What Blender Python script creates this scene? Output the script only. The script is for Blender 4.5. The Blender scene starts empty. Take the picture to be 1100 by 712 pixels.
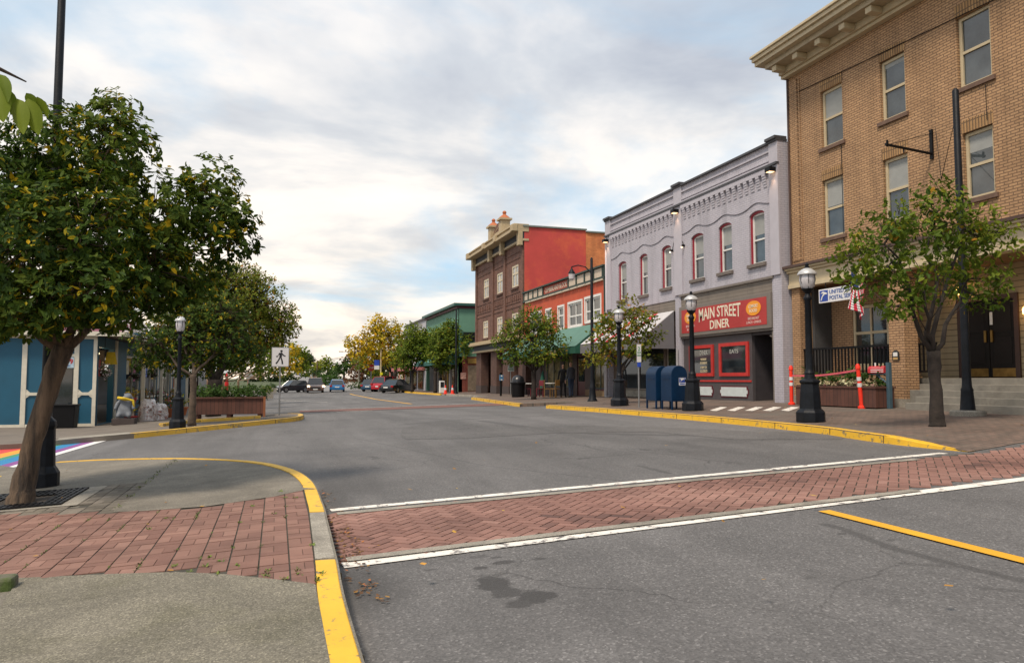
import bpy, bmesh, math, random
from mathutils import Vector, Matrix
random.seed(7)
R=math.radians
sc=bpy.context.scene
col=sc.collection
# ------------------------------------------------------------------ camera
F=800.;CX=550.;CY=356.;CAMZ=1.40
PIT=math.atan(51/F); YAW=math.atan(253*math.cos(PIT)/F)
cd=bpy.data.cameras.new('camera'); cam=bpy.data.objects.new('camera',cd); col.objects.link(cam)
cam.location=(0,0,CAMZ); cam.rotation_euler=(R(90)+PIT,0,-YAW)
cd.sensor_width=36; cd.lens=36*F/1100; cd.clip_start=.05; cd.clip_end=5000
sc.camera=cam
# ------------------------------------------------------------------ world + sun
SUN_EL=R(57); SUN_AZ=R(232)       # azimuth clockwise from +Y (where the sun stands)
w=bpy.data.worlds.new("World"); sc.world=w; w.use_nodes=True
nt=w.node_tree; nt.nodes.clear()
def N(nt,t,**k):
    n=nt.nodes.new(t)
    for a,b in k.items(): setattr(n,a,b)
    return n
def L(nt,a,b): nt.links.new(a,b)
out=N(nt,'ShaderNodeOutputWorld'); bg=N(nt,'ShaderNodeBackground'); bg.inputs[1].default_value=.1
sky=N(nt,'ShaderNodeTexSky'); sky.sky_type='NISHITA'; sky.sun_disc=False; sky.sun_elevation=SUN_EL; sky.sun_rotation=SUN_AZ
sky.air_density=1.0; sky.dust_density=1.5; sky.ozone_density=1
tc=N(nt,'ShaderNodeTexCoord'); sp=N(nt,'ShaderNodeSeparateXYZ'); L(nt,tc.outputs['Generated'],sp.inputs[0])
def M(nt,op,a,b=None,clamp=False):
    n=N(nt,'ShaderNodeMath',operation=op,use_clamp=clamp)
    for i,v in enumerate((a,b)):
        if v is None: continue
        if isinstance(v,(int,float)): n.inputs[i].default_value=v
        else: L(nt,v,n.inputs[i])
    return n.outputs[0]
zz=M(nt,'ADD',M(nt,'MAXIMUM',sp.outputs[2],0.0),.16)
cu=M(nt,'DIVIDE',sp.outputs[0],zz); cv=M(nt,'DIVIDE',sp.outputs[1],zz)
cb=N(nt,'ShaderNodeCombineXYZ'); L(nt,cu,cb.inputs[0]); L(nt,cv,cb.inputs[1])
def noise(nt,vec,scale,detail=5,rough=.55,dist=0.):
    n=N(nt,'ShaderNodeTexNoise'); n.inputs['Scale'].default_value=scale; n.inputs['Detail'].default_value=detail
    n.inputs['Roughness'].default_value=rough; n.inputs['Distortion'].default_value=dist
    if vec is not None: L(nt,vec,n.inputs['Vector'])
    return n.outputs['Fac']
def ramp(nt,fac,stops):
    n=N(nt,'ShaderNodeValToRGB'); e=n.color_ramp.elements
    while len(e)<len(stops): e.new(.5)
    for el,(p,c) in zip(e,stops):
        el.position=p; el.color=(c[0],c[1],c[2],1) if not isinstance(c,(int,float)) else (c,c,c,1)
    L(nt,fac,n.inputs[0]); return n.outputs[0]
def mix(nt,fac,a,b,mode='MIX'):
    n=N(nt,'ShaderNodeMix',data_type='RGBA',blend_type=mode); 
    if isinstance(fac,(int,float)): n.inputs[0].default_value=fac
    else: L(nt,fac,n.inputs[0])
    for i,v in ((6,a),(7,b)):
        if isinstance(v,tuple): n.inputs[i].default_value=(v[0],v[1],v[2],1)
        else: L(nt,v,n.inputs[i])
    return n.outputs[2]
n1=noise(nt,cb.outputs[0],.62,8,.56,.35)
n2=noise(nt,cb.outputs[0],1.15,6,.55,.3)
mask=ramp(nt,n1,[(.36,0.0),(.50,1.0)])
cloudc=ramp(nt,n2,[(.33,(4.4,4.8,5.5)),(.44,(5.8,6.15,6.6)),(.54,(8.0,7.9,7.8)),(.66,(10.,9.3,8.5))])
low=ramp(nt,sp.outputs[2],[(0.0,(1.38,1.18,.96)),(.20,(1.14,1.08,1.01)),(.5,(.92,.94,.98))])
cloudc=mix(nt,1.0,cloudc,low,'MULTIPLY')
blue=mix(nt,.60,mix(nt,1.0,sky.outputs[0],(1.0,1.0,1.0),'MULTIPLY'),(5.4,7.9,9.8))
skyc=mix(nt,mask,blue,cloudc)
L(nt,skyc,bg.inputs[0]); L(nt,bg.outputs[0],out.inputs[0])
sd=bpy.data.lights.new('sun','SUN'); sd.energy=2.9; sd.angle=R(11); sd.color=(1,.86,.70)
so=bpy.data.objects.new('sun',sd); col.objects.link(so)
dv=Vector((math.sin(SUN_AZ)*math.cos(SUN_EL),math.cos(SUN_AZ)*math.cos(SUN_EL),math.sin(SUN_EL)))
so.rotation_euler=dv.to_track_quat('Z','Y').to_euler(); so.location=(-5,-5,30)
sc.view_settings.view_transform='Standard'; sc.view_settings.look='None'; sc.view_settings.gamma=1
sc.view_settings.use_curve_mapping=False; sc.view_settings.exposure=0.28

# ------------------------------------------------------------------ ground height, ray helpers (site survey)
def interp(x,pts):
    if x<=pts[0][0]:return pts[0][1]
    for (a,b),(c,d) in zip(pts,pts[1:]):
        if x<=c:return b+(d-b)*(x-a)/(c-a)
    return pts[-1][1]
SL=[(22,0),(57,-.38),(75,-.38),(100,-.2),(300,2.15),(2000,2.15)]
TF=[(60,1),(130,0)]
def g(X,Y):
    t=max(-6,min(17,X)); t=t*.035 if t>0 else t*.05
    return interp(Y,SL)+interp(Y,TF)*t
KH=.13
def ray(px,py):
    x=(px-CX)/F; y=(CY-py)/F
    f=math.cos(PIT)-y*math.sin(PIT); u=math.sin(PIT)+y*math.cos(PIT)
    return (x*math.cos(YAW)+f*math.sin(YAW), -x*math.sin(YAW)+f*math.cos(YAW), u)
def gp(px,py,off=0.):
    r=ray(px,py); t=.5
    while t<900:
        X,Y,Z=r[0]*t,r[1]*t,CAMZ+r[2]*t
        if Z<=g(X,Y)+off:break
        t*=1.001
    return (X,Y)
def atY(px,py,Y):
    r=ray(px,py); t=Y/r[1]; return Vector((r[0]*t,Y,CAMZ+r[2]*t))
# ------------------------------------------------------------------ materials
MATS={}
def mat(name,c,rough=.7,var=.12,scale=6.,bump=.0,bscale=40.,metal=0.,spec=.5,dirt=None,dscale=1.2,dlo=.5,dhi=.75,coat=0.):
    if name in MATS: return MATS[name]
    m=bpy.data.materials.new(name); m.use_nodes=True; t=m.node_tree; b=t.nodes['Principled BSDF']
    tcn=N(t,'ShaderNodeTexCoord'); v=tcn.outputs['Object']
    f=noise(t,v,scale,4,.6)
    lo=tuple(max(0,x*(1-var)) for x in c); hi=tuple(min(1,x*(1+var)) for x in c)
    cc=ramp(t,f,[(.3,lo),(.7,hi)])
    if dirt:
        d=ramp(t,noise(t,v,dscale,8,.7),[(dlo,0.0),(dhi,1.0)])
        cc=mix(t,d,cc,dirt)
    L(t,cc,b.inputs['Base Color']); b.inputs['Roughness'].default_value=rough; b.inputs['Metallic'].default_value=metal
    b.inputs['Specular IOR Level'].default_value=spec; b.inputs['Coat Weight'].default_value=coat
    if bump:
        bn=N(t,'ShaderNodeBump'); bn.inputs['Strength'].default_value=bump; bn.inputs['Distance'].default_value=.01
        L(t,noise(t,v,bscale,4,.6),bn.inputs['Height']); L(t,bn.outputs[0],b.inputs['Normal'])
    MATS[name]=m; return m
def grain(m,scale=90,amt=.35):
    t=m.node_tree; b=t.nodes['Principled BSDF']; src=b.inputs['Base Color'].links[0].from_socket
    o=N(t,'ShaderNodeTexCoord').outputs['Object']; vo=N(t,'ShaderNodeTexVoronoi'); vo.inputs['Scale'].default_value=scale; L(t,o,vo.inputs['Vector'])
    gr=ramp(t,vo.outputs['Color'],[(.1,1-amt),(.7,1.05),(.95,1+amt*1.8)])
    big=ramp(t,noise(t,o,.9,8,.72,.8),[(.35,.72),(.6,1.08)])
    L(t,mix(t,1.0,mix(t,1.0,src,gr,'MULTIPLY'),big,'MULTIPLY'),b.inputs['Base Color']); return m
def uvec(t,kind):
    tcn=N(t,'ShaderNodeTexCoord'); s=N(t,'ShaderNodeSeparateXYZ'); L(t,tcn.outputs['Object'],s.inputs[0])
    c=N(t,'ShaderNodeCombineXYZ')
    if kind=='wall':
        L(t,M(t,'ADD',s.outputs[0],s.outputs[1]),c.inputs[0]); L(t,s.outputs[2],c.inputs[1])
    else:
        L(t,s.outputs[0],c.inputs[0]); L(t,s.outputs[1],c.inputs[1])
    return c.outputs[0],tcn.outputs['Object']
def brickmat(name,c1,c2,mort,bw=.22,bh=.072,ms=.012,rough=.85,bump=.5,kind='wall',var=.25,dirt=None,dlo=.5,dhi=.8,dscale=.6,offs=.5):
    if name in MATS: return MATS[name]
    m=bpy.data.materials.new(name); m.use_nodes=True; t=m.node_tree; b=t.nodes['Principled BSDF']
    v,o=uvec(t,kind)
    br=N(t,'ShaderNodeTexBrick'); L(t,v,br.inputs['Vector']); br.offset=offs
    br.inputs['Color1'].default_value=(*c1,1); br.inputs['Color2'].default_value=(*c2,1); br.inputs['Mortar'].default_value=(*mort,1)
    br.inputs['Scale'].default_value=1; br.inputs['Brick Width'].default_value=bw; br.inputs['Row Height'].default_value=bh
    br.inputs['Mortar Size'].default_value=ms; br.inputs['Mortar Smooth'].default_value=.2; br.inputs['Bias'].default_value=0
    f=ramp(t,noise(t,o,1.3,6,.65),[(.3,1-var),(.7,1+var)])
    cc=mix(t,1.0,br.outputs['Color'],f,'MULTIPLY')
    if dirt:
        cc=mix(t,ramp(t,noise(t,o,dscale,8,.7),[(dlo,0.0),(dhi,1.0)]),cc,dirt)
    if kind=='wall':
        mp=N(t,'ShaderNodeMapping'); mp.inputs['Scale'].default_value=(2.6,2.6,.22); L(t,o,mp.inputs[0])
        cc=mix(t,1.0,cc,ramp(t,noise(t,mp.outputs[0],1.,7,.62,.3),[(.30,.80),(.50,1.0),(.72,1.07)]),'MULTIPLY')
    L(t,cc,b.inputs['Base Color']); b.inputs['Roughness'].default_value=rough
    bn=N(t,'ShaderNodeBump'); bn.inputs['Strength'].default_value=bump; bn.inputs['Distance'].default_value=.008
    h=M(t,'ADD',M(t,'MULTIPLY',br.outputs['Fac'],-1.0),M(t,'MULTIPLY',noise(t,o,60,4,.6),.4))
    L(t,h,bn.inputs['Height']); L(t,bn.outputs[0],b.inputs['Normal'])
    MATS[name]=m; return m
def attrmat(name,stops,rough=.8,bump=.3,trans=0.,spec=.5,nvar=.2,nscale=8.):
    """colour from the per-face attribute 'v' (each brick, each leaf its own tone)"""
    if name in MATS: return MATS[name]
    m=bpy.data.materials.new(name); m.use_nodes=True; t=m.node_tree; b=t.nodes['Principled BSDF']
    a=N(t,'ShaderNodeAttribute',attribute_name='v'); cc=ramp(t,a.outputs['Fac'],stops)
    tcn=N(t,'ShaderNodeTexCoord')
    if nvar:
        cc=mix(t,1.0,cc,ramp(t,noise(t,tcn.outputs['Object'],nscale,5,.65),[(.3,1-nvar),(.7,1+nvar)]),'MULTIPLY')
    L(t,cc,b.inputs['Base Color']); b.inputs['Roughness'].default_value=rough; b.inputs['Specular IOR Level'].default_value=spec
    if bump:
        bn=N(t,'ShaderNodeBump'); bn.inputs['Strength'].default_value=bump; bn.inputs['Distance'].default_value=.005
        L(t,noise(t,tcn.outputs['Object'],90,4,.6),bn.inputs['Height']); L(t,bn.outputs[0],b.inputs['Normal'])
    if trans:
        tr=N(t,'ShaderNodeBsdfTranslucent'); L(t,cc,tr.inputs[0]); ms=N(t,'ShaderNodeMixShader'); ms.inputs[0].default_value=trans
        o=t.nodes['Material Output']; L(t,b.outputs[0],ms.inputs[1]); L(t,tr.outputs[0],ms.inputs[2]); L(t,ms.outputs[0],o.inputs[0])
    MATS[name]=m; return m
def emis(name,c,s,base=(.8,.7,.5)):
    m=mat(name,base,.4,.0); b=m.node_tree.nodes['Principled BSDF']
    b.inputs['Emission Color'].default_value=(*c,1); b.inputs['Emission Strength'].default_value=s; return m
def glass(name,c=(.02,.025,.03),rough=.04,spec=.9,var=.6,scale=1.2):
    return mat(name,c,rough,var,scale,spec=spec)
def asphaltmat(name,c,grain=.35,dark=.78,stains=(),smears=()):
    m=bpy.data.materials.new(name); m.use_nodes=True; t=m.node_tree; b=t.nodes['Principled BSDF']
    o=N(t,'ShaderNodeTexCoord').outputs['Object']
    big=ramp(t,noise(t,o,.16,7,.62,.6),[(.32,dark),(.62,1.12)])
    mid=ramp(t,noise(t,o,1.3,6,.7),[(.3,.9),(.7,1.08)])
    vo=N(t,'ShaderNodeTexVoronoi'); vo.inputs['Scale'].default_value=75; L(t,o,vo.inputs['Vector'])
    gr=ramp(t,vo.outputs['Color'],[(.1,1-grain),(.75,1.05),(.95,1+grain*2.2)])
    cc=mix(t,1.0,mix(t,1.0,mix(t,1.0,c,big,'MULTIPLY'),mid,'MULTIPLY'),gr,'MULTIPLY')
    mp=N(t,'ShaderNodeMapping'); mp.inputs['Scale'].default_value=(1.1,.10,1); L(t,o,mp.inputs[0])
    cc=mix(t,1.0,cc,ramp(t,noise(t,mp.outputs[0],1.,5,.6,.4),[(.32,.80),(.66,1.15)]),'MULTIPLY')
    # fine cracks
    vc=N(t,'ShaderNodeTexVoronoi',feature='DISTANCE_TO_EDGE'); vc.inputs['Scale'].default_value=.33; 
    wv=N(t,'ShaderNodeVectorMath',operation='ADD'); L(t,o,wv.inputs[0])
    nz=N(t,'ShaderNodeTexNoise'); nz.inputs['Scale'].default_value=1.1; nz.inputs['Detail'].default_value=6; L(t,o,nz.inputs['Vector']); L(t,nz.outputs['Color'],wv.inputs[1])
    L(t,wv.outputs[0],vc.inputs['Vector'])
    ck=ramp(t,vc.outputs['Distance'],[(.0,1.0),(.006,0.0)])
    ckm=M(t,'MULTIPLY',ck,ramp(t,noise(t,o,.23,3,.5),[(.47,0.0),(.56,.75)]))
    cc=mix(t,ckm,cc,(.035,.033,.032))
    if stains:
        sx=N(t,'ShaderNodeSeparateXYZ'); L(t,o,sx.inputs[0])
        wob=M(t,'MULTIPLY',M(t,'SUBTRACT',noise(t,o,9,6,.7),.5),1.9)
        wob2=M(t,'MULTIPLY',M(t,'SUBTRACT',noise(t,o,1.6,6,.7),.5),.9)
        acc=None
        for (cx,cy,rx,ry,st,soft) in stains:
            dx=M(t,'DIVIDE',M(t,'SUBTRACT',sx.outputs[0],cx),rx); dy=M(t,'DIVIDE',M(t,'SUBTRACT',sx.outputs[1],cy),ry)
            d=M(t,'SQRT',M(t,'ADD',M(t,'MULTIPLY',dx,dx),M(t,'MULTIPLY',dy,dy)))
            d=M(t,'ADD',M(t,'ADD',d,wob if soft<.4 else wob2),0.0)
            k=M(t,'MULTIPLY',M(t,'DIVIDE',M(t,'SUBTRACT',1.0+soft/2,d),soft,True),st)
            acc=k if acc is None else M(t,'MAXIMUM',acc,k)
        for (ax,ay,bx,by,wd,st) in smears:
            L2=(bx-ax)**2+(by-ay)**2
            px_=M(t,'SUBTRACT',sx.outputs[0],ax); py_=M(t,'SUBTRACT',sx.outputs[1],ay)
            h=M(t,'DIVIDE',M(t,'ADD',M(t,'MULTIPLY',px_,bx-ax),M(t,'MULTIPLY',py_,by-ay)),L2,True)
            ex=M(t,'SUBTRACT',px_,M(t,'MULTIPLY',h,bx-ax)); ey=M(t,'SUBTRACT',py_,M(t,'MULTIPLY',h,by-ay))
            d=M(t,'SQRT',M(t,'ADD',M(t,'MULTIPLY',ex,ex),M(t,'MULTIPLY',ey,ey)))
            d=M(t,'ADD',M(t,'DIVIDE',d,wd),M(t,'MULTIPLY',wob,.5))
            k=M(t,'MULTIPLY',M(t,'DIVIDE',M(t,'SUBTRACT',1.35,d),.7,True),st)
            acc=k if acc is None else M(t,'MAXIMUM',acc,k)
        cc=mix(t,acc,cc,(.040,.038,.037))
    L(t,cc,b.inputs['Base Color']); b.inputs['Roughness'].default_value=.82
    bn=N(t,'ShaderNodeBump'); bn.inputs['Strength'].default_value=.5; bn.inputs['Distance'].default_value=.006
    L(t,vo.outputs['Distance'],bn.inputs['Height']); L(t,bn.outputs[0],b.inputs['Normal'])
    MATS[name]=m; return m
def paintmat(name,c,under=(.15,.145,.14),lo=.60,hi=.66,scale=9.,rough=.6):
    """worn road or kerb paint: the paint is really gone in ragged flakes"""
    m=bpy.data.materials.new(name); m.use_nodes=True; t=m.node_tree; b=t.nodes['Principled BSDF']
    o=N(t,'ShaderNodeTexCoord').outputs['Object']
    k=ramp(t,noise(t,o,scale,10,.72,.5),[(lo,0.0),(hi,1.0)])
    k2=ramp(t,noise(t,o,1.7,5,.7),[(.3,.86),(.7,1.06)])
    cc=mix(t,k,mix(t,1.0,c,k2,'MULTIPLY'),under)
    L(t,cc,b.inputs['Base Color']); b.inputs['Roughness'].default_value=rough
    bn=N(t,'ShaderNodeBump'); bn.inputs['Strength'].default_value=.3; bn.inputs['Distance'].default_value=.004
    L(t,noise(t,o,70,4,.6),bn.inputs['Height']); L(t,bn.outputs[0],b.inputs['Normal'])
    MATS[name]=m; return m
# ------------------------------------------------------------------ mesh builder
class Fr:   # facade frame: u along wall, w up, n outward
    def __init__(s,kind,pos): s.k=kind; s.p=pos
    def __call__(s,u,w,n):
        if s.k=='-x': return Vector((s.p-n,u,w))
        if s.k=='+x': return Vector((s.p+n,u,w))
        if s.k=='-y': return Vector((u,s.p-n,w))
    @property
    def right(s): return {'-x':-1,'+x':1,'-y':1}[s.k]
W0=Fr('-y',0)   # plain: u=x, w=z, n=-y
class MB:
    def __init__(s): s.v=[];s.f=[];s.a=[];s.m=[];s.cm=0
    def add(s,vs,fs,a=0.):
        o=len(s.v); s.v+= [Vector(x) for x in vs]
        for f in fs: s.f.append([i+o for i in f]); s.a.append(a); s.m.append(s.cm)
        return s
    def box(s,x0,x1,y0,y1,z0,z1,a=0.):
        return s.add([(x0,y0,z0),(x1,y0,z0),(x1,y1,z0),(x0,y1,z0),(x0,y0,z1),(x1,y0,z1),(x1,y1,z1),(x0,y1,z1)],
          [(0,3,2,1),(4,5,6,7),(0,1,5,4),(1,2,6,5),(2,3,7,6),(3,0,4,7)],a)
    def fb(s,fr,u0,u1,w0,w1,n0,n1,a=0.):
        p=[fr(u,w,n) for w in (w0,w1) for (u,n) in ((u0,n0),(u1,n0),(u1,n1),(u0,n1))]
        return s.add(p,[(0,3,2,1),(4,5,6,7),(0,1,5,4),(1,2,6,5),(2,3,7,6),(3,0,4,7)],a)
    def prism(s,pts,d,a=0.):    # planar polygon pts (3d) extruded by vector d
        n=len(pts); pts=[Vector(p) for p in pts]; d=Vector(d)
        return s.add(pts+[p+d for p in pts],[list(range(n))[::-1],list(range(n,2*n))]+[(i,(i+1)%n,n+(i+1)%n,n+i) for i in range(n)],a)
    def ring(s,c,ax,r,n,ph=0.):
        ax=Vector(ax).normalized(); t=Vector((0,0,1)) if abs(ax.z)<.9 else Vector((1,0,0))
        a=ax.cross(t).normalized(); b=ax.cross(a)
        return [Vector(c)+(a*math.cos(ph+2*math.pi*i/n)+b*math.sin(ph+2*math.pi*i/n))*r for i in range(n)]
    def tube(s,pts,rs,n=8,a=0.):
        pts=[Vector(p) for p in pts]
        if isinstance(rs,(int,float)): rs=[rs]*len(pts)
        vs=[]
        for i,p in enumerate(pts):
            ax=(pts[min(i+1,len(pts)-1)]-pts[max(i-1,0)])
            ax.normalize()
            # stable frame
            t=Vector((1,0,0)) if abs(ax.x)<.8 else Vector((0,1,0))
            A=ax.cross(t).normalized(); B=ax.cross(A)
            vs+=[p+(A*math.cos(2*math.pi*k/n)+B*math.sin(2*math.pi*k/n))*rs[i] for k in range(n)]
        fs=[list(range(n))[::-1],[len(vs)-n+k for k in range(n)]]
        for i in range(len(pts)-1):
            for k in range(n):
                fs.append((i*n+k,i*n+(k+1)%n,(i+1)*n+(k+1)%n,(i+1)*n+k))
        return s.add(vs,fs,a)
    def lathe(s,prof,n=12,c=(0,0,0),ph=0.,sx=1,sy=1):  # prof [(r,z)]
        vs=[]
        for r,z in prof: vs+=[Vector((c[0]+sx*r*math.cos(ph+2*math.pi*k/n),c[1]+sy*r*math.sin(ph+2*math.pi*k/n),c[2]+z)) for k in range(n)]
        fs=[list(range(n))[::-1],[len(vs)-n+k for k in range(n)]]
        for i in range(len(prof)-1):
            for k in range(n): fs.append((i*n+k,i*n+(k+1)%n,(i+1)*n+(k+1)%n,(i+1)*n+k))
        return s.add(vs,fs)
    def ell(s,c,r,n=10,m=6,a=0.):
        vs=[];fs=[]
        for i in range(m+1):
            th=math.pi*i/m
            for k in range(n): vs.append((c[0]+r[0]*math.sin(th)*math.cos(2*math.pi*k/n),c[1]+r[1]*math.sin(th)*math.sin(2*math.pi*k/n),c[2]+r[2]*math.cos(th)))
        for i in range(m):
            for k in range(n): fs.append((i*n+k,(i+1)*n+k,(i+1)*n+(k+1)%n,i*n+(k+1)%n))
        return s.add(vs,fs,a)
    def build(s,name,mats,parent=None,smooth=False,bevel=0.,loc=None,normals=True,attr=False,merge=False):
        me=bpy.data.meshes.new(name); o=bpy.data.objects.new(name,me)
        off=Vector((0,0,0))
        if parent is not None: off=wl(parent)
        elif loc is not None: off=Vector(loc); o.location=off
        me.from_pydata([tuple(v-off) for v in s.v],[],s.f)
        if not isinstance(mats,(list,tuple)): mats=[mats]
        for m in mats: me.materials.append(m)
        if len(mats)>1: me.polygons.foreach_set('material_index',s.m)
        if attr:
            at=me.attributes.new('v','FLOAT','FACE'); at.data.foreach_set('value',s.a)
        if normals or merge:
            bm=bmesh.new(); bm.from_mesh(me)
            if merge: bmesh.ops.remove_doubles(bm,verts=bm.verts,dist=1e-4)
            if normals: bmesh.ops.recalc_face_normals(bm,faces=bm.faces)
            bm.to_mesh(me); bm.free()
        if smooth:
            me.polygons.foreach_set('use_smooth',[True]*len(me.polygons))
            if smooth!='all':
                try: me.set_sharp_from_angle(angle=R(40))
                except Exception: pass
        col.objects.link(o)
        if parent is not None: o.parent=parent
        if bevel:
            b=o.modifiers.new('bevel','BEVEL'); b.width=bevel; b.segments=2; b.limit_method='ANGLE'
        return o
def wl(o):
    v=Vector((0,0,0))
    while o is not None: v+=o.location; o=o.parent
    return v
def tag(o,label=None,cat=None,group=None,kind=None):
    if label:o['label']=label
    if cat:o['category']=cat
    if group:o['group']=group
    if kind:o['kind']=kind
    return o
def thing(name,loc,label,cat,group=None):
    o=bpy.data.objects.new(name,None); o.empty_display_size=.2; col.objects.link(o); o.location=loc
    return tag(o,label,cat,group)
def copy_tree(o,parent=None):
    c=o.copy(); col.objects.link(c)
    if parent is not None: c.parent=parent
    for ch in [x for x in o.children]: copy_tree(ch,c)
    return c
def relabel(o,label,group=None):
    o['label']=label
    if group:o['group']=group
    return o
def pip(x,y,poly):
    c=False
    for i in range(len(poly)):
        x0,y0=poly[i];x1,y1=poly[i-1]
        if (y0>y)!=(y1>y) and x<(x1-x0)*(y-y0)/(y1-y0)+x0: c=not c
    return c
def sheet(name,poly,off,m,thick=0.,kind='structure',step=None):
    """flat polygon draped on the ground; thick>0 gives it a skirt"""
    bm=bmesh.new(); vs=[bm.verts.new((x,y,0)) for x,y in poly]; bm.faces.new(vs)
    ys=[22,57,75,100]+[60+10*i for i in range(8)]
    if step: 
        y=min(p[1] for p in poly)
        while y<max(p[1] for p in poly): ys.append(y); y+=step
    for y in set(ys):
        if min(p[1] for p in poly)<y<max(p[1] for p in poly):
            bmesh.ops.bisect_plane(bm,geom=bm.verts[:]+bm.edges[:]+bm.faces[:],plane_co=(0,y,0),plane_no=(0,1,0))
    for x in (-6,0,17):
        if min(p[0] for p in poly)<x<max(p[0] for p in poly):
            bmesh.ops.bisect_plane(bm,geom=bm.verts[:]+bm.edges[:]+bm.faces[:],plane_co=(x,0,0),plane_no=(1,0,0))
    bmesh.ops.triangulate(bm,faces=bm.faces[:])
    for v in bm.verts: v.co.z=g(v.co.x,v.co.y)+(off(v.co.x,v.co.y) if callable(off) else off)
    bmesh.ops.recalc_face_normals(bm,faces=bm.faces)
    if sum(f.normal.z for f in bm.faces)<0: bmesh.ops.reverse_faces(bm,faces=bm.faces)
    if thick:
        be=[e for e in bm.edges if e.is_boundary]
        r=bmesh.ops.extrude_edge_only(bm,edges=be)
        for v in r['geom']:
            if isinstance(v,bmesh.types.BMVert): v.co.z-=thick
    me=bpy.data.meshes.new(name); bm.to_mesh(me); bm.free(); me.materials.append(m)
    o=bpy.data.objects.new(name,me); col.objects.link(o)
    if kind:o['kind']=kind
    return o
def smoothline(pts,n=4):
    out=[]
    P=[pts[0]]+list(pts)+[pts[-1]]
    for i in range(1,len(P)-2):
        for k in range(n):
            t=k/n; r=[]
            for d in (0,1):
                a,b,c,e=P[i-1][d],P[i][d],P[i+1][d],P[i+2][d]
                r.append(.5*(2*b+(c-a)*t+(2*a-5*b+4*c-e)*t*t+(-a+3*b-3*c+e)*t**3))
            out.append(tuple(r))
    out.append(tuple(pts[-1])); return out
def kerb(name,line,side,m,width=.16,h=KH+.006,off=0.,hf=None):
    """kerb stone along the outer (road side) line; side=+1 the pavement lies to the left of the direction of travel"""
    mb=MB(); prev=None; vs=[]
    for i,(x,y) in enumerate(line):
        a=Vector(line[max(i-1,0)]);b=Vector(line[min(i+1,len(line)-1)]); d=(b-a).normalized(); nrm=Vector((-d.y,d.x))*side
        z=g(x,y)
        q=hf(x,y) if hf else 1
        for (o,hh) in ((0-.012,-.05),(0,(h-.02)*q),(.02,h*q),(width,h*q),(width,h*q-.05)):
            vs.append((x+nrm.x*o,y+nrm.y*o,z+hh+off))
    k=5; fs=[]
    for i in range(len(line)-1):
        for j in range(k-1): fs.append((i*k+j,(i+1)*k+j,(i+1)*k+j+1,i*k+j+1))
    fs+= [tuple(range(k)),tuple((len(line)-1)*k+j for j in range(k))]
    mb.add(vs,fs); o=mb.build(name,m); o['kind']='structure'
    acc=0; jb=MB()
    for i in range(1,len(line)-1):
        acc+=(Vector(line[i])-Vector(line[i-1])).length
        if acc>1.5:
            acc=0; a=Vector(line[i]); d=(Vector(line[i+1])-Vector(line[i-1])).normalized()*.004; nrm=Vector((-d.y,d.x)).normalized()*side
            z=g(*line[i])+off; q=hf(*line[i]) if hf else 1; P0=a+nrm*-.014; P1=a+nrm*(width+.001); hz=z+(h+.0015)*q
            jb.add([(P0.x-d.x,P0.y-d.y,z-.04),(P0.x+d.x,P0.y+d.y,z-.04),(P1.x+d.x,P1.y+d.y,z-.04),(P1.x-d.x,P1.y-d.y,z-.04),(P0.x-d.x,P0.y-d.y,hz-.02),(P0.x+d.x,P0.y+d.y,hz-.02),(P1.x+d.x,P1.y+d.y,hz),(P1.x-d.x,P1.y-d.y,hz)],[(0,3,2,1),(4,5,6,7),(0,1,5,4),(1,2,6,5),(2,3,7,6),(3,0,4,7)])
    if jb.v: jo=jb.build('kerb_joints',MATS.get('joint sand') or mat('joint sand',(.055,.05,.038),.95,.3,20)); jo['kind']='structure'
    return o
def text(s,fr,uc,wc,n,width,height,m,parent,name='lettering',depth=.006,bold=0.,warp=None,shear=0.):
    cu=bpy.data.curves.new('t','FONT'); cu.body=s; cu.extrude=.02; cu.offset=bold; cu.align_x='LEFT'; cu.resolution_u=3
    ob=bpy.data.objects.new('t',cu); col.objects.link(ob)
    me=bpy.data.meshes.new_from_object(ob.evaluated_get(bpy.context.evaluated_depsgraph_get()))
    vs=[v.co.copy() for v in me.vertices]; fs=[list(p.vertices) for p in me.polygons]
    bpy.data.objects.remove(ob); bpy.data.curves.remove(cu); bpy.data.meshes.remove(me)
    x0=min(v.x for v in vs);x1=max(v.x for v in vs);y0=min(v.y for v in vs);y1=max(v.y for v in vs)
    mb=MB(); P=[]
    for v in vs:
        t=(v.x-x0)/(x1-x0); q=(v.y-y0)/(y1-y0)
        if warp: t,q=warp(t,q)
        t+=shear*(q-.5)
        P.append(fr(uc+fr.right*(t-.5)*width, wc+(q-.5)*height, n+(v.z+.02)/.04*depth))
    mb.add(P,fs); return mb.build(name,m,parent)
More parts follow.
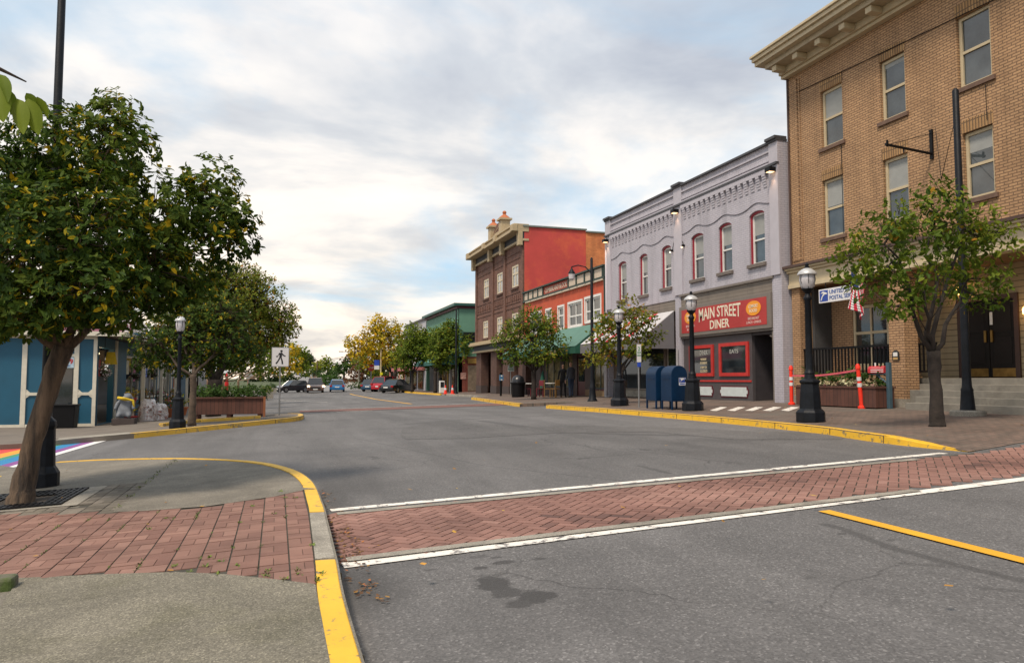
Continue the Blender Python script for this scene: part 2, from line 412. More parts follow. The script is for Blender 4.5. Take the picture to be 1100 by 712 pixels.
def wallmesh(fr,u0,u1,w0,w1,holes,th):
    """wall slab with real rectangular openings; holes=(u0,u1,w0,w1)"""
    us=sorted({u0,u1}|{h[i] for h in holes for i in (0,1)}); ws=sorted({w0,w1}|{h[i] for h in holes for i in (2,3)})
    us=[u for u in us if u0<=u<=u1]; ws=[x for x in ws if w0<=x<=w1]
    def solid(i,j):
        if i<0 or j<0 or i>=len(us)-1 or j>=len(ws)-1: return False
        a=(us[i]+us[i+1])/2;b=(ws[j]+ws[j+1])/2
        return not any(h[0]<a<h[1] and h[2]<b<h[3] for h in holes)
    mb=MB()
    for i in range(len(us)-1):
        for j in range(len(ws)-1):
            if not solid(i,j): continue
            a,b,c,d=us[i],us[i+1],ws[j],ws[j+1]
            mb.add([fr(a,c,0),fr(b,c,0),fr(b,d,0),fr(a,d,0)],[(0,1,2,3)])
            mb.add([fr(a,c,-th),fr(b,c,-th),fr(b,d,-th),fr(a,d,-th)],[(3,2,1,0)])
            for (di,dj,p,q) in ((-1,0,(a,c),(a,d)),(1,0,(b,c),(b,d)),(0,-1,(a,c),(b,c)),(0,1,(a,d),(b,d))):
                if not solid(i+di,j+dj):
                    mb.add([fr(*p,0),fr(*q,0),fr(*q,-th),fr(*p,-th)],[(0,1,2,3)])
    return mb
def finish_wall(mb,name,m,parent):
    return mb.build(name,m,parent,merge=True)
def window(fr,u0,u1,w0,w1,parent,fm,pm,n=-.09,fw=.055,rail=.5,vert=0,sill=None,reveal=None,sd=.05,sh=.1,over=.1,blind=None,bars=None):
    mb=MB(); d0,d1=n-.03,n+.03
    mb.fb(fr,u0,u1,w1-fw,w1,d0,d1).fb(fr,u0,u1,w0,w0+fw,d0,d1).fb(fr,u0,u0+fw,w0+fw,w1-fw,d0,d1).fb(fr,u1-fw,u1,w0+fw,w1-fw,d0,d1)
    if rail: 
        r=w0+(w1-w0)*rail; mb.fb(fr,u0+fw,u1-fw,r-fw*.45,r+fw*.45,d0+.005,d1-.004)
    for k in range(vert):
        uc=u0+(u1-u0)*(k+1)/(vert+1); mb.fb(fr,uc-fw*.35,uc+fw*.35,w0+fw,w1-fw,d0+.008,d1-.008)
    if bars:
        for (a,b,c,d) in bars: mb.fb(fr,a,b,c,d,d0+.008,d1-.008)
    f=mb.build('window',fm,parent)
    MB().fb(fr,u0+fw*.5,u1-fw*.5,w0+fw*.5,w1-fw*.5,n-.022,n-.012).build('pane',pm,f)
    if blind is not None:
        MB().fb(fr,u0+fw,u1-fw,w1-(w1-w0)*blind,w1-fw,n-.0115,n-.008).build('blind',mat('blind cloth',(.30,.31,.30),.9,.1,3),f)
    if sill is not None:
        MB().fb(fr,u0-over,u1+over,w0-sh,w0,-.12,sd).build('sill',sill,f,bevel=.006)
    return f
# ---- palette
ST=[]
for (x,y,rx,ry,st,so) in [(531,627,.12,.17,.9,.3),(545,636,.10,.12,.8,.3),(575,640,.13,.13,.9,.3),(560,648,.10,.08,.8,.3),(540,604,.085,.06,.8,.3),(516,610,.055,.055,.8,.3),(579,600,.06,.035,.7,.3),(515,598,.09,.05,.5,.3),(533,598.5,.05,.03,.7,.3),(462,612,.05,.03,.5,.3),
   (358,530,.20,1.3,.55,.9),(383,522,.40,.9,.45,1.0),(388,630,.24,.6,.6,.9),(372,585,.25,.9,.45,.9),(905,573,.05,.03,.6,.3),(848,553,.04,.02,.6,.3),(957,580,.04,.03,.5,.3),(870,620,.04,.03,.5,.3),(600,655,.5,.4,.25,1.2),(560,475,2.2,.7,.22,1.2),(840,468,2.0,.6,.45,1.1),(430,605,.5,.2,.25,1.)]:
    c=gp(x,y); ST.append((c[0],c[1],rx,ry,st,so))
SM=[]
def sm(pts,w,st):
    q=[gp(*p) for p in pts]
    for a,b in zip(q,q[1:]): SM.append((a[0],a[1],b[0],b[1],w,st))
sm([(886,563),(905,568),(960,589),(1040,610),(1115,627)],.05,.55); sm([(970,605),(1040,609)],.035,.4); sm([(1055,632),(1120,636)],.03,.35)
sm([(518,452),(560,458),(640,466),(900,470)],.16,.45); sm([(432,456),(520,449),(600,446)],.15,.35); sm([(380,470),(520,500),(700,520)],.018,.45); sm([(686,500),(718,508)],.05,.5); sm([(590,471),(650,484)],.05,.25)
asph=asphaltmat('asphalt',(.132,.127,.125),.34,.80,ST,SM)
asph2=asphaltmat('asphalt patch',(.114,.109,.106),.38,.85)
asph3=asphaltmat('tar',(.075,.072,.072),.25)
conc=mat('concrete',(.20,.18,.145),.9,.10,2.2,.5,80,dirt=(.12,.108,.085),dscale=.9,dlo=.5,dhi=.72)
conc2=mat('pale concrete',(.30,.275,.23),.9,.14,3,.4,70,dirt=(.16,.145,.12),dscale=2.2,dlo=.5,dhi=.75)
yellow=paintmat('yellow kerb paint',(.78,.45,.025),(.19,.16,.10),.56,.64,8)
yellowf=paintmat('worn yellow kerb paint',(.66,.40,.05),(.23,.19,.12),.53,.62,5)
yline=paintmat('yellow line paint',(.74,.38,.02),(.16,.14,.11),.66,.74,12)
wline=paintmat('white line paint',(.80,.76,.69),(.15,.14,.135),.545,.60,6.5)
grain(conc,110,.3); grain(conc2,110,.25)
joint=mat('joint sand',(.055,.05,.038),.95,.3,20)
pav_near=attrmat('red paver',[(0,(.170,.086,.066)),(.5,(.205,.108,.082)),(1,(.250,.138,.106))],.9,.5,nvar=.22,nscale=1.4)
pav_x=attrmat('crossing brick',[(0,(.085,.045,.038)),(.35,(.185,.092,.072)),(.75,(.245,.127,.10)),(1,(.30,.165,.132))],.88,.5,nvar=.22,nscale=1.1)
pav_b=attrmat('brown paver',[(0,(.10,.085,.065)),(.5,(.15,.13,.10)),(1,(.21,.18,.145))],.9,.5,nvar=.25,nscale=1.4)
pav_r=brickmat('pavement brick',(.17,.115,.09),(.12,.09,.072),(.06,.052,.044),.21,.105,.008,.9,.4,'floor',.28,dirt=(.13,.12,.10),dlo=.52,dhi=.7,dscale=.35)
black=mat('black iron',(.006,.006,.007),.5,.3,9,.15,60,spec=.2)
ironb=mat('blue black iron',(.006,.008,.012),.5,.4,9,.25,50,spec=.22)
gls=glass('dark glass'); 
glsky=glass('window glass',(.05,.06,.065),.03,1.0)
whitep=mat('white paint',(.72,.71,.68),.5,.06,4)
cream=mat('cream trim',(.52,.43,.28),.6,.08,4)
galv=mat('galvanised steel',(.30,.31,.32),.45,.15,20,metal=.7)
bark=mat('bark',(.085,.062,.045),.95,.45,7,1.0,26)
barkd=mat('dark bark',(.030,.023,.019),.95,.45,7,1.0,30)
soil=mat('soil',(.035,.027,.02),1,.4,12,.8,40)
# ================================================================== SETTING: ground, roads, pavements
grassm=mat('rough grass',(.055,.075,.025),.95,.35,1.2,.6,8,dirt=(.11,.10,.05),dscale=.3)
sheet('ground',[(-1500,-300),(1500,-300),(1500,2500),(-1500,2500)],-.07,grassm)
sheet('road',[(-70,-15),(17,-15),(17,100),(-70,100)],0,asph,step=4)
sheet('hill_road',[(.5,99.9),(12,99.9),(16.2,300),(9.6,300)],.0,mat('pale asphalt',(.21,.205,.20),.85,.1,.3),step=20)
sheet('hill_road_pavement',[(12,99.9),(15,99.9),(18.2,300),(16.2,300)],.02,conc2,step=20)
sheet('hill_road_line',[(5.6,99.9),(5.85,99.9),(13.0,300),(12.75,300)],.008,yline,step=20)
# pavements
KR=smoothline([(9.64,8.45),(9.60,9.1),(9.62,10.0),(9.80,11.0),(10.02,12.3),(10.12,15.5),(10.0,18.8),(9.8,22),(9.75,26.6)],5)
K2=smoothline([(9.55,29.2),(9.85,32),(10.2,35),(10.7,39),(11.3,44)],4)
right_poly=[(11.4,-15),(11.4,10.0)]+[p for p in KR if p[1]>=9.999]+[(11.4,27.2),(11.4,28.8)]+K2+[(12.9,46.5),(12.9,110),(60,110),(60,-15)]
sheet('pavement',right_poly,KH,pav_r,.2)
kerb('kerb',KR,-1,yellow,hf=lambda x,y:.02+.98*max(0,min(1,(y-8.3)/1.6))); kerb('kerb',K2,-1,yellow)
kerb('kerb',[(11.3,44),(12.9,46.5),(12.9,60)],-1,conc2)
kerb('kerb',[(12.75,60),(12.75,66),(12.75,78)],-1,yellow)
KN=smoothline([(.40,-3),(.40,2),(.40,4.3),(.43,5.4),(.46,6.9),(.475,7.9),(.44,9.7),(.19,11.2),(-.40,12.6),(-1.5,13.9),(-2.75,14.75),(-3.6,15.0)],6)
q0=gp(0,508); q1=gp(30,501,.03)
near_poly=[(.39,-15)]+KN+[(-4.2,14.6),(q0[0],q0[1]),(-9,10.5),(-40,10),(-40,-15)]
sheet('pavement',near_poly,KH,conc,.2)
def cutline(line,ya,yb): return [p for p in line if ya-1e-6<=p[1]<=yb+1e-6]
yb_=gp(362,600,KH)[1]; ya_=gp(347,550,KH)[1]
KNf=smoothline([(.40,-3),(.40,2),(.40,4.3),(.43,5.4),(.46,6.9),(.475,7.9),(.44,9.7),(.19,11.2),(-.40,12.6),(-1.5,13.9),(-2.75,14.75),(-3.6,15.0)],24)
kerb('kerb',cutline(KNf,-9,yb_),1,yellow,.15); kerb('kerb',cutline(KNf,yb_,ya_),1,conc2,.15); kerb('kerb',[p for p in KNf if p[1]>=ya_],1,yellow,.15)
KL=smoothline([(-3.6,22.15),(-2.43,23.2),(-1.24,24.3),(-.2,25.3),(.62,26.3),(.92,27.6),(.95,29.6),(.6,30.6)],5)
left_poly=[(-60,19.5),(-8,20.2),(-5.2,21.3)]+KL+[(-.3,31.2),(-1.7,31.8),(-2.0,34),(-2.0,100),(-60,100)]
sheet('pavement',left_poly,KH,mat('old pavement',(.165,.14,.115),.9,.12,2,.4,60,dirt=(.10,.088,.075),dscale=.8),.2)
kerb('kerb',KL,1,yellowf,.18)
kerb('kerb',[(-2.0,34),(-2.0,60),(-2.0,100)],1,conc2)
sheet('ramp',[(-3.6,22.15),(-5.2,21.3),(-5.4,22.3),(-3.9,23.1)],KH+.004,conc2)
# raised yellow kerb bits round the planter
for a,b in (((200,457),(236,455)),((186,462.5),(228,458.5))):
    pass
# brick pavers, near pavement (basket weave, real bricks)
def P(px,py,off=KH): return gp(px,py,off)
red=[P(*q) for q in [(352,527),(330,524),(294,533),(221,545),(152,550),(121,551),(60,553),(0,554),(-150,557),(-400,640),(-150,640),(0,628),(20,622),(121,618),(190,616),(242,618),(350,628)]]
def weave(name,poly,mt,off,s=.2,x0=0.):
    mb=MB(); xs=[p[0] for p in poly]; ys=[p[1] for p in poly]; gpn=.006
    i0=int(min(xs)/s)-1
    for i in range(i0,int(max(xs)/s)+2):
        for j in range(int(min(ys)/s)-1,int(max(ys)/s)+2):
            X=i*s+x0;Y=j*s
            if not pip(X+s/2,Y+s/2,poly): continue
            if X>.22 : continue
            for k in (0,1):
                if (i+j)%2: r=(X+k*s/2,X+(k+1)*s/2,Y,Y+s)
                else: r=(X,X+s,Y+k*s/2,Y+(k+1)*s/2)
                gx=.010 if abs(r[0]-X)<1e-6 else gpn/2
                gx2=.0 
                a,b,c,d=r[0]+(.009 if abs(r[0]-X)<1e-6 else .002),r[1]-.002,r[2]+.002+random.random()*.003,r[3]-.002-random.random()*.003
                dz=random.uniform(-.0025,.0025)
                lim=interp((c+d)/2,[(4.3,.238),(5.4,.268),(6.9,.298),(7.9,.312)])
                if a>lim-.02: continue
                b=min(b,lim)
                v=[(x,y,g(x,y)+off+dz) for x,y in ((a,c),(b,c),(b,d),(a,d))]
                v+=[(x,y,g(x,y)+off-.012) for x,y in ((a,c),(b,c),(b,d),(a,d))]
                mb.add(v,[(0,1,2,3),(0,4,5,1),(1,5,6,2),(2,6,7,3),(3,7,4,0)],random.random())
    o=mb.build(name,mt,normals=False,attr=True); o['kind']='structure'; return o
sheet('paver_bed',[(p[0] if p[0]<.33 else .33,p[1]) for p in red],KH+.004,joint)
weave('red_brick_paving',red,pav_near,KH+.011,x0=-.095)
brown=[P(*q) for q in [(121,551),(162,518),(119,521.5),(84,545),(0,546),(-160,548),(-160,557),(0,554),(60,553)]]
sheet('paver_bed',brown,KH+.004,joint); weave('brown_brick_paving',brown,pav_b,KH+.010,x0=-.095)
# concrete panels either side, flush with the bricks
cA=[P(*q) for q in [(350,525.5),(330,526.5),(294,534.5),(221,545),(152,550),(121,551)]]
far=[p for p in KN if p[1]>cA[0][1]+.1]
panel=[(p[0]-.16,p[1]) for p in [(cA[0][0]+.06,cA[0][1])]]+[(p[0]-.155-(.0 if p[1]<10 else .03),p[1]-.10) for p in far if p[0]>-1.55]+[P(190,494.5),P(160,519)]+cA[::-1][:-1]
sheet('concrete_panel',panel,KH+.013,conc)
cB=[P(*q) for q in [(349,628),(242,618.5),(190,616),(121,618),(20,622.5)]]
sheet('concrete_panel',[(min(p[0],.25),p[1]) for p in cB]+[P(0,655),(-1.7,2.2),(-1.7,-3),(.25,-3)],KH+.013,grain(mat('near concrete',(.20,.182,.14),.9,.13,3,.6,90,dirt=(.13,.12,.08),dscale=1.5,dlo=.48,dhi=.7),120,.42))
# crossing 1: herringbone bricks between two white lines
a1,b1=gp(360,552),gp(1100,489.5,.02); a2,b2=gp(372,603),gp(1100,519)
xp=[(.55,gp(362,552)[1]),(9.3,gp(1015,490)[1]-.05),(12.2,gp(1015,490)[1]-.05),(12.2,gp(1100,519)[1]+.75),(.50,gp(372,603)[1])]
sheet('crossing_bed',[(.62,xp[0][1]),(9.6,xp[2][1]+.1),(9.6,xp[3][1]-.1),(.55,xp[4][1])],.004,joint)
def herring(name,poly,mt,off,zf=None,s=.105,rot=math.pi/4):
    mb=MB(); c,sn=math.cos(rot),math.sin(rot)
    for i in range(-140,140):
        for j in range(-140,140):
            m_=(i+j)%4
            # herringbone of 2:1 bricks on a unit grid
            k=(i-j)%4
            if k==0: r=(i,i+2,j,j+1)
            elif k==2: r=(i,i+1,j,j+2) 
            else: continue
            # classic: horizontal brick at cells with (i-j)%4==0, vertical brick at (i-j)%4==2 
            if k==2: r=(i,i+1,j-1,j+1)
            q=[(r[0]+.06,r[2]+.06),(r[1]-.06,r[2]+.06),(r[1]-.06,r[3]-.06),(r[0]+.06,r[3]-.06)]
            v=[(5.+(x*c-y*sn)*s,7.+(x*sn+y*c)*s) for x,y in q]
            cx=sum(p[0] for p in v)/4; cy=sum(p[1] for p in v)/4
            if not pip(cx,cy,poly): continue
            dz=random.uniform(-.0015,.0015)
            vv=[(x,y,g(x,y)+off+dz+(zf(x) if zf else 0)) for x,y in v]
            t=[(x,y,g(x,y)+off-.012+(zf(x) if zf else 0)) for x,y in v]
            # worn darker and redder patches
            tone=random.gauss(.58,.13)+.35*math.sin(cx*1.3+cy*2.1)*math.sin(cx*.7-cy*1.1)
            mb.add(vv+t,[(0,1,2,3),(0,4,5,1),(1,5,6,2),(2,6,7,3),(3,7,4,0)],max(0,min(1,tone)))
    o=mb.build(name,mt,normals=False,attr=True); o['kind']='structure'; return o
def ramp_up(x): return max(0,min(1,(x-9.6)/1.8))*KH
herring('brick_crossing',xp,pav_x,.012,ramp_up)
def corner(x,y): return KH*max(max(0,min(1,(y-8.3)/1.7)),max(0,min(1,(x-9.6)/1.8)))
for i in range(6):
    for j in range(6):
        x0,x1=9.62+1.78*i/6,9.62+1.78*(i+1)/6; y0,y1=8.42+1.58*j/6,8.42+1.58*(j+1)/6
        sheet('pavement_ramp',[(x0,y0),(x1,y0),(x1,y1),(x0,y1)],lambda x,y:corner(x,y)+.003,pav_r)
sheet('crossing_ramp',[(9.6,8.42),(11.4,8.42),(11.4,4.5),(9.6,4.5)],lambda x,y:KH*max(0,min(1,(x-9.6)/1.8))-.004,asph2)
def linesheet(name,A,B,w,m,off=.008,n=1):
    A=Vector(A);B=Vector(B); d=(B-A).normalized(); q=Vector((-d.y,d.x))*w/2
    return sheet(name,[tuple(A-q),tuple(B-q),tuple(B+q),tuple(A+q)],off,m)
linesheet('crossing_line',gp(355,548.5),gp(1014,487),.15,wline,.007)
linesheet('crossing_line',gp(368,608),gp(1112,513.5),.17,wline,.008)
linesheet('parking_line',gp(885,549.5),gp(1130,611),.13,yline,.012)
linesheet('centre_line',gp(376,423.0),gp(442,434),.16,yline,.012)
linesheet('lane_line',gp(352,432),gp(300,430),.12,wline,.012)
# crossing 2 further down the street
c2=[gp(322,443.5),gp(565,434.6),gp(548,432.8),gp(322,441.3)]
sheet('far_brick_crossing',c2,.012,brickmat('far crossing brick',(.22,.10,.08),(.16,.075,.06),(.09,.06,.05),.2,.1,.008,kind='floor'))
linesheet('crossing_line',gp(322,444.2),gp(400,441.2),.14,wline,.016)
linesheet('crossing_line',gp(322,440.8),gp(548,432.3),.12,wline,.016)
# painted bay on the right pavement before the diner
for k in range(5):
    a=gp(762+k*19,441.0,KH); b=gp(774+k*19,437.0,KH)
    sheet('pavement_marking',[a,(a[0],a[1]-.35),(b[0],b[1]-.35),b],KH+.006,wline)
# rainbow crossing over the side street
cols=[(.75,.74,.72),(.60,.05,.04),(.80,.32,.02),(.05,.26,.14),(.01,.20,.42),(.24,.06,.26),(.75,.74,.72)]
yl=[481,484.8,488.6,492.4,495.0,499.8,503.8,507.2]
yr=[(84,472.4),(98,472.2),(104,472.0),(110,471.7),(114,471.5),(120,471.3),(126,471.0),(133,470.6)]
yr=[(58,472.8),(66,472.5),(74,472.3),(82,472.1),(93,471.9),(105,471.6),(114,471.3),(124,471.0)]
yl=[481,482.9,488.0,492.4,495.0,500.6,504.6,507.2]
for k in range(7):
    A,B=gp(0,yl[k]),gp(0,yl[k+1]); C,D=gp(*yr[k+1]),gp(*yr[k])
    eA=(A[0]+(A[0]-D[0])*.8,A[1]+(A[1]-D[1])*.8); eB=(B[0]+(B[0]-C[0])*.8,B[1]+(B[1]-C[1])*.8)
    sheet('rainbow_crossing',[eA,eB,C,D],.010,paintmat('crossing paint %s'%'white red orange green blue purple edge'.split()[k],cols[k],(.15,.14,.135),.66,.74,5))
# repairs and cracks in the asphalt
sheet('road_patch',[gp(*q) for q in [(432,460),(430,468),(436,472),(500,471),(600,465),(700,464),(790,472),(905,472),(905,466),(800,463),(720,459),(620,457),(560,459),(500,452),(470,452)]],.004,asph2)
# herringbone edging stones
for (A,B) in ((gp(362,553.3),gp(985,494.5)),(gp(372,603),gp(985,528))):
    linesheet('crossing_edging',A,B,.13,conc2,.0185)
# moss tufts in the joints and fallen leaves in the gutter
def litter(name,spots,n,spread,size,stops,off,label=None,seed=3,flat=True):
    rr=random.Random(seed); mb=MB()
    for (x,y) in spots:
        for k in range(n):
            X=x+rr.gauss(0,spread[0]);Y=y+rr.gauss(0,spread[1]); s=size*rr.uniform(.5,1.3); a=rr.uniform(0,6.28)
            z=g(X,Y)+off; tl=rr.uniform(-.4,.4) if flat else rr.uniform(.3,1.3)
            ux,uy=math.cos(a),math.sin(a)
            mb.add([(X,Y,z+.002),(X+(ux*.5-uy*.35)*s,Y+(uy*.5+ux*.35)*s,z+.004+abs(tl)*s*.3),(X+ux*s,Y+uy*s,z+.003+abs(tl)*s*.7),(X+(ux*.5+uy*.35)*s,Y+(uy*.5-ux*.35)*s,z+.004)],[(0,1,2,3)],rr.random())
    o=mb.build(name,attrmat(name+' colour',stops,.8,0),normals=False,attr=True); o['kind']='stuff'; return o
tufts=[gp(x,y,KH) for x,y in [(187,610),(221,610),(225,601),(286,621),(288,615),(306,624),(321,614),(336,587),(341,623),(346,618),(341,626),(270,545),(305,536),(317,536),(300,529),(294,553),(258,563),(254,610),(321,618),(203,616),(161,570),(178,558),(235,618),(236,605)]]
litter('moss_tufts',tufts,11,(.010,.022),.020,[(0,(.06,.11,.015)),(1,(.16,.20,.03))],KH+.012,flat=False)
tufts=[]
rr=random.Random(5)
for k in range(60):
    i=rr.randint(-14,1); tufts.append((i*.2-.095,rr.uniform(4.9,8.2)))
litter('joint_moss',[t for t in tufts if pip(t[0],t[1],red)],10,(.006,.05),.016,[(0,(.05,.08,.015)),(1,(.12,.14,.03))],KH+.010,seed=9,flat=False)
litter('seam_moss',[P(x,y) for x,y in [(186,497),(182,500),(178,503),(172,508),(168,511),(163,515),(158,519),(150,525),(140,534),(125,547)]],14,(.02,.08),.022,[(0,(.05,.09,.015)),(1,(.15,.18,.03))],KH+.014,seed=11,flat=False)
lv=[(rr.uniform(.47,.66)+.0,rr.uniform(4.2,9.4)) for k in range(70)]
litter('fallen_leaves',lv,4,(.03,.08),.035,[(0,(.05,.025,.012)),(.6,(.13,.06,.02)),(.9,(.30,.16,.03)),(1,(.5,.12,.03))],.012,seed=12)
lv=[(rr.uniform(8.6,9.95),rr.uniform(9,26)) for k in range(40)]+[gp(rr.uniform(400,1050),rr.uniform(470,650)) for k in range(22)]+[(rr.uniform(10.5,13.5),rr.uniform(8,26)) for k in range(30)]+[(rr.uniform(-4,-.5),rr.uniform(6,13)) for k in range(20)]
litter('scattered_leaves',lv,1,(.1,.3),.06,[(0,(.20,.10,.02)),(.6,(.45,.22,.03)),(1,(.5,.35,.05))],KH+.02,seed=13)
# ================================================================== BUILDINGS, right side
XL=15.10       # lavender front
XT=15.40       # tan front
FL=Fr('-x',XL); FT=Fr('-x',XT)
def tz(z): return 1.4+(z-1.4)*1.02
def ty(y): return y*1.02
# ---- tan brick building with the post office porch
tanb=brickmat('tan brick',(.47,.285,.150),(.38,.225,.118),(.19,.115,.065),.205,.068,.013,.85,.6,'wall',.14,dirt=(.24,.14,.07),dlo=.55,dhi=.8)
solid_tan=brickmat('tan soldier brick',(.42,.25,.11),(.31,.175,.075),(.13,.082,.045),.078,.30,.014,.85,.8,'wall',.14,offs=0.)
brownst=mat('brown stone',(.14,.085,.060),.8,.2,6,.4,40)
siding=brickmat('cream siding',(.34,.27,.16),(.32,.25,.145),(.14,.105,.06),9.,.155,.012,.6,.6,'wall',.08)
porchw=mat('porch soffit wood',(.17,.095,.045),.6,.25,5)
dkdoor=mat('dark door',(.010,.008,.007),.5,.3,5,spec=.2)
YT1=19.58; YT0=4.0; ZT=ty(1)*0+tz(10.75)
T=thing('brick_building',(XT,12,g(XT,12)),'three storey tan brick building with cream cornice and recessed street porch','building')
wins=[(16.83,17.70,8.10,9.80),(14.63,15.45,8.14,9.76),(12.24,13.11,8.14,9.85),(16.88,17.72,5.45,7.16),(14.63,15.44,5.45,7.13),(12.28,13.05,5.50,7.08),(9.9,10.75,8.14,9.8),(9.9,10.75,5.5,7.1)]
H=[(ty(a),ty(b),tz(c),tz(d)) for a,b,c,d in wins]
ZB=tz(5.0); ZS=tz(4.18)
finish_wall(wallmesh(FT,YT0,YT1,ZS,ZT,H,.35),'wall',tanb,T)
mb=MB(); mb.fb(FT,YT1-.5,YT1-.15,ZB,ZT-.15,0,.03); mb.fb(FT,YT1-.62,YT1-.56,ZB,ZT-.15,0,.0301); mb.build('pilaster',tanb,T)
for i,(a,b,c,d) in enumerate(H):
    window(FT,a+.01,b-.01,c+.01,d-.01,T,cream,glsky,n=-.11,fw=.075,rail=.5,sill=brownst,sd=.06,sh=.11,over=.1,blind=(.5,.12,.0,.46,.5,.3,.2,.4)[i] or None)
    MB().fb(FT,a-.02,b+.02,d,d+.30,0,.008).build('lintel',solid_tan,T)
# side and rear walls, roof
MB().box(XT+.35,32,YT1-.35,YT1,g(XT,YT1)-.3,ZT).build('side_wall',tanb,T)
MB().box(31.6,31.95,YT0,YT1-.36,0,ZT).build('side_wall',tanb,T)
MB().box(XT+.36,31.6,YT0+.02,YT1-.37,ZT-.5,ZT-.3).build('roof',mat('tar roof',(.05,.05,.05),.9,.2),T)
# cornice with brackets
mb=MB(); y1=YT1+.55
for (w0,w1,n1) in ((ZT,ZT+.10,.20),(ZT+.10,ZT+.30,.28),(ZT+.46,ZT+.60,.92),(ZT+.60,ZT+.72,1.0),(ZT+.72,ZT+.80,1.06)):
    e=n1-.25
    mb.fb(FT,YT0,YT1+max(.02,e*.55),w0+.001,w1,-.35,n1)
cn=mb.build('cornice',cream,T,bevel=.01)
mb=MB(); mb.fb(FT,YT0,YT1+.1,ZT+.30,ZT+.458,-.30,.72); mb.build('soffit',mat('cornice soffit',(.40,.33,.22),.6),T)
y=YT1-.25
while y>YT0+.5:
    MB().fb(FT,y-.11,y+.11,ZT+.12,ZT+.30,.281,.66).build('bracket',cream,T,bevel=.02); y-=.98
# belt course above the porch
mb=MB()
for (w0,w1,n1) in ((ZS-.02,ZS+.10,.10),(ZS+.10,ZS+.46,.06),(ZS+.46,ZS+.54,.14),(ZS+.54,ZS+.60,.22)): mb.fb(FT,YT0,YT1+.04,w0+.001,w1,-.2,n1)
mb.build('belt_course',cream,T,bevel=.006)
MB().fb(FT,YT0,YT1+.06,ZS+.601,ZS+.68,-.1,.28).build('belt_cap',mat('brown metal flashing',(.075,.04,.03),.5,.2),T)
# piers of the porch
gz=g(XT,17)+KH
def pier(u0,u1,n0=-.45): 
    MB().fb(FT,u0,u1,gz-.25,ZS-.03,n0,0).build('pier',tanb,T)
    MB().fb(FT,u0-.03,u1+.03,gz-.25,gz+.22,n0+.02,.03).build('pier_base',conc2,T)
pier(ty(18.83),YT1-.01); pier(ty(14.93),ty(15.42)); pier(YT0+.1,YT0+.7)
pb=1.1   # porch depth
FB=Fr('-x',XT+pb)
# back walls of the recess
bwin=(16.84,18.23,1.75,3.58)
finish_wall(wallmesh(FB,16.45,19.5,gz,ZS+.0,[bwin],.2),'porch_wall',tanb,T)
window(FB,bwin[0]+.01,bwin[1]-.01,bwin[2]+.01,bwin[3]-.01,T,cream,gls,n=-.05,fw=.09,rail=.55,vert=1,sill=cream)
MB().box(XT+.45,XT+pb-.01,19.1,19.2,gz+.2,ZS-.05).build('grey_panel',mat('grey board',(.06,.062,.065),.7),T)
FB2=Fr('-x',XT+1.8)
doorh=(13.62,15.09,gz+.76,gz+2.72)
finish_wall(wallmesh(FB2,YT0,16.6,gz,ZS,[doorh],.2),'siding_wall',siding,T)
mb=MB(); a,b,c,d=doorh
mb.fb(FB2,a-.12,a,c,d+.12,-.1,.04).fb(FB2,b,b+.12,c,d+.12,-.1,.04).fb(FB2,a,b,d,d+.12,-.1,.039)
df=mb.build('door_frame',mat('dark red brown wood',(.05,.022,.015),.5),T)
for k in (0,1):
    u0=a+k*(b-a)/2+.01;u1=a+(k+1)*(b-a)/2-.01
    dd=MB().fb(FB2,u0,u1,c+.005,d-.005,-.09,-.04).build('door',dkdoor,T,bevel=.004)
    MB().fb(FB2,u0+.12,u1-.12,c+.35,c+1.0,-.0395,-.03).fb(FB2,u0+.12,u1-.12,c+1.15,d-.15,-.0395,-.03).build('door_panel',mat('door panel',(.013,.010,.009),.45,spec=.2),dd,bevel=.006)
    MB().fb(FB2,u0+.05,u1-.05,c+.03,c+.24,-.0395,-.034).build('kick_plate',mat('brass plate',(.28,.17,.05),.4,.3,metal=.8),dd)
    hu=(a+b)/2+(-.09 if k==0 else .09)
    MB().fb(FB2,hu-.03,hu+.03,c+.9,c+1.2,-.03,.01).build('handle',mat('brass plate',(.28,.17,.05),.4,.3,metal=.8),dd,bevel=.005)
MB().fb(FB2,a+.62,a+.70,d-.62,d-.30,-.029,-.027).build('notice',whitep,T)
# porch floor, ceiling, steps
MB().box(XT-.02+.1,XT+pb-.01,ty(15.43),YT1-.1,gz-.2,gz+.80).build('porch_floor',tanb,T)
MB().box(XT+pb,XT+1.8,16.46,16.6,gz,ZS).build('porch_wall',tanb,T)
MB().box(XT+.06,XT+1.79,YT0,YT1-.4,ZS+.02,ZS+.12).build('porch_ceiling',porchw,T)
stc=mat('step concrete',(.21,.195,.165),.85,.15,3,.4,50,dirt=(.11,.10,.085),dscale=1.6)
for k in range(5):
    MB().box(XT-.55+k*.32,XT+1.79,YT0,(14.72 if k<2 else 15.2) if k<4 else 16.4,gz-.25+.001*k,gz+.15*(k+1)+.002).build('step',stc,T,bevel=.012)
# railings
def railing(fr,u0,u1,w0,w1,n,par,diag=None):
    mb=MB(); mb.fb(fr,u0,u1,w1-.06,w1,n-.035,n+.035).fb(fr,u0,u1,w0,w0+.05,n-.025,n+.025)
    k=int((u1-u0)/.13)
    for i in range(k+1):
        u=u0+.02+(u1-u0-.04)*i/k; mb.fb(fr,u-.017,u+.017,w0+.05,w1-.06,n-.017,n+.017)
    return mb.build('railing',black,par)
railing(FT,ty(15.43),ty(18.82),gz+.84,gz+1.66,-.12,T)
railing(Fr('-x',XT+.5),14.72,15.26,gz+.90,gz+1.66,0,T)
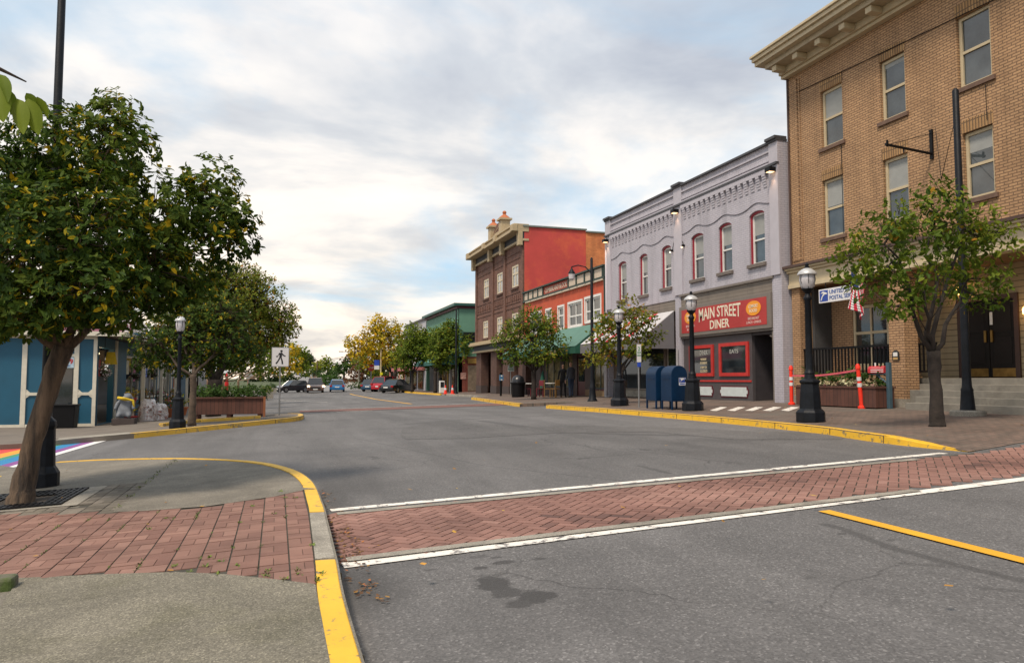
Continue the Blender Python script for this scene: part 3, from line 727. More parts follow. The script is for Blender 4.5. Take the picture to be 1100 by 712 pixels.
# wall lamps lit under the porch
for (x,y,z) in ((XT+1.7,15.0,3.72),(XT+1.7,13.2,3.05)):
    lb=MB().box(x-.03,x+.14,y-.05,y+.05,z-.02,z+.06).build('wall_lamp',black,T)
    MB().lathe([(.03,0),(.075,.02),(.085,.14),(.05,.2)],8,(x-.05,y,z-.12)).build('lamp_glass',emis('lit amber glass',(1.0,.55,.12),6.0),lb,smooth=True)
    pl=bpy.data.lights.new('porch bulb','POINT'); pl.energy=4; pl.color=(1,.6,.25); pl.shadow_soft_size=.08
    po=bpy.data.objects.new('bulb',pl); col.objects.link(po); po.location=(x-.18,y,z-.05)
pq=MB(); cz=tz(2.0); cu=ty(15.2)
pq.prism([FT(cu+.11,cz-.13,.03)]+[FT(cu+.11*math.cos(t),cz+.02+.12*math.sin(t),.03) for t in [math.pi*k/8 for k in range(9)]]+[FT(cu-.11,cz-.13,.03)],(.028,0,0))
pl=tag(pq.build('wall_plaque',mat('plaque black',(.02,.02,.02),.4),loc=(XT,cu,cz)),'small arched black plaque on the brick pier by the steps','plaque')
MB().fb(FT,cu-.07,cu+.07,cz-.02,cz+.08,.031,.034).build('plaque_face',whitep,pl)
MB().fb(FT,cu-.08,cu+.08,cz-.11,cz-.05,.031,.034).build('plaque_strip',mat('plaque gold',(.45,.28,.1),.5),pl)
# old sign bracket with stay wires
bk=thing('sign_bracket',(XT,ty(13.9),tz(7.2)),'empty black iron sign bracket on the upper tan brick wall','bracket')
yy=ty(13.88)
mb=MB(); mb.box(XT-.05,XT-.005,yy-.04,yy+.04,tz(6.72),tz(7.45)); mb.build('wall_plate',black,bk)
MB().tube([(XT-.02,yy,tz(6.85)),(XT-1.45,yy+.0,tz(6.95))],.035,6).build('arm',black,bk)
mb=MB(); mb.tube([(XT-1.35,yy,tz(6.95)),(XT-.05,yy,tz(7.35))],.008,4).tube([(XT-.9,yy,tz(6.92)),(XT-.9,yy,tz(6.8))],.02,5).tube([(XT-1.40,yy,tz(6.9)),(XT-1.40,yy,tz(7.05))],.03,5); mb.build('stay_wire',black,bk)
mb=MB(); mb.tube([(XT-.02,19.4,tz(10.2)),(XT-.03,17,tz(10.05)),(XT-.03,14,tz(9.9)),(XT-.03,11,tz(9.75)),(XT-.03,6,tz(9.6))],.012,4)
mb.tube([(XT-.02,ty(16.9),tz(8.0)),(XT-.02,ty(16.9),tz(5.2))],.012,4).tube([(XT-.02,ty(12.4),tz(8.0)),(XT-.02,ty(12.4),tz(7.2))],.01,4).build('wall_cable',black,T)

# ---- lavender two storey building
lav=brickmat('lavender painted brick',(.45,.43,.475),(.425,.405,.45),(.33,.315,.36),.22,.075,.009,.6,.55,'wall',.06,dirt=(.30,.28,.33),dlo=.58,dhi=.8)
lavp=mat('lavender paint',(.44,.42,.465),.6,.05,3,.15,40)
dkcap=mat('charcoal cap',(.055,.055,.062),.6,.15)
redt=mat('red trim',(.30,.018,.035),.5,.12)
taupe=brickmat('taupe siding',(.20,.17,.14),(.19,.16,.132),(.10,.085,.07),9.,.13,.008,.6,.5,'wall',.08)
taupep=mat('taupe paint',(.175,.15,.13),.55,.08)
grm=mat('charcoal storefront paint',(.075,.066,.070),.55,.1)
Y0,Y1=19.66,32.72; ZLT=9.02; gl=g(XL,26)+KH
LV=thing('lavender_building',(XL,26,gl),'two storey lavender painted brick building with red edged arched windows','building')
LW=[(30.53,31.38,5.02,6.80),(28.5,29.25,5.02,6.82),(26.5,27.28,5.10,6.84),(24.10,24.96,5.16,6.90),(22.29,23.10,5.18,6.93),(20.45,21.27,5.20,6.97)]
GA=[(20.12,25.80,gl-.4,4.62),(26.22,32.50,gl-.4,4.55)]
finish_wall(wallmesh(FL,Y0,Y1,gl-.4,ZLT,LW+GA,.32),'wall',lav,LV)
MB().box(XL+.32,32,Y0,Y0+.3,gl-.4,ZLT-.05).build('side_wall',lav,LV); MB().box(XL+.32,32,Y1-.3,Y1,gl-.6,ZLT-.1).build('side_wall',brickmat('old red brick',(.33,.12,.06),(.24,.085,.045),(.15,.10,.07)),LV)
MB().box(XL+.3,32,Y0+.31,Y1-.31,ZLT-.6,ZLT-.5).build('roof',mat('tar roof',(.05,.05,.05),.9,.2),LV)
mb=MB(); 
mb.fb(FL,Y0-.02,Y1+.02,ZLT-.04,ZLT+.03,-.32,.10)
for (a,b) in ((Y0-.02,20.16),(25.55,26.2),(32.1,Y1+.02)): mb.fb(FL,a,b,ZLT+.031,ZLT+.12,-.3,.16)
mb.build('parapet_cap',dkcap,LV)
mb=MB()
for (a,b) in ((Y0,20.10),(25.58,26.18),(32.12,Y1)): mb.fb(FL,a,b,4.7,8.28,0,.055).fb(FL,a,b,8.30,ZLT-.045,0,.05)
for (a,b) in ((20.10,25.58),(26.18,32.12)):
    mb.fb(FL,a,b,8.30,8.36,0,.09); mb.fb(FL,a,b,8.42,8.47,0,.06); mb.fb(FL,a,b,8.72,8.77,0,.05)
mb.build('pilaster',lavp,LV)
mb=MB()
for (a,b) in ((20.10,25.58),(26.18,32.12)):
    mb.fb(FL,a,b,8.06,8.22,0,.10)
    n=int((b-a)/.33)
    for k in range(n):
        u=a+.16+k*(b-a-.1)/n
        for j in range(5): mb.fb(FL,u-.0,u+.17,7.98-.085*j,8.055-.085*j,0,.10-.018*j)
mb.build('corbel_table',lavp,LV)
mb=MB()
mb.fb(FL,Y0-.01,Y1+.01,8.222,8.298,-.0,.12); mb.build('string_course',dkcap,LV)
# wavy hood line over the windows
for (a,b,ws) in ((20.10,25.58,[w for w in LW if w[0]<25]),(26.18,32.12,[w for w in LW if w[0]>25])):
    pts=[]; n=60
    for k in range(n+1):
        u=a+(b-a)*k/n; h=7.06
        for q in ws:
            c=(q[0]+q[1])/2; h+=.17*math.exp(-((u-c)/.48)**2)
        pts.append(tuple(FL(u,h,.015)))
    MB().tube(pts,.016,5).build('hood_moulding',mat('grey moulding',(.22,.205,.235),.6),LV)
for q in LW:
    a,b,c,d=q; n=10; rise=.16
    # arch spandrels
    arc=[(a+(b-a)*k/n, d-rise+rise*math.sqrt(max(0,1-((k/n-.5)*2)**2*.92))-.0) for k in range(n+1)]
    mb=MB()
    for k in range(n):
        (u0,h0),(u1,h1)=arc[k],arc[k+1]
        mb.prism([FL(u0,h0,-.0),FL(u1,h1,-.0),FL(u1,d+.002,-.0),FL(u0,d+.002,-.0)],(.20,0,0))
    mb.build('arch',lavp,LV)
    mb=MB()
    for k in range(n):
        (u0,h0),(u1,h1)=arc[k],arc[k+1]
        mb.prism([FL(u0,h0-.07,-.06),FL(u1,h1-.07,-.06),FL(u1,h1,-.06),FL(u0,h0,-.06)],(.12,0,0))
    mb.fb(FL,a+.002,a+.05,c,d-.13,-.16,-.055); mb.fb(FL,b-.05,b-.002,c,d-.13,-.16,-.055)
    mb.build('red_trim',redt,LV)
    window(FL,a+.05,b-.05,c+.005,d-.08,LV,whitep,glsky,n=-.14,fw=.06,rail=.48,sill=mat('grey brown sill',(.15,.125,.11),.7),sd=.09,sh=.12,over=.12,blind=.42)
# downlights on the pilasters (lit)
for (u,w) in ((19.86,8.02),(25.88,7.98),(32.4,7.96)):
    q=MB().fb(FL,u-.13,u+.13,w-.02,w+.12,.055,.30).build('downlight',black,LV,bevel=.01)
    MB().fb(FL,u-.09,u+.09,w-.035,w-.021,.09,.27).build('lamp_glass',emis('lit warm lamp glass',(1,.60,.30),2.2),q)
    sl=bpy.data.lights.new('downlight','SPOT'); sl.energy=10; sl.color=(1,.62,.36); sl.spot_size=R(70); sl.spot_blend=.8; sl.shadow_soft_size=.05
    s2=bpy.data.objects.new('downlight_bulb',sl); col.objects.link(s2); s2.location=FL(u,w-.06,.2); s2.rotation_euler=(0,R(-8),0)
for (u,w) in ((25.45,6.55),(26.35,6.50)):
    q=MB().fb(FL,u-.03,u+.03,w,w+.08,0.0,.12).build('small_lamp',black,LV)
    MB().ell(FL(u,w-.03,.13),(.03,.03,.03)).build('lamp_glass',emis('lit warm bulb',(1,.7,.4),3),q,smooth='all')
MB().tube([FL(26.35,6.56,.03),FL(26.2,6.9,.03),FL(25.7,6.95,.03),FL(25.45,6.62,.03)],.012,4).build('wall_cable',black,LV)
# diner shopfront (between the piers)
FD=Fr('-x',XL+.10)
DW=[(23.68,25.32,1.50,2.66),(21.55,23.30,1.50,2.67)]
finish_wall(wallmesh(FD,21.40,25.79,gl-.3,2.95,DW,.12),'shopfront',grm,LV)
for i,(a,b,c,d) in enumerate(DW):
    f=window(FD,a,b,c,d,LV,mat('diner red paint',(.48,.028,.022),.45,.1),gls,n=.03,fw=.12,rail=None,sill=None)
    MB().fb(FD,a+.13,a+.20,c+.1,d-.1,.0,.02).build('inner_frame',redt,f)
MB().fb(FD,21.45,25.5,1.30,1.36,0,.03).build('red_rail',mat('diner red paint',(.48,.028,.022),.45,.1),LV)
for (a,b) in ((21.62,23.32),(23.75,25.4)):
    c,d=.76,1.16
    def oct_(g_): 
        r=.10
        P_=[(a+g_,c+g_+r),(a+g_+r*.6,c+g_+r),(a+g_+r*.6,c+g_),(b-g_-r*.6,c+g_),(b-g_-r*.6,c+g_+r),(b-g_,c+g_+r),(b-g_,d-g_-r),(b-g_-r*.6,d-g_-r),(b-g_-r*.6,d-g_),(a+g_+r*.6,d-g_),(a+g_+r*.6,d-g_-r),(a+g_,d-g_-r)]
        return P_
    q=MB().prism([FD(u,w,.0+.02) for u,w in oct_(0)],(.02,0,0)).build('base_panel',mat('oxblood paint',(.11,.012,.022),.5),LV)
    MB().prism([FD(u,w,.032) for u,w in oct_(.04)],(.0115,0,0)).build('panel_face',mat('pale mint paint',(.55,.60,.60),.6,.08),q)
MB().fb(FL,20.12,25.80,4.2,4.62,-.2,-.03).build('taupe_board',taupe,LV)
MB().fb(FL,20.04,25.84,4.621,4.70,-.2,.05).build('board_cap',taupep,LV)
MB().fb(FL,20.12,25.80,2.96,3.02,-.1,.02).fb(FL,20.12,20.20,gl-.3,2.95,-.2,-.01).build('lintel',taupep,LV)
# recessed entrance
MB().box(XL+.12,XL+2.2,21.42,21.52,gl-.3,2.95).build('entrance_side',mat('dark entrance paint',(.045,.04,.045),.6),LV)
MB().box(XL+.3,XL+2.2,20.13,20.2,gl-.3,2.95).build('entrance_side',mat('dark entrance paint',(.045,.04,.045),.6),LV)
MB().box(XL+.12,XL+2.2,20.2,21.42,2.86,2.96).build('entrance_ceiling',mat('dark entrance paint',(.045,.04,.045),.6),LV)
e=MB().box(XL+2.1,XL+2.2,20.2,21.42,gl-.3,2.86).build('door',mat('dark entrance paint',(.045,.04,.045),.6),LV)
MB().box(XL+2.07,XL+2.095,20.4,21.2,gl+.4,2.3).build('pane',gls,e)
MB().ell((XL+.6,20.9,2.84),(.14,.14,.07)).build('ceiling_lamp',whitep,LV,smooth='all')
# interior darkness behind diner windows: back room
MB().box(XL+2.3,XL+2.4,20.2,25.8,gl,4.1).build('room_wall',mat('dim interior',(.10,.07,.05),.8,.4,1.5),LV)
# left bay: signboard, glazing, awning
MB().fb(FL,26.22,32.50,4.10,4.55,-.2,-.03).build('taupe_board',taupe,LV)
mb=MB(); FG=Fr('-x',XL+.25)
glw=[(27.75,30.2,gl+.35,2.75),(30.4,32.2,gl+.35,2.75)]
finish_wall(wallmesh(FG,26.22,32.5,gl-.3,4.1,[(27.62,32.25,gl+.30,2.85),(26.5,27.45,gl-.3+.3,2.8)],.12),'shopfront',mat('shop frame brown',(.12,.09,.07),.6),LV)
window(FG,29.99,32.24,gl+.31,2.84,LV,taupep,gls,n=-.05,fw=.06,rail=None)
window(FG,27.63,29.97,gl+.31,2.84,LV,taupep,gls,n=-.05,fw=.06,rail=None)
dq=MB().fb(FG,26.51,27.44,gl+.02,2.79,-.08,-.04).build('door',mat('pale door frame',(.30,.27,.24),.6),LV)
MB().fb(FG,26.62,27.33,gl+.3,2.65,-.039,-.032).build('pane',gls,dq)
MB().fb(FG,27.65,30.0,gl+.0,gl+.29,0,.05).fb(FG,30.0,32.25,gl+.0,gl+.29,0,.05).build('stall_riser',conc2,LV)
MB().box(XL+1.2,XL+1.25,28.6,31.9,gl+.4,2.0).build('window_display',mat('teal backdrop',(.01,.16,.22),.7,.2),LV)
mb=MB(); rr=random.Random(2)
for k in range(16):
    y=rr.uniform(28.2,31.8); z=gl+rr.uniform(.4,1.1); mb.ell((XL+rr.uniform(.5,1.0),y,z),(.12,.14,.14),8,5,rr.random())
mb.build('shop_goods',attrmat('goods colours',[(0,(.02,.15,.05)),(.3,(.4,.2,.1)),(.6,(.5,.45,.35)),(1,(.3,.05,.04))],.7,0),LV,attr=True)
def awning(par,fr,u0,u1,wt,wb,proj,val,m,m2=None,stripes=None,name='awning',endm=None):
    th=.03
    mb=MB(); 
    mb.prism([fr(u0,wt,.02),fr(u1,wt,.02),fr(u1,wb,proj),fr(u0,wb,proj)],(0,0,-th))
    a=mb.build(name,m,par)
    MB().fb(fr,u0,u1,wb-val,wb-.001,proj-.03,proj).build('valance',m2 or m,a)
    for u in (u0,u1):
        s=1 if u==u0 else -1
        MB().prism([fr(u,wt-.03,.02),fr(u,wb-.03,proj-.03),fr(u,wb-val,proj-.03),fr(u,wb-val,.02)],(0,.012*s,0)).build('awning_end',endm or m2 or m,a)
    if stripes:
        for (s0,s1) in stripes:
            MB().prism([fr(s0,wt+.004,.02),fr(s1,wt+.004,.02),fr(s1,wb+.006,proj+.004),fr(s0,wb+.006,proj+.004)],(0,0,-.02)).build('stripe',mat('awning red',(.55,.03,.05),.7),a)
    return a
awg=mat('grey awning cloth',(.155,.15,.16),.85,.06,3,.2,90)
awl=mat('light awning cloth',(.50,.49,.50),.85,.06,3,.2,90)
awning(LV,FL,26.30,32.55,4.12,3.02,1.45,.42,awl,awg,[(27.6,28.0),(29.3,29.7),(31.0,31.4)])

# ---- diner sign
SG=thing('shop_sign',(XL,22.97,3.6),'wide red diner sign with cream lettering and two orange ovals','sign')
sb=MB().fb(FL,20.14,25.82,3.03,4.19,-.05,.07).build('sign_frame',taupep,SG,bevel=.008)
mb=MB().fb(FL,20.34,25.62,3.16,4.06,.071,.08).build('sign_face',mat('diner sign red',(.40,.035,.032),.6,.10,2),SG)
crm=mat('sign cream',(.72,.66,.52),.6,.05)
SF=FL
def wp(t,q):
    k=(2*t-1)**2
    return t,(q*(1.0-.22*(1-k))+.22*(1-k))
text('MAIN STREET',SF,23.05,3.755,.081,2.62,.50,crm,SG,bold=.012,warp=wp)
text('DINER',SF,23.02,3.365,.081,1.22,.31,crm,SG,bold=.018)
for i,u in enumerate((24.98,21.02)):
    n=28; MB().prism([SF(u+.40*math.cos(2*math.pi*k/n),3.74+.245*math.sin(2*math.pi*k/n),.092) for k in range(n)],(.0115,0,0)).build('oval_badge',mat('badge orange',(.80,.30,.015),.5,.05),SG)
    text('HAPPY' if i==0 else 'COMFORT',SF,u,3.81,.093,.50,.11,crm,SG,bold=.015,shear=.0)
    text('DAYS' if i==0 else 'FOOD',SF,u,3.66,.093,.42,.11,crm,SG,bold=.015)
    text('BEST DINER' if i==0 else 'BREAKFAST',SF,u,3.41,.081,.62,.09,mat('sign pale pink',(.62,.42,.38),.6),SG,bold=.01)
    text('IN TOWN' if i==0 else 'LUNCH • DINNER',SF,u,3.28,.081,.46 if i==0 else .80,.09,mat('sign pale pink',(.62,.42,.38),.6),SG,bold=.01)
# window lettering
wt=thing('window_lettering',(XL,24.3,2.1),'pale painted lettering and opening hours on the left diner window','sign')
text('DINER',FD,24.32,2.38,.026,.52,.15,mat('chalk grey',(.45,.45,.42),.7),wt)
for k,s in enumerate(('MONDAY','FRI SUNDAY','8 AM TO','CLOSED')):
    text(s,FD,24.34,2.13-.135*k-(.03 if k>1 else 0),.026,.40+.08*(k%2),.085,mat('hours cream',(.62,.52,.33),.7),wt,bold=.01)
wt=thing('window_lettering',(XL,22.4,2.3),'faint pale arched word on the right diner window','sign')
text('EATS',FD,22.4,2.36,.026,.50,.14,mat('chalk grey',(.45,.45,.42),.7),wt)

# ---- red building with the long green awning
XR=15.10; FR_=Fr('-x',XR); gr_=g(XR,39)+KH
RB=thing('red_building',(XR,39,gr_),'two storey orange red building with panelled parapet and green awnings','building')
redw=mat('orange red stucco',(.50,.085,.035),.75,.12,1.5,.3,40,dirt=(.36,.055,.028),dscale=.5)
RY0,RY1=32.76,45.2; RZ=6.92
RW=[(33.36,35.26,4.30,5.48),(35.70,37.57,4.20,5.44),(38.27,39.12,4.18,5.40),(40.3,41.1,4.18,5.40),(42.0,43.9,4.18,5.40)]
finish_wall(wallmesh(FR_,RY0,RY1,gr_-.5,RZ,RW+[(33.0,45.0,gr_-.5,3.3)],.3),'wall',redw,RB)
for (a,b,c,d) in RW:
    mb=MB(); mb.fb(FR_,a-.08,b+.08,d,d+.12,0,.05).fb(FR_,a-.08,a,c-.05,d,0,.045).fb(FR_,b,b+.08,c-.05,d,0,.045).fb(FR_,a,b,c-.08,c,0,.047).build('window_surround',whitep,RB)
    window(FR_,a,b,c,d,RB,whitep,glsky,n=-.05,fw=.09,rail=.62 if b-a<1 else .45,vert=1 if b-a>1 else 0,sill=None)
dkg=mat('dark green trim',(.018,.04,.03),.55,.15)
pc=mat('parapet cream',(.55,.46,.36),.65,.08)
mb=MB(); mb.fb(FR_,RY0,RY1+.1,RZ-.06,RZ+.02,-.32,.16).fb(FR_,RY0,RY1+.1,6.27,6.37,0,.10).fb(FR_,RY0,RY0+.10,4.0,RZ-.061,0,.08)
pan=[33.0,34.1,35.25,36.35,37.5]; pl_=[41.55,42.45,43.35,44.25,45.1]
for u in pan+pl_: mb.fb(FR_,u-.06,u+.06,6.37,RZ-.061,0,.09)
mb.build('parapet_trim',dkg,RB)
for P_ in (pan,pl_):
    for a,b in zip(P_,P_[1:]): MB().fb(FR_,a+.08,b-.08,6.40,RZ-.09,.001,.05).build('parapet_panel',pc,RB)
mb=MB(); u=RY0+.15
while u<RY1-.8: mb.fb(FR_,u,u+.95,6.19,6.265,.0,.13); u+=1.08
mb.build('parapet_ledge',pc,RB)
MB().fb(FR_,37.58,41.47,6.40,RZ-.09,.001,.03).build('name_panel',mat('name panel red',(.33,.06,.035),.7),RB)
text('CUMBERLAND BLOCK',FR_,39.5,6.60,.031,3.5,.27,pc,RB,bold=.02)
MB().box(XR+.3,30,RY0,RY1,RZ-.6,RZ-.5).build('roof',mat('tar roof',(.05,.05,.05),.9,.2),RB)
gaw=mat('green awning cloth',(.095,.20,.165),.85,.08,2,.2,90); gad=mat('dark green awning cloth',(.012,.085,.055),.85,.1,2)
aw=awning(RB,FR_,33.05,38.9,4.15,2.98,1.5,.35,gaw,gad); 
text('MARKET STREET',Fr('-x',XR-1.5),36.0,2.80,.004,2.6,.15,mat('awning tan lettering',(.40,.24,.12),.7),aw,bold=.01)
awning(RB,FR_,38.95,45.0,4.0,2.95,1.5,.35,gaw,gad)
FRB=Fr('-x',XR+.35)
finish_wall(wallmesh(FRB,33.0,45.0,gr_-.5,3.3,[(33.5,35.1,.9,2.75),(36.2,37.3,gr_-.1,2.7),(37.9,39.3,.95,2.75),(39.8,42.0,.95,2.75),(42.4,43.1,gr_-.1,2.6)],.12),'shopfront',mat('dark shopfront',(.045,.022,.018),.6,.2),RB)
for (a,b,c,d) in ((33.5,35.1,.9,2.75),(37.9,39.3,.95,2.75),(39.8,42.0,.95,2.75)):
    window(FRB,a,b,c,d,RB,mat('shop window frame green',(.03,.06,.045),.5),glass('lit shop glass',(.20,.16,.085),.08,.9,.7,2.),n=-.04,fw=.07,rail=None,vert=1)
for (a,b,c,d) in ((36.2,37.3,gr_-.1,2.7),(42.4,43.1,gr_-.1,2.6)):
    q=MB().fb(FRB,a+.02,b-.02,c,d,-.08,-.04).build('door',mat('dark red door',(.09,.012,.012),.5),RB); MB().fb(FRB,a+.14,b-.14,c+.9,d-.15,-.039,-.03).build('pane',gls,q)
tanp=mat('tan panel',(.38,.24,.12),.7,.1)
q=MB().fb(FRB,33.35,35.25,gr_,.86,0,.04).build('base_panel',tanp,RB)
MB().fb(FRB,33.5,34.2,gr_+.35,gr_+.42,.041,.06).fb(FRB,34.4,35.1,gr_+.35,gr_+.42,.041,.06).fb(FRB,33.6,33.68,gr_+.1,gr_+.6,.041,.058).fb(FRB,34.9,34.98,gr_+.1,gr_+.6,.041,.058).build('panel_moulding',mat('oxblood paint',(.11,.012,.022),.5),q)
MB().fb(FRB,35.3,36.1,gr_,.86,0,.04).build('base_panel',mat('brown panel',(.2,.12,.06),.7),RB)
MB().fb(FR_,32.70,33.02,gr_-.3,2.9,-.2,.02).build('pier',mat('grey pier',(.42,.41,.42),.6),RB)

# ---- brown brick three storey block
XB=15.10; FBk=Fr('-x',XB); gb=g(XB,51)+KH
BB=thing('brown_building',(XB,51,gb),'three storey dark brown brick block with cream bracketed cornice and chimneys','building')
brn=brickmat('brown brick',(.21,.10,.070),(.155,.072,.052),(.09,.055,.042),.23,.08,.012,.8,.6,'wall',.2)
BY0,BY1=45.2,57.3; BZ=10.35
BW=[(53.68,55.08,7.50,8.98),(50.06,51.46,7.48,8.98),(46.45,47.86,7.50,9.0),(53.85,55.22,4.50,5.82),(50.1,51.45,4.52,5.82),(46.5,47.9,4.5,5.8)]
finish_wall(wallmesh(FBk,BY0,BY1,3.4,BZ,BW,.3),'wall',brn,BB)
for (a,b,c,d) in BW:
    window(FBk,a,b,c,d,BB,mat('pale buff trim',(.60,.52,.38),.6,.05),mat('curtained glass',(.33,.33,.32),.1,.3,2,spec=.8),n=-.05,fw=.13,rail=.62,vert=1,sill=mat('brown brick sill',(.10,.05,.036),.8),sd=.1,sh=.14)
mb=MB()
for u in (BY0+.25,49.35,52.4,BY1-.2): mb.fb(FBk,u-.2,u+.2,4.3,BZ-.05,0,.10)
for (w_) in (9.35,6.15,6.45,7.1,9.75): mb.fb(FBk,BY0,BY1,w_,w_+.07,0,.04)
for (a,b) in ((BY0+.6,49.1),(49.7,52.1),(52.7,BY1-.5)):
    n=8
    for k in range(n):
        u=a+(b-a)*(k+.25)/n; mb.fb(FBk,u,u+(b-a)/n*.5,6.62,6.95,0,.07)
mb.build('brick_trim',brn,BB)
crb=mat('buff cornice',(.42,.33,.20),.65,.1)
mb=MB()
for (w0,w1,n1) in ((BZ-.05,BZ+.10,.20),(BZ+.55,BZ+.72,.80),(BZ+.72,BZ+.95,.62),(BZ+.95,BZ+1.05,.72)): mb.fb(FBk,BY0-.05,BY1+.35,w0+.001,w1,-.3,n1)
mb.build('cornice',crb,BB,bevel=.01)
MB().fb(FBk,BY0,BY1,BZ+.1,BZ+.55,-.3,.12).build('cornice_frieze',mat('dark frieze',(.03,.035,.045),.7),BB)
for u in (BY0+.15,49.35,52.4,BY1-.1):
    MB().fb(FBk,u-.22,u+.22,BZ-.35,BZ+.55,.121,.42).fb(FBk,u-.25,u+.25,BZ+.55,BZ+1.0,.5,.86).build('bracket',crb,BB,bevel=.03)
# pediment between two chimney-like piers
for u in (49.55,52.3):
    mb=MB().fb(FBk,u-.33,u+.33,BZ+1.051,BZ+2.15,-.3,.35); c=mb.build('parapet_pier',crb,BB,bevel=.02)
    MB().fb(FBk,u-.45,u+.45,BZ+2.15,BZ+2.28,-.42,.47).build('pier_cap',crb,c)
    p=FBk(u,BZ+2.28,.02); MB().lathe([(.46,0),(.34,.12),(.12,.3),(.10,.34),(.15,.42),(.13,.52),(.03,.58)],10,p).build('finial',mat('terracotta',(.42,.13,.05),.8),c,smooth=True)
MB().prism([FBk(49.9,BZ+1.06,.1),FBk(51.95,BZ+1.06,.1),FBk(51.95,BZ+1.75,.1),FBk(51.6,BZ+2.0,.1),FBk(51.2,BZ+2.2,.1),FBk(50.9,BZ+2.26,.1),FBk(50.6,BZ+2.2,.1),FBk(50.2,BZ+2.0,.1),FBk(49.9,BZ+1.75,.1)],(.3,0,0)).build('pediment',brn,BB)
MB().fb(FBk,50.15,51.7,BZ+1.15,BZ+1.6,.10,.14).build('date_panel',crb,BB)
MB().prism([FBk(52.65,BZ+1.06,.1),FBk(54.0,BZ+1.06,.1),FBk(52.65,BZ+1.9,.1)],(.3,0,0)).build('scroll',crb,BB)
# painted side wall and roof edge
sidr=mat('sun faded red paint',(.50,.060,.050),.75,.14,.5,.35,30,dirt=(.68,.14,.045),dscale=.28,dlo=.46,dhi=.66)
MB().box(XB+.001,19.4,BY0-.012,BY0+.28,3.35,11.22).build('side_wall',sidr,BB)
MB().box(19.41,26,BY0-.01,BY0+.28,3.35,11.1).build('side_wall',brickmat('orange brick',(.66,.22,.07),(.56,.17,.055),(.40,.18,.08),.23,.08,.01,dirt=(.50,.13,.05)),BB)
MB().box(XB-.1,19.45,BY0-.10,BY0+.35,11.23,11.33).build('roof_edge',mat('grey green flashing',(.16,.19,.17),.6),BB); MB().box(19.46,26.1,BY0-.10,BY0+.35,11.101,11.2).build('roof_edge',mat('grey green flashing',(.16,.19,.17),.6),BB)
MB().box(XB+.3,26,BY0+.3,BY1,10.6,10.7).build('roof',mat('tar roof',(.05,.05,.05),.9,.2),BB)
MB().box(25.7,26,BY0+.3,BY1,0,10.6).box(XB+.3,25.7,BY1-.3,BY1,0,10.6).build('rear_wall',brn,BB)
mb=MB(); 
for (w0,w1,n1) in ((3.42,3.56,.25),(3.95,4.1,.55),(4.1,4.22,.45)): mb.fb(FBk,BY0,BY1+.3,w0+.001,w1,0,n1)
mb.build('shop_cornice',crb,BB); MB().fb(FBk,BY0,BY1,3.56,3.95,0,.2).build('shop_frieze',mat('dark frieze',(.03,.035,.045),.7),BB)
for u in (BY0+.5,48.9+.35,52.3,56.5):
    MB().fb(FBk,u-.75 if u<56 else u-.7,u+.75,gb-.4,3.42,-.6,.0+.001).build('pier',brickmat('dark brown brick',(.13,.062,.045),(.09,.045,.034),(.07,.045,.036),.23,.08,.012),BB)
    MB().fb(FBk,u-.78,u+.78,gb-.4,gb+.55,-.5,.03).build('pier_base',mat('dark plinth',(.06,.045,.042),.8),BB)
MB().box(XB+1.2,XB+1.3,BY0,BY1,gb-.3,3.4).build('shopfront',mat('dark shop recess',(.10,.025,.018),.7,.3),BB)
for a in (47.0,50.6,53.9):
    q=MB().box(XB+1.12,XB+1.19,a,a+1.3,gb+.1,2.9).build('door',mat('dark green door',(.02,.035,.03),.5),BB); MB().box(XB+1.10,XB+1.118,a+.15,a+1.15,gb+.9,2.7).build('pane',gls,q)

# ---- green building past the lane
GB=thing('green_building',(15.1,70,g(15.1,70)),'green two storey shop building with maroon eaves and teal awning','building')
FGr=Fr('-x',15.1); grn=mat('green stucco',(.115,.26,.185),.7,.08,1)
ggb=g(15.1,63)+KH
finish_wall(wallmesh(FGr,63.2,78,ggb-.4,7.55,[(63.6,77.6,ggb-.4,2.9)],.3),'wall',grn,GB)
MB().box(15.1+.0,30,63.19,63.45,3.35,7.56).build('side_wall',grn,GB)
MB().box(15.1,30,63.2,63.45,ggb-.4,3.345).build('side_wall',brickmat('shop red brick',(.26,.05,.03),(.20,.04,.025),(.12,.05,.035)),GB)
MB().box(14.9,30,63.1,78,7.56,7.78).build('eaves',mat('maroon board',(.10,.03,.04),.6),GB); MB().box(14.6,30,62.9,78.1,7.781,8.0).build('roof',mat('dark teal metal',(.03,.10,.085),.5),GB)
Fs=Fr('-y',63.19)
window(Fs,15.45,17.4,4.7,5.5,GB,mat('dark green trim',(.018,.04,.03),.55),gls,n=.03,fw=.08,rail=None)
q=MB().fb(Fs,15.9,17.4,ggb+.1,2.6,.0,.05).build('door',mat('weathered grey door',(.17,.13,.09),.8,.3,4),GB); 
MB().fb(Fs,15.9,17.4,2.75,3.2,.001,.06).build('sign_band',mat('ochre board',(.30,.18,.04),.7),GB)
MB().fb(Fs,15.25,15.75,1.4,1.95,.0,.03).build('poster',mat('poster pale',(.45,.25,.2),.7,.6,8),GB)
awning(GB,FGr,63.5,77.5,4.0,2.95,1.4,.3,mat('teal awning cloth',(.10,.27,.24),.8,.15,3),mat('teal valance',(.03,.12,.11),.8,.3,5))
MB().box(15.9,16.0,63.5,78,ggb-.2,2.95).build('shopfront',mat('lit shop interior',(.16,.10,.05),.7,.6,1.2),GB)
for a in (64.5,68.2,71.0,74.2):
    window(Fr('-x',15.9),a,a+2.3,.4,2.6,GB,mat('yellow door frame',(.55,.34,.04),.6) if a==71.0 else mat('brown frame',(.09,.06,.04),.6),glass('amber shop glass',(.16,.11,.05),.1,.8,.8,2),n=.03,fw=.09,rail=None)
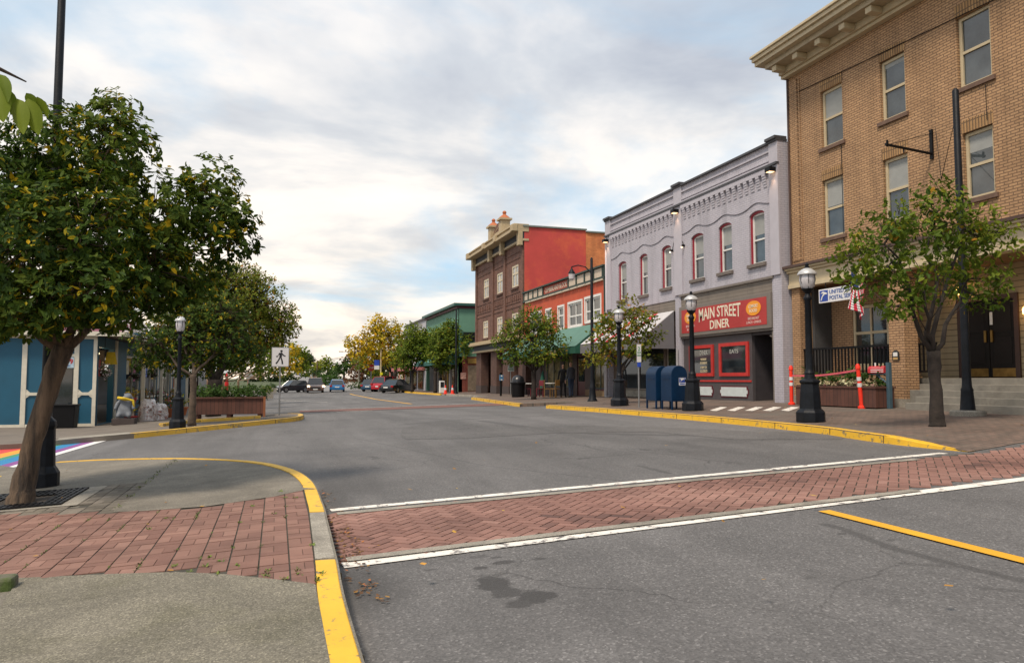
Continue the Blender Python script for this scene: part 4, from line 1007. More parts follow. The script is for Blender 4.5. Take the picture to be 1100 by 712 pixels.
MB().box(15.3,15.5,67.6,67.9,ggb-.2,2.9).box(15.3,15.5,73.6,73.9,ggb-.2,2.9).build('post',mat('grey pier',(.42,.41,.42),.6),GB)
# ---- pale grey building behind
PG=thing('grey_building',(15.1,85,g(15.1,85)),'pale grey shop building with pink canopy beyond the green one','building')
MB().box(15.1,30,78.3,91.7,0,7.75).build('wall',mat('pale grey render',(.42,.42,.45),.7,.05),PG)
MB().box(14.95,30,78.25,91.8,7.751,7.95).build('parapet_cap',mat('dark cap',(.08,.075,.08),.6),PG)
MB().box(13.9,15.1,78.6,95,2.35,2.75).build('canopy',mat('dusty pink canopy',(.48,.17,.17),.7,.15,3),PG)
for a in (79.5,83.5,87.5): 
    f=MB().box(15.03,15.09,a,a+2.9,.3,2.3).build('window',mat('brown frame',(.09,.06,.04),.6),PG); MB().box(15.0,15.029,a+.12,a+2.78,.42,2.18).build('pane',glass('amber shop glass',(.16,.11,.05),.1,.8,.8,2),f)
# small red brick building past the junction on the right
SBd=thing('small_brick_building',(19,112,0),'low red brick building half hidden behind the stop sign','building')
MB().box(17.5,28,108,122,-.3,3.6).build('wall',brickmat('far red brick',(.40,.11,.06),(.33,.09,.05),(.25,.14,.10)),SBd)
MB().box(17.2,28.3,107.7,122.3,3.601,3.8).build('roof',mat('dark cap',(.08,.075,.08),.6),SBd)
for a in (109,112,115,118): 
    f=MB().box(17.42,17.498,a,a+1.4,1,2.4).build('window',whitep,SBd); MB().box(17.40,17.419,a+.1,a+1.3,1.1,2.3).build('pane',gls,f)
f=MB().box(18.5,20.3,107.93,107.999,.9,2.4).build('window',whitep,SBd); MB().box(18.6,20.2,107.91,107.929,1.0,2.3).build('pane',gls,f)
MB().box(17.3,17.49,107.8,107.99,-.2,5.5).build('downpipe',mat('cream board',(.62,.5,.3),.6),SBd)
# ================================================================== TREES
def leafstops(kind):
    return {'laurel':[(0,(.018,.042,.008)),(.35,(.050,.094,.012)),(.72,(.12,.165,.020)),(.80,(.16,.18,.02)),(.9,(.40,.32,.015)),(1,(.52,.34,.01))],
     'green':[(0,(.040,.080,.010)),(.4,(.105,.16,.016)),(.8,(.22,.26,.025)),(.92,(.32,.27,.03)),(1,(.45,.20,.02))],
     'turning':[(0,(.07,.11,.013)),(.45,(.18,.21,.024)),(.72,(.26,.21,.03)),(.9,(.40,.20,.03)),(1,(.42,.12,.025))],
     'yellow':[(0,(.20,.20,.02)),(.4,(.48,.36,.02)),(.75,(.70,.44,.02)),(1,(.72,.34,.015))],
     'lime':[(0,(.07,.13,.015)),(.5,(.17,.22,.02)),(1,(.36,.32,.03))],
     'dark':[(0,(.018,.035,.014)),(.6,(.04,.07,.02)),(1,(.09,.11,.03))],
     'russet':[(0,(.09,.045,.025)),(.6,(.17,.075,.035)),(1,(.25,.15,.05))],
     'hedge':[(0,(.025,.055,.012)),(.6,(.055,.11,.02)),(1,(.13,.19,.04))]}[kind]
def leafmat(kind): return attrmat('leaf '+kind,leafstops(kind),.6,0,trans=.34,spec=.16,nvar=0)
def add_leaf(mb,p,d,up,s,wd,v,simple=False):
    sd=d.cross(up)
    if sd.length<1e-3: sd=Vector((1,0,0))
    sd.normalize(); n=sd.cross(d).normalized()
    o=len(mb.v)
    if simple:
        mb.v+=[p,p+d*s*.45+sd*wd*s,p+d*s,p+d*s*.45-sd*wd*s]; mb.f.append([o,o+1,o+2,o+3]); mb.a.append(v); mb.m.append(0)
    else:
        dip=n*(-.10*s)
        mb.v+=[p,p+d*s*.35+sd*wd*s+n*.05*s,p+d*s*.75+sd*wd*.75*s+n*.02*s,p+d*s+dip,p+d*s*.75-sd*wd*.75*s+n*.02*s,p+d*s*.35-sd*wd*s+n*.05*s,p+d*s*.5+dip*.5]
        mb.f+=[[o,o+1,o+2,o+6],[o+6,o+2,o+3],[o+6,o+3,o+4],[o,o+6,o+4,o+5]]
        mb.a+=[v]*4; mb.m+=[0]*4
def rdir(rr):
    while True:
        v=Vector((rr.uniform(-1,1),rr.uniform(-1,1),rr.uniform(-1,1)))
        if .05<v.length<1: return v.normalized()
def foliage(mb,clumps,dens,leaf,per,rc,rr,wd=.28,inner=.35,simple=False,whorl=False,yfrac=.06,twigs=None):
    """clumps=(centre,(rx,ry,rz)); sprays of leaves spread through each clump's outer volume"""
    for (c,r) in clumps:
        area=(r[0]*r[1]+r[1]*r[2]+r[0]*r[2])/3*12.6
        tone=rr.uniform(-.16,.16)
        for k in range(int(area*dens)):
            d=rdir(rr); q=inner+(1-inner)*(rr.random()**.55)
            q*=1+.10*math.sin(d.x*7+c.x*3)*math.sin(d.z*6+c.y)
            sc_=c+Vector((d.x*r[0],d.y*r[1],d.z*r[2]))*q
            if twigs is not None and rr.random()<twigs[1]:
                b=c+(sc_-c)*rr.uniform(.15,.4); m_=(b+sc_)/2+rdir(rr)*.06
                twigs[0].tube([b,m_,sc_],[twigs[2]*1.6,twigs[2],twigs[2]*.5],3)
            sy=rr.random()<yfrac
            ax=(d+Vector((0,0,.55))+rdir(rr)*.5).normalized()
            n=max(2,int(per*rr.uniform(.6,1.3)))
            for j in range(n):
                if whorl:
                    t=rdir(rr); dd=(t-ax*t.dot(ax)).normalized()*.9+ax*rr.uniform(-.1,.8)+Vector((0,0,-.15)); p=sc_+rdir(rr)*rc*rr.random()*.6
                else:
                    dd=rdir(rr)+d*.5+Vector((0,0,-.35)); p=sc_+rdir(rr)*rc*rr.random()**.5
                dd.normalize()
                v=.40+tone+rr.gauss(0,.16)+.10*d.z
                v=min(v,.74)
                if sy and rr.random()<.5: v=rr.uniform(.8,1)
                elif rr.random()<yfrac*.25: v=rr.uniform(.85,1)
                add_leaf(mb,p,dd,ax,leaf*rr.uniform(.45,1.35),wd,max(0,min(1,v)),simple)
def limb(mb,a,b,r0,r1,rr,n=5,sag=.0,jit=.06,sides=7):
    pts=[];rs=[]
    for k in range(n+1):
        t=k/n; p=a.lerp(b,t); p=p+Vector((rr.uniform(-jit,jit),rr.uniform(-jit,jit),rr.uniform(-jit,jit)))*(0 if k in(0,n) else 1)*(b-a).length*.5
        p.z-=sag*math.sin(math.pi*t); pts.append(p); rs.append(r0+(r1-r0)*t)
    mb.tube(pts,rs,sides); return pts
def tree(name,label,base,trunk,clumps,kind,leaf,dens,per,rc,seed,cat='tree',group=None,whorl=False,simple=False,yfrac=.06,barkm=None,inner=.35,wd=.28,twig=.006,limbs=5,tp=.5,lk=.5):
    """trunk = [(Vector,radius)...] from base to fork; clumps in world space"""
    rr=random.Random(seed); T_=thing(name,base,label,cat,group); mains_pts=[]
    mb=MB(); pts=[p for p,_ in trunk]; rs=[r for _,r in trunk]
    # knobbly trunk
    P_=[];R_=[]
    for i in range(len(pts)-1):
        for k in range(4):
            t=k/4; P_.append(pts[i].lerp(pts[i+1],t)+Vector((rr.uniform(-.1,.1),rr.uniform(-.1,.1),0))*rs[i]*(0 if i==0 and k==0 else 1)); R_.append((rs[i]+(rs[i+1]-rs[i])*t)*rr.uniform(.93,1.07))
    P_.append(pts[-1]);R_.append(rs[-1]); mb.tube(P_,R_,14 if rs[0]>.09 else 8)
    top=pts[-1]
    if limbs:
        order=sorted(range(len(clumps)),key=lambda i:-clumps[i][1][0]); mains=order[:limbs]
        for i in order:
            (c,r)=clumps[i]
            if i in mains:
                q=limb(mb,top-Vector((0,0,rs[-1]*.5)),c,rs[-1]*lk,rs[-1]*.12,rr,6,0,.09,7); mains_pts.append(q)
            else:
                q0=min((p for m_ in mains_pts for p in m_[1:]),key=lambda p:(p-c).length); q=limb(mb,q0,c,rs[-1]*.18,rs[-1]*.06,rr,4,0,.09,5)
            for k in range(2):
                e=c+Vector((rr.uniform(-1,1)*r[0],rr.uniform(-1,1)*r[1],rr.uniform(-.3,.8)*r[2]))*.8
                limb(mb,q[rr.randint(2,3)],e,rs[-1]*.11,rs[-1]*.03,rr,4,0,.09,4)
    tw=(mb,tp,twig) if twig else None
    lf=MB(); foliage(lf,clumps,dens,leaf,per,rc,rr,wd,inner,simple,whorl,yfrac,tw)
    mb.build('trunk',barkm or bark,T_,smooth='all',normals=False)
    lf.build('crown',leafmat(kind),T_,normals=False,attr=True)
    return T_
def C(px,py,r,Y,dY=0.,sz=1.,sy=1.):
    c=atY(px,py,Y+dY); D=c.x*math.sin(YAW)+c.y*math.cos(YAW); m=r*D/F
    return (c,(m,m*sy,m*sz))
def gv(x,y,off=KH): return Vector((x,y,g(x,y)+off))
# near left tree with its leaning trunk
furrow=mat('furrowed brown bark',(.125,.085,.055),.95,.5,5,1.0,22,dirt=(.035,.026,.02),dscale=7,dlo=.42,dhi=.6)
_t=furrow.node_tree; _m=N(_t,'ShaderNodeMapping'); _m.inputs['Scale'].default_value=(1,1,.16)
for _l in [l for l in _t.links if l.from_node.type=='TEX_COORD']:
    _to=_l.to_socket; _t.links.remove(_l); L(_t,_m.outputs[0],_to)
L(_t,[n for n in _t.nodes if n.type=='TEX_COORD'][0].outputs['Object'],_m.inputs[0])
[n for n in _t.nodes if n.type=='BUMP'][0].inputs['Distance'].default_value=.03
b=gv(-2.73,9.78)
tr=[(b-Vector((0,0,.05)),.160),(b+Vector((.02,.02,.16)),.122),(b+Vector((.10,.03,.7)),.104),(b+Vector((.21,.05,1.25)),.100),(b+Vector((.36,.06,1.78)),.112)]
Y=9.8
cl=[C(118,160,52,Y,-.1,1.05),C(128,125,30,Y,.1),C(62,165,55,Y,.2),C(5,200,62,Y,.1),C(92,245,70,Y,-.6),C(30,265,72,Y,-.7),C(165,225,52,Y,-.1),C(222,228,44,Y,.1),C(226,198,32,Y,.2),C(246,262,30,Y,.1),C(256,238,22,Y,0),
    C(165,290,55,Y,-.2),C(205,300,34,Y,.3),C(100,312,50,Y,-.9,.8),C(40,322,48,Y,-.9,.75),C(120,330,42,Y,.5,.7),C(60,340,40,Y,-.2,.6),C(15,345,45,Y,-.6,.55),C(96,336,30,Y,-.4,.5),C(170,312,34,Y,0,.7),C(-40,300,70,Y,0),C(-50,230,70,Y,.3),C(80,200,70,Y,1.1),C(40,290,80,Y,1.3),C(140,270,70,Y,1.2),C(-90,260,70,Y,.5)]
tree('street_tree','large dense broadleaf tree with leaning trunk and yellow flecked leaves on the near corner',tuple(b),tr,cl,'laurel',.078,52,11,.07,11,whorl=True,yfrac=.12,inner=.42,wd=.23,twig=.004,barkm=furrow,tp=.12)
# overhanging branch of a tree left of the camera
b=Vector((-2.6,1.6,g(-2.6,1.6)+KH))
T2=thing('street_tree',tuple(b),'thin young tree whose yellow green leaves hang into the top left corner','tree')
mb=MB(); rr=random.Random(4); tip=atY(28,88,3.1)
mb.tube([b,b+Vector((.03,0,1.2)),b+Vector((.1,.1,2.3)),b+Vector((.25,.3,3.0))],[.06,.05,.04,.025],8)
br=[b+Vector((.1,.1,2.3)),(b+Vector((.1,.1,2.3))).lerp(atY(-60,70,2.9),.6)+Vector((0,0,.2)),atY(-60,60,2.9),atY(-5,72,3.0),tip]
mb.tube(br,[.03,.02,.014,.008,.003],6); mb.build('trunk',bark,T2,smooth='all',normals=False)
def bigleaf(mb,p,q,side,wd,v,curl=.12):
    d=q-p; ln=d.length; d.normalize(); sd=(side-d*side.dot(d)).normalized(); n=sd.cross(d); nu,nv=9,4; base=len(mb.v)
    for i in range(nu+1):
        t=i/nu; hw=wd*ln*math.sin(math.pi*min(1,t**.8))**.8*(1-.25*t)
        if i==nu: hw=.002
        for j in range(-nv//2,nv//2+1):
            f=j/(nv/2); mb.v.append(p+d*ln*t+sd*hw*f+n*(curl*ln*math.sin(t*2.2)-.10*ln*(1-abs(f))*math.sin(math.pi*t)))
    k=nv+1
    for i in range(nu):
        for j in range(nv): mb.f.append([base+i*k+j,base+(i+1)*k+j,base+(i+1)*k+j+1,base+i*k+j+1]); mb.a.append(v); mb.m.append(0)
lf=MB()
for (x,y,x2,y2) in [(0,80,6,108),(-6,88,1,128),(12,98,10,124),(18,106,22,142),(28,100,46,124),(30,106,41,143),(40,104,50,128),(-20,80,-14,118),(-35,70,-40,108)]:
    bigleaf(lf,atY(x,y,3.0),atY(x2,y2,3.0+rr.uniform(-.08,.08)),Vector((1,rr.uniform(-.6,.6),rr.uniform(-.3,.3))),.24,rr.uniform(.25,.5))
for k in range(160):
    c=b+Vector((rr.gauss(.1,.35),rr.gauss(.1,.35),rr.uniform(2.5,3.7))); add_leaf(lf,c,rdir(rr),rdir(rr),.12,.27,rr.uniform(.1,.7))
lf.build('crown',leafmat('lime'),T2,normals=False,attr=True,smooth='all')
# left pair by the planter
b=gv(-2.41,24.5); Y=25.5
tr=[(b,.13),(b+Vector((0,0,.5)),.105),(b+Vector((.02,0,1.2)),.095),(b+Vector((0,0,1.55)),.10)]
cl=[C(205,365,42,Y,0),C(165,365,30,Y,-.3),C(245,362,38,Y,0),C(195,345,34,Y,.4),C(225,340,34,Y,.5),C(160,385,20,Y,0,.8),C(262,380,26,Y,.2,.8),C(205,390,28,Y,0,.6),C(240,335,26,Y,-.3)]
tree('street_tree','round clipped broadleaf tree just behind the left lamp post and beside the planter',tuple(b),tr,cl,'laurel',.10,30,9,.10,12,whorl=True,yfrac=.14,barkm=bark,inner=.4,wd=.25,simple=True)
b=gv(-2.4,32.3); Y=32.3
tr=[(b,.30),(b+Vector((0,0,.8)),.26),(b+Vector((.05,0,1.5)),.27)]
cl=[C(245,325,42,Y,0),C(215,310,32,Y,.3),C(278,322,30,Y,0),C(235,298,20,Y,0),C(300,340,22,Y,0,.8),C(262,350,36,Y,.3),C(288,362,22,Y,.2,.8),C(200,340,38,Y,.5),C(225,370,36,Y,.4,.7),C(265,305,24,Y,.3),C(308,352,14,Y,0)]
tree('street_tree','tall spreading tree behind the wooden planter, its leaves turning red and gold',tuple(b),tr,cl,'turning',.11,26,8,.13,13,yfrac=.10,barkm=barkd,inner=.45,simple=True,wd=.32,twig=.008)
# right pavement trees
b=gv(11.56,10.75); Y=10.75
tr=[(b-Vector((0,0,.03)),.15),(b+Vector((0,0,.25)),.115),(b+Vector((.0,0,.8)),.10),(b+Vector((-.02,0,1.38)),.12)]
cl=[C(1010,215,26,Y,0),C(1000,250,44,Y,.1),C(950,262,38,Y,0),C(912,275,26,Y,0),C(935,298,32,Y,-.2,.7),C(1035,245,38,Y,0),C(1062,262,30,Y,0),C(985,300,40,Y,-.3,.75),C(1040,300,36,Y,.2,.75),C(1078,250,20,Y,.2,.6),C(965,330,24,Y,-.2,.5),C(1075,300,18,Y,0,.6),C(965,235,24,Y,0),C(1060,325,20,Y,.1,.5)]
tree('street_tree','airy green tree with dark forked trunk before the steps of the tan brick building',tuple(b),tr,cl,'green',.118,13,8,.14,14,yfrac=.06,barkm=barkd,inner=.25,wd=.25,twig=.004,tp=.4,lk=.42)
b=gv(11.75,24.3); Y=24.3
tr=[(b,.10),(b+Vector((0,0,.6)),.075),(b+Vector((0,0,1.15)),.08)]
cl=[C(668,352,22,Y,0),C(645,362,16,Y,0),C(690,345,18,Y,0),C(676,332,14,Y,0),C(652,345,14,Y,.3),C(700,362,14,Y,0,.7),C(636,385,12,Y,0,.6),C(682,375,18,Y,-.2,.6),C(655,380,14,Y,0)]
tree('street_tree','thin small tree with sparse yellow and orange leaves before the striped awning',tuple(b),tr,cl,'turning',.13,16,7,.14,15,yfrac=.10,barkm=barkd,inner=.2,wd=.3,twig=.005,simple=True,tp=.4)
b=gv(11.9,34.2); Y=34.2
tr=[(b,.14),(b+Vector((0,0,.7)),.11),(b+Vector((0,0,1.35)),.12)]
cl=[C(570,365,26,Y,0),C(545,368,17,Y,0),C(595,362,17,Y,0),C(572,345,19,Y,0),C(552,350,15,Y,.3),C(588,348,14,Y,0),C(602,380,11,Y,0,.6),C(580,383,18,Y,-.2,.6),C(550,384,14,Y,0,.6)]
tree('street_tree','full green street tree in front of the dark brown brick block and red building',tuple(b),tr,cl,'green',.14,12,8,.17,16,yfrac=.08,barkm=barkd,inner=.25,wd=.3,twig=.008,simple=True)
for (x,y,pxs,lab,sd) in ((13.2,64,[(488,372,20),(475,365,16),(500,368,14),(470,382,13),(484,356,14),(497,385,12),(478,390,10)],'round dark green street tree nearest the tall lamp by the green building',17),
                  (12.75,73,[(452,372,17),(440,378,13),(462,366,15),(445,360,14),(460,384,12),(437,390,9)],'round dark green street tree beside the black parked sedan',18)):
    b=gv(x,y); tr=[(b,.17),(b+Vector((0,0,1.0)),.13),(b+Vector((0,0,1.9)),.14)]
    cl=[C(p,q,r,y,0) for (p,q,r) in pxs]
    tree('street_tree',lab,tuple(b),tr,cl,'green',.20,11,8,.25,sd,yfrac=.05,barkm=barkd,inner=.3,simple=True,wd=.35,twig=.012)
# big yellow trees beyond the parked cars
def fartree(x,y,pxs,kind,lab,sd,hb=2.2,leaf=.35,dens=2.6,r=.25,barkm=None,group=None,off=0.,yf=.1):
    b=gv(x,y,off); cl=[C(p,q,rr_,y,rnd) for (p,q,rr_),rnd in zip(pxs,[0,.6,-.5,.3,-.3,.5,0,.4,-.4,0,.2,.5,0,0])]
    tr=[(b-Vector((0,0,.2)),r),(b+Vector((0,0,hb*.5)),r*.75),(b+Vector((0,0,hb)),r*.8)]
    return tree('tree',lab,tuple(b),tr,cl,kind,leaf,dens,7,leaf*1.3,sd,yfrac=yf,barkm=barkm or barkd,simple=True,wd=.38,twig=.03,inner=.35,tp=.3,group=group)
fartree(14.3,97,[(405,362,17),(418,355,14),(392,368,13),(428,365,13),(383,378,10),(413,380,14),(430,382,11),(398,388,10),(405,346,9),(376,368,7)],'yellow','big bright yellow autumn tree above the red parked car',21)
fartree(13.6,90,[(434,372,12),(426,385,11),(440,386,10),(432,395,9)],'lime','yellow green tree at the left of the dark round street trees',22)
fartree(14.4,104,[(398,378,12),(388,388,10),(410,392,11),(402,400,8)],'lime','green tree in front of the yellow tree above the stop sign',23,leaf=.3)
fartree(15.5,120,[(386,396,9),(393,402,8),(380,403,7),(388,390,6)],'russet','rust red bushy tree behind the stop sign',24,hb=1)
# left row along the pavement
LTs=[(-3.6,44.5,[(262,385,20),(250,378,15),(276,380,15),(266,368,14),(244,392,10),(280,394,10)],'lime','young yellow green tree right of the big tree, over the red parasols',25,.2),
     (-3.6,56,[(284,384,16),(296,378,13),(274,378,12),(286,368,11),(300,392,9)],'lime','lime coloured tree straight behind the walking man sign',26,.24),
     (-3.2,70,[(303,383,14),(312,378,11),(296,372,10),(316,392,9),(306,396,9)],'yellow','yellow tree right behind the post of the walking man sign',27,.28),
     (-3.0,88,[(318,386,11),(326,390,9),(314,376,9),(324,380,8),(328,398,6)],'lime','last yellow green tree of the left row, above the dark parked car',28,.34)]
for x,y,ps,k,lab,sd,lf_ in LTs:
    b=gv(x,y); tr=[(b,.12),(b+Vector((0,0,.9)),.09),(b+Vector((0,0,1.7)),.09)]
    tree('street_tree',lab,tuple(b),tr,[C(p,q,r,y,0) for (p,q,r) in ps],k,lf_,5.0 if y<60 else 3,7,lf_*1.2,sd,yfrac=.1,simple=True,wd=.36,barkm=mat('pale bark',(.20,.13,.08),.9,.3,6),inner=.3,twig=.012,tp=.4)
# trees on the hill
fartree(11,235,[(330,385,5.5),(326,388,4),(334,387,4),(329,381,3.5),(332,391,3)],'dark','dark broad topped pine on the skyline at the left of the hill road',31,hb=5,leaf=.8,dens=.9,r=.5,barkm=mat('pine bark',(.22,.12,.08),.9),off=0)
fartree(19,225,[(347,392,6),(341,395,5),(354,393,5),(350,387,4),(358,397,4)],'lime','olive and gold tree on the skyline right of the hill road',32,hb=2,leaf=.8,dens=.9,r=.4,off=0)
fartree(25,210,[(368,396,6),(361,398,5),(375,392,6),(364,391,4)],'hedge','green tree on the hill below the utility pole',33,hb=2,leaf=.7,dens=1,r=.4,off=0)
fartree(34,215,[(385,386,8),(378,380,6),(392,380,7),(372,390,6)],'russet','dark russet tree on the hill behind the pale lamp pole',34,hb=2,leaf=.7,dens=1,r=.4,off=0)
def bush(name,lab,cat,cl,kind,leaf,dens,sd,base,group=None,yf=.05):
    rr=random.Random(sd); T_=thing(name,base,lab,cat,group); lf=MB(); foliage(lf,cl,dens,leaf,7,leaf,rr,.36,.25,True,False,yf)
    lf.build('foliage',leafmat(kind),T_,normals=False,attr=True); mb=MB()
    for (c,r) in cl: mb.tube([Vector((c.x,c.y,g(c.x,c.y)-.1)),c],[.04,.02],4)
    mb.build('stem',barkd,T_,normals=False); return T_
bush('hedge','bright green clipped hedge on the bank right of the hill road','hedge',[C(350,408,7,140,0,.8),C(360,408,7,140,1,.8),C(356,403,5,145,0),C(346,404,5,150,0)],'hedge',.45,2.2,41,tuple(gv(9,140,0)))
bush('shrub','rusty brown shrub right of the green hedge','shrub',[C(370,409,5,130,0,.7),C(364,410,4,131,0,.7)],'russet',.4,2.2,42,tuple(gv(11,130,0)))
bush('shrub','low green shrub at the kerb by the stop sign','shrub',[C(388,413,5,105,0,.6),C(380,415,5,106,0,.5),C(399,412,4,105,0,.6)],'hedge',.28,4,43,tuple(gv(11.5,105,0)))
bush('shrub','dark green shrub high on the bank under the pine','shrub',[C(344,399,4,200,0,.8),C(352,399,4,200,0,.8),C(337,400,3,205,0)],'dark',.6,1.3,44,tuple(gv(14,200,0)))
# distant wooded skyline (uncountable)
rr=random.Random(77); lf=MB()
cl=[]
for k in range(150):
    a=rr.uniform(-95,60)
    X_=rr.uniform(-260,-22) if k<95 else rr.uniform(30,200); Y_=rr.uniform(120,330)
    if X_>0 and Y_<140: Y_+=60
    h=rr.uniform(4,9); cl.append((Vector((X_,Y_,g(X_,Y_)+h*.5)),(rr.uniform(5,9),rr.uniform(4,7),h)))
for x in range(-12,24,3): cl.append((Vector((x+rr.uniform(-1,1),312+rr.uniform(0,12),g(x,310)+rr.uniform(0,.8))),(rr.uniform(3,4),3,rr.uniform(1.5,3.5))))
foliage(lf,cl,.16,1.5,5,1.4,rr,.45,.5,True,False,.12)
o=lf.build('distant_woodland',leafmat('dark'),normals=False,attr=True); tag(o,kind='stuff')
# ================================================================== LAMPS, POLES
def lamp_post(loc,label,group,w=1.0):
    T_=thing('lamp_post',loc,label,'street lamp',group)
    k=w
    MB().lathe([(.30*k,0),(.30*k,.20),(.26*k,.25),(.225*k,.27),(.205*k,.62),(.185*k,.80),(.215*k,.82),(.215*k,.86),(.15*k,.90)],8,ph=math.pi/8).build('pedestal',ironb,T_,bevel=.008).location=(0,0,0)
    o=[c for c in T_.children][-1]
    MB().lathe([(.12,.88),(.10,1.0),(.115,1.02),(.085,1.06),(.075,1.12),(.062,2.55),(.085,2.58),(.085,2.62),(.058,2.66),(.05,2.70),(.10,2.76),(.13,2.80)],12).build('shaft',ironb,T_,smooth=True)
    MB().lathe([(.10,2.79),(.145,2.86),(.165,2.98),(.15,3.10)],12).build('globe',mat('ribbed lamp glass',(.50,.48,.50),.12,.15,30,spec=.9),T_,smooth=True)
    cg=MB()
    for i in range(6):
        a=math.pi*i/3; cg.tube([(.11*math.cos(a),.11*math.sin(a),2.79),(.172*math.cos(a),.172*math.sin(a),2.98),(.158*math.cos(a),.158*math.sin(a),3.11)],.008,4)
    cg.build('cage',ironb,T_)
    c=MB().lathe([(.20,3.10),(.20,3.125),(.17,3.17),(.10,3.22),(.05,3.245)],12).build('lamp_cap',mat('weathered silver cap',(.50,.50,.50),.4,.15,8,metal=.3),T_,smooth=True)
    MB().lathe([(.05,3.245),(.055,3.27),(.03,3.29),(.045,3.32),(.01,3.36)],8).build('finial',ironb,c)
    return T_
# parts were built at the thing's own origin: shift helper because build() subtracts the parent's place
def at_origin(fn,*a,**k):
    loc=a[0]; T_=fn((0,0,0),*a[1:],**k); T_.location=loc; return T_
lp=[((10.71,13.1),'iron lamp post with globe lantern nearest the tan brick porch'),((11.13,18.45),'iron lamp post with globe lantern between the blue mailboxes and the diner'),((10.95,22.75),'iron lamp post with globe lantern before the striped awning, beside the thin tree')]
L0=at_origin(lamp_post,tuple(gv(*lp[0][0])),lp[0][1],'iron globe lamp posts along the kerbs')
for (p,lab) in lp[1:]:
    c=copy_tree(L0); c.location=gv(*p); relabel(c,lab)
c=copy_tree(L0); c.location=gv(-2.7,23.55); c.scale=(.78,.78,1.0); relabel(c,'iron lamp post with silver capped globe on the left corner kerb')
def tall_lamp(loc,label,h,arm,base='octagon',plinth=False,adir=(-1,0),r=.07):
    T_=thing('street_light',loc,label,'street light','tall black street lights')
    if base=='octagon': MB().lathe([(.23,0),(.23,.18),(.19,.24),(.165,.27),(.150,.75),(.17,.80),(.155,.86),(.09,.92)],8,ph=math.pi/8).build('pedestal',ironb,T_,bevel=.008)
    else: MB().lathe([(.21,0),(.20,.05),(.15,.12),(.12,.5),(.125,.55),(.10,.60),(.085,.9)],12).build('pedestal',ironb,T_,smooth=True)
    if plinth: MB().lathe([(.34,-.02),(.35,.08),(.32,.11)],16).build('plinth',conc2,T_)
    MB().lathe([(r*1.15,.5),(r,1.2),(r*.8,h),(r*.4,h+.05)],10).build('pole',ironb,T_,smooth=True)
    if arm:
        a=Vector((adir[0],adir[1],0)).normalized()
        for s in ((1,-1) if arm==2 else (1,)):
            d=a*s; L_=.82 if s==1 else .42
            p0=Vector((0,0,h-.62)); pts=[p0,p0+d*.25+Vector((0,0,.28)),p0+d*.55+Vector((0,0,.36)),p0+d*L_+Vector((0,0,.30))]
            MB().tube(pts,.025,6).build('arm',ironb,T_)
            e=pts[-1]; 
            lt=MB().lathe([(.025,.0),(.03,-.06),(.05,-.10),(.15,-.26),(.15,-.29)],10,e).build('lantern_hood',ironb,T_,smooth=True)
            MB().lathe([(.135,-.29),(.12,-.50),(.05,-.56)],10,e).build('lantern_glass',mat('ribbed lamp glass',(.50,.48,.50),.12,.15,30,spec=.9),lt,smooth=True)
    return T_
at_origin(tall_lamp,tuple(gv(-2.92,11.35)),'tall black street light rising behind the leaning tree trunk',8.2,2).scale=(.86,.86,1)
at_origin(tall_lamp,tuple(gv(12.29,28.05)),'tall black street light with hanging lantern before the red building',5.85,1,'round',adir=(-.9,.45))
at_origin(tall_lamp,tuple(gv(13.58,57.8)),'tall slim black street light by the green building corner',6.7,0,'round')
at_origin(tall_lamp,tuple(gv(13.6,79)),'distant slim black street light above the black sedan',5.6,0,'round')
RP=at_origin(tall_lamp,tuple(gv(14.14,12.35)),'tall black pole on a round pale plinth before the entrance steps',7.1,0,'round',True,r=.085)
mb=MB(); p=gv(14.14,12.35)
mb.tube([p+Vector((0,0,6.6)),p+Vector((.5,.9,5.4)),Vector((XT-.05,14.0,tz(7.4)))],.008,4)
tag(mb.build('overhead_wire',black,loc=tuple(p+Vector((0,0,6.6)))),'thin slack wire from the pole top to the brick wall','wire')
# walking man sign
p=gv(.12,28.6); S=thing('pedestrian_sign',tuple(p),'white square walking man crossing sign on a thin steel post','sign')
Fp=Fr('-y',p.y); zt=CAMZ+(407-373)/F*27.3; zb=CAMZ+(407-394)/F*27.3; hw=(zt-zb)/2
MB().tube([p,p+Vector((0,0,zt-p.z-.02))],.028,8).build('post',galv,S)
pn=MB().fb(Fp,p.x-hw*.86,p.x+hw*.86,zb,zt,.03,.036).build('panel',mat('sign border grey',(.25,.25,.26),.5),S)
MB().fb(Fp,p.x-hw*.80,p.x+hw*.80,zb+hw*.07,zt-hw*.07,.0362,.039).build('panel_face',mat('sign white',(.70,.69,.70),.5,.03),pn)
mb=MB(); cx_=p.x; cz_=(zt+zb)/2; q=hw
def SP(u,w): return Fp(cx_+u*q,cz_+w*q,.0395)
def poly(pts): mb.prism([SP(*a) for a in pts],(0,-.002,0))
n=12; poly([(.10+.125*math.cos(6.283*k/n),.60+.125*math.sin(6.283*k/n)) for k in range(n)])
poly([(-.12,.42),(.14,.46),(.16,.10),(.12,-.06),(-.10,-.04),(-.10,.2)])
poly([(-.10,-.03),(.04,-.02),(-.10,-.36),(-.34,-.72),(-.48,-.66),(-.24,-.32)])
poly([(.0,-.03),(.13,-.05),(.24,-.34),(.30,-.72),(.14,-.74),(.10,-.38)])
poly([(-.12,.42),(-.04,.34),(-.28,.10),(-.40,.12),(-.42,.0),(-.24,-.0)]); poly([(.14,.46),(.36,.20),(.52,.14),(.50,.04),(.30,.10),(.10,.28)])
mb.build('walking_figure',mat('sign black',(.015,.015,.017),.6),pn)
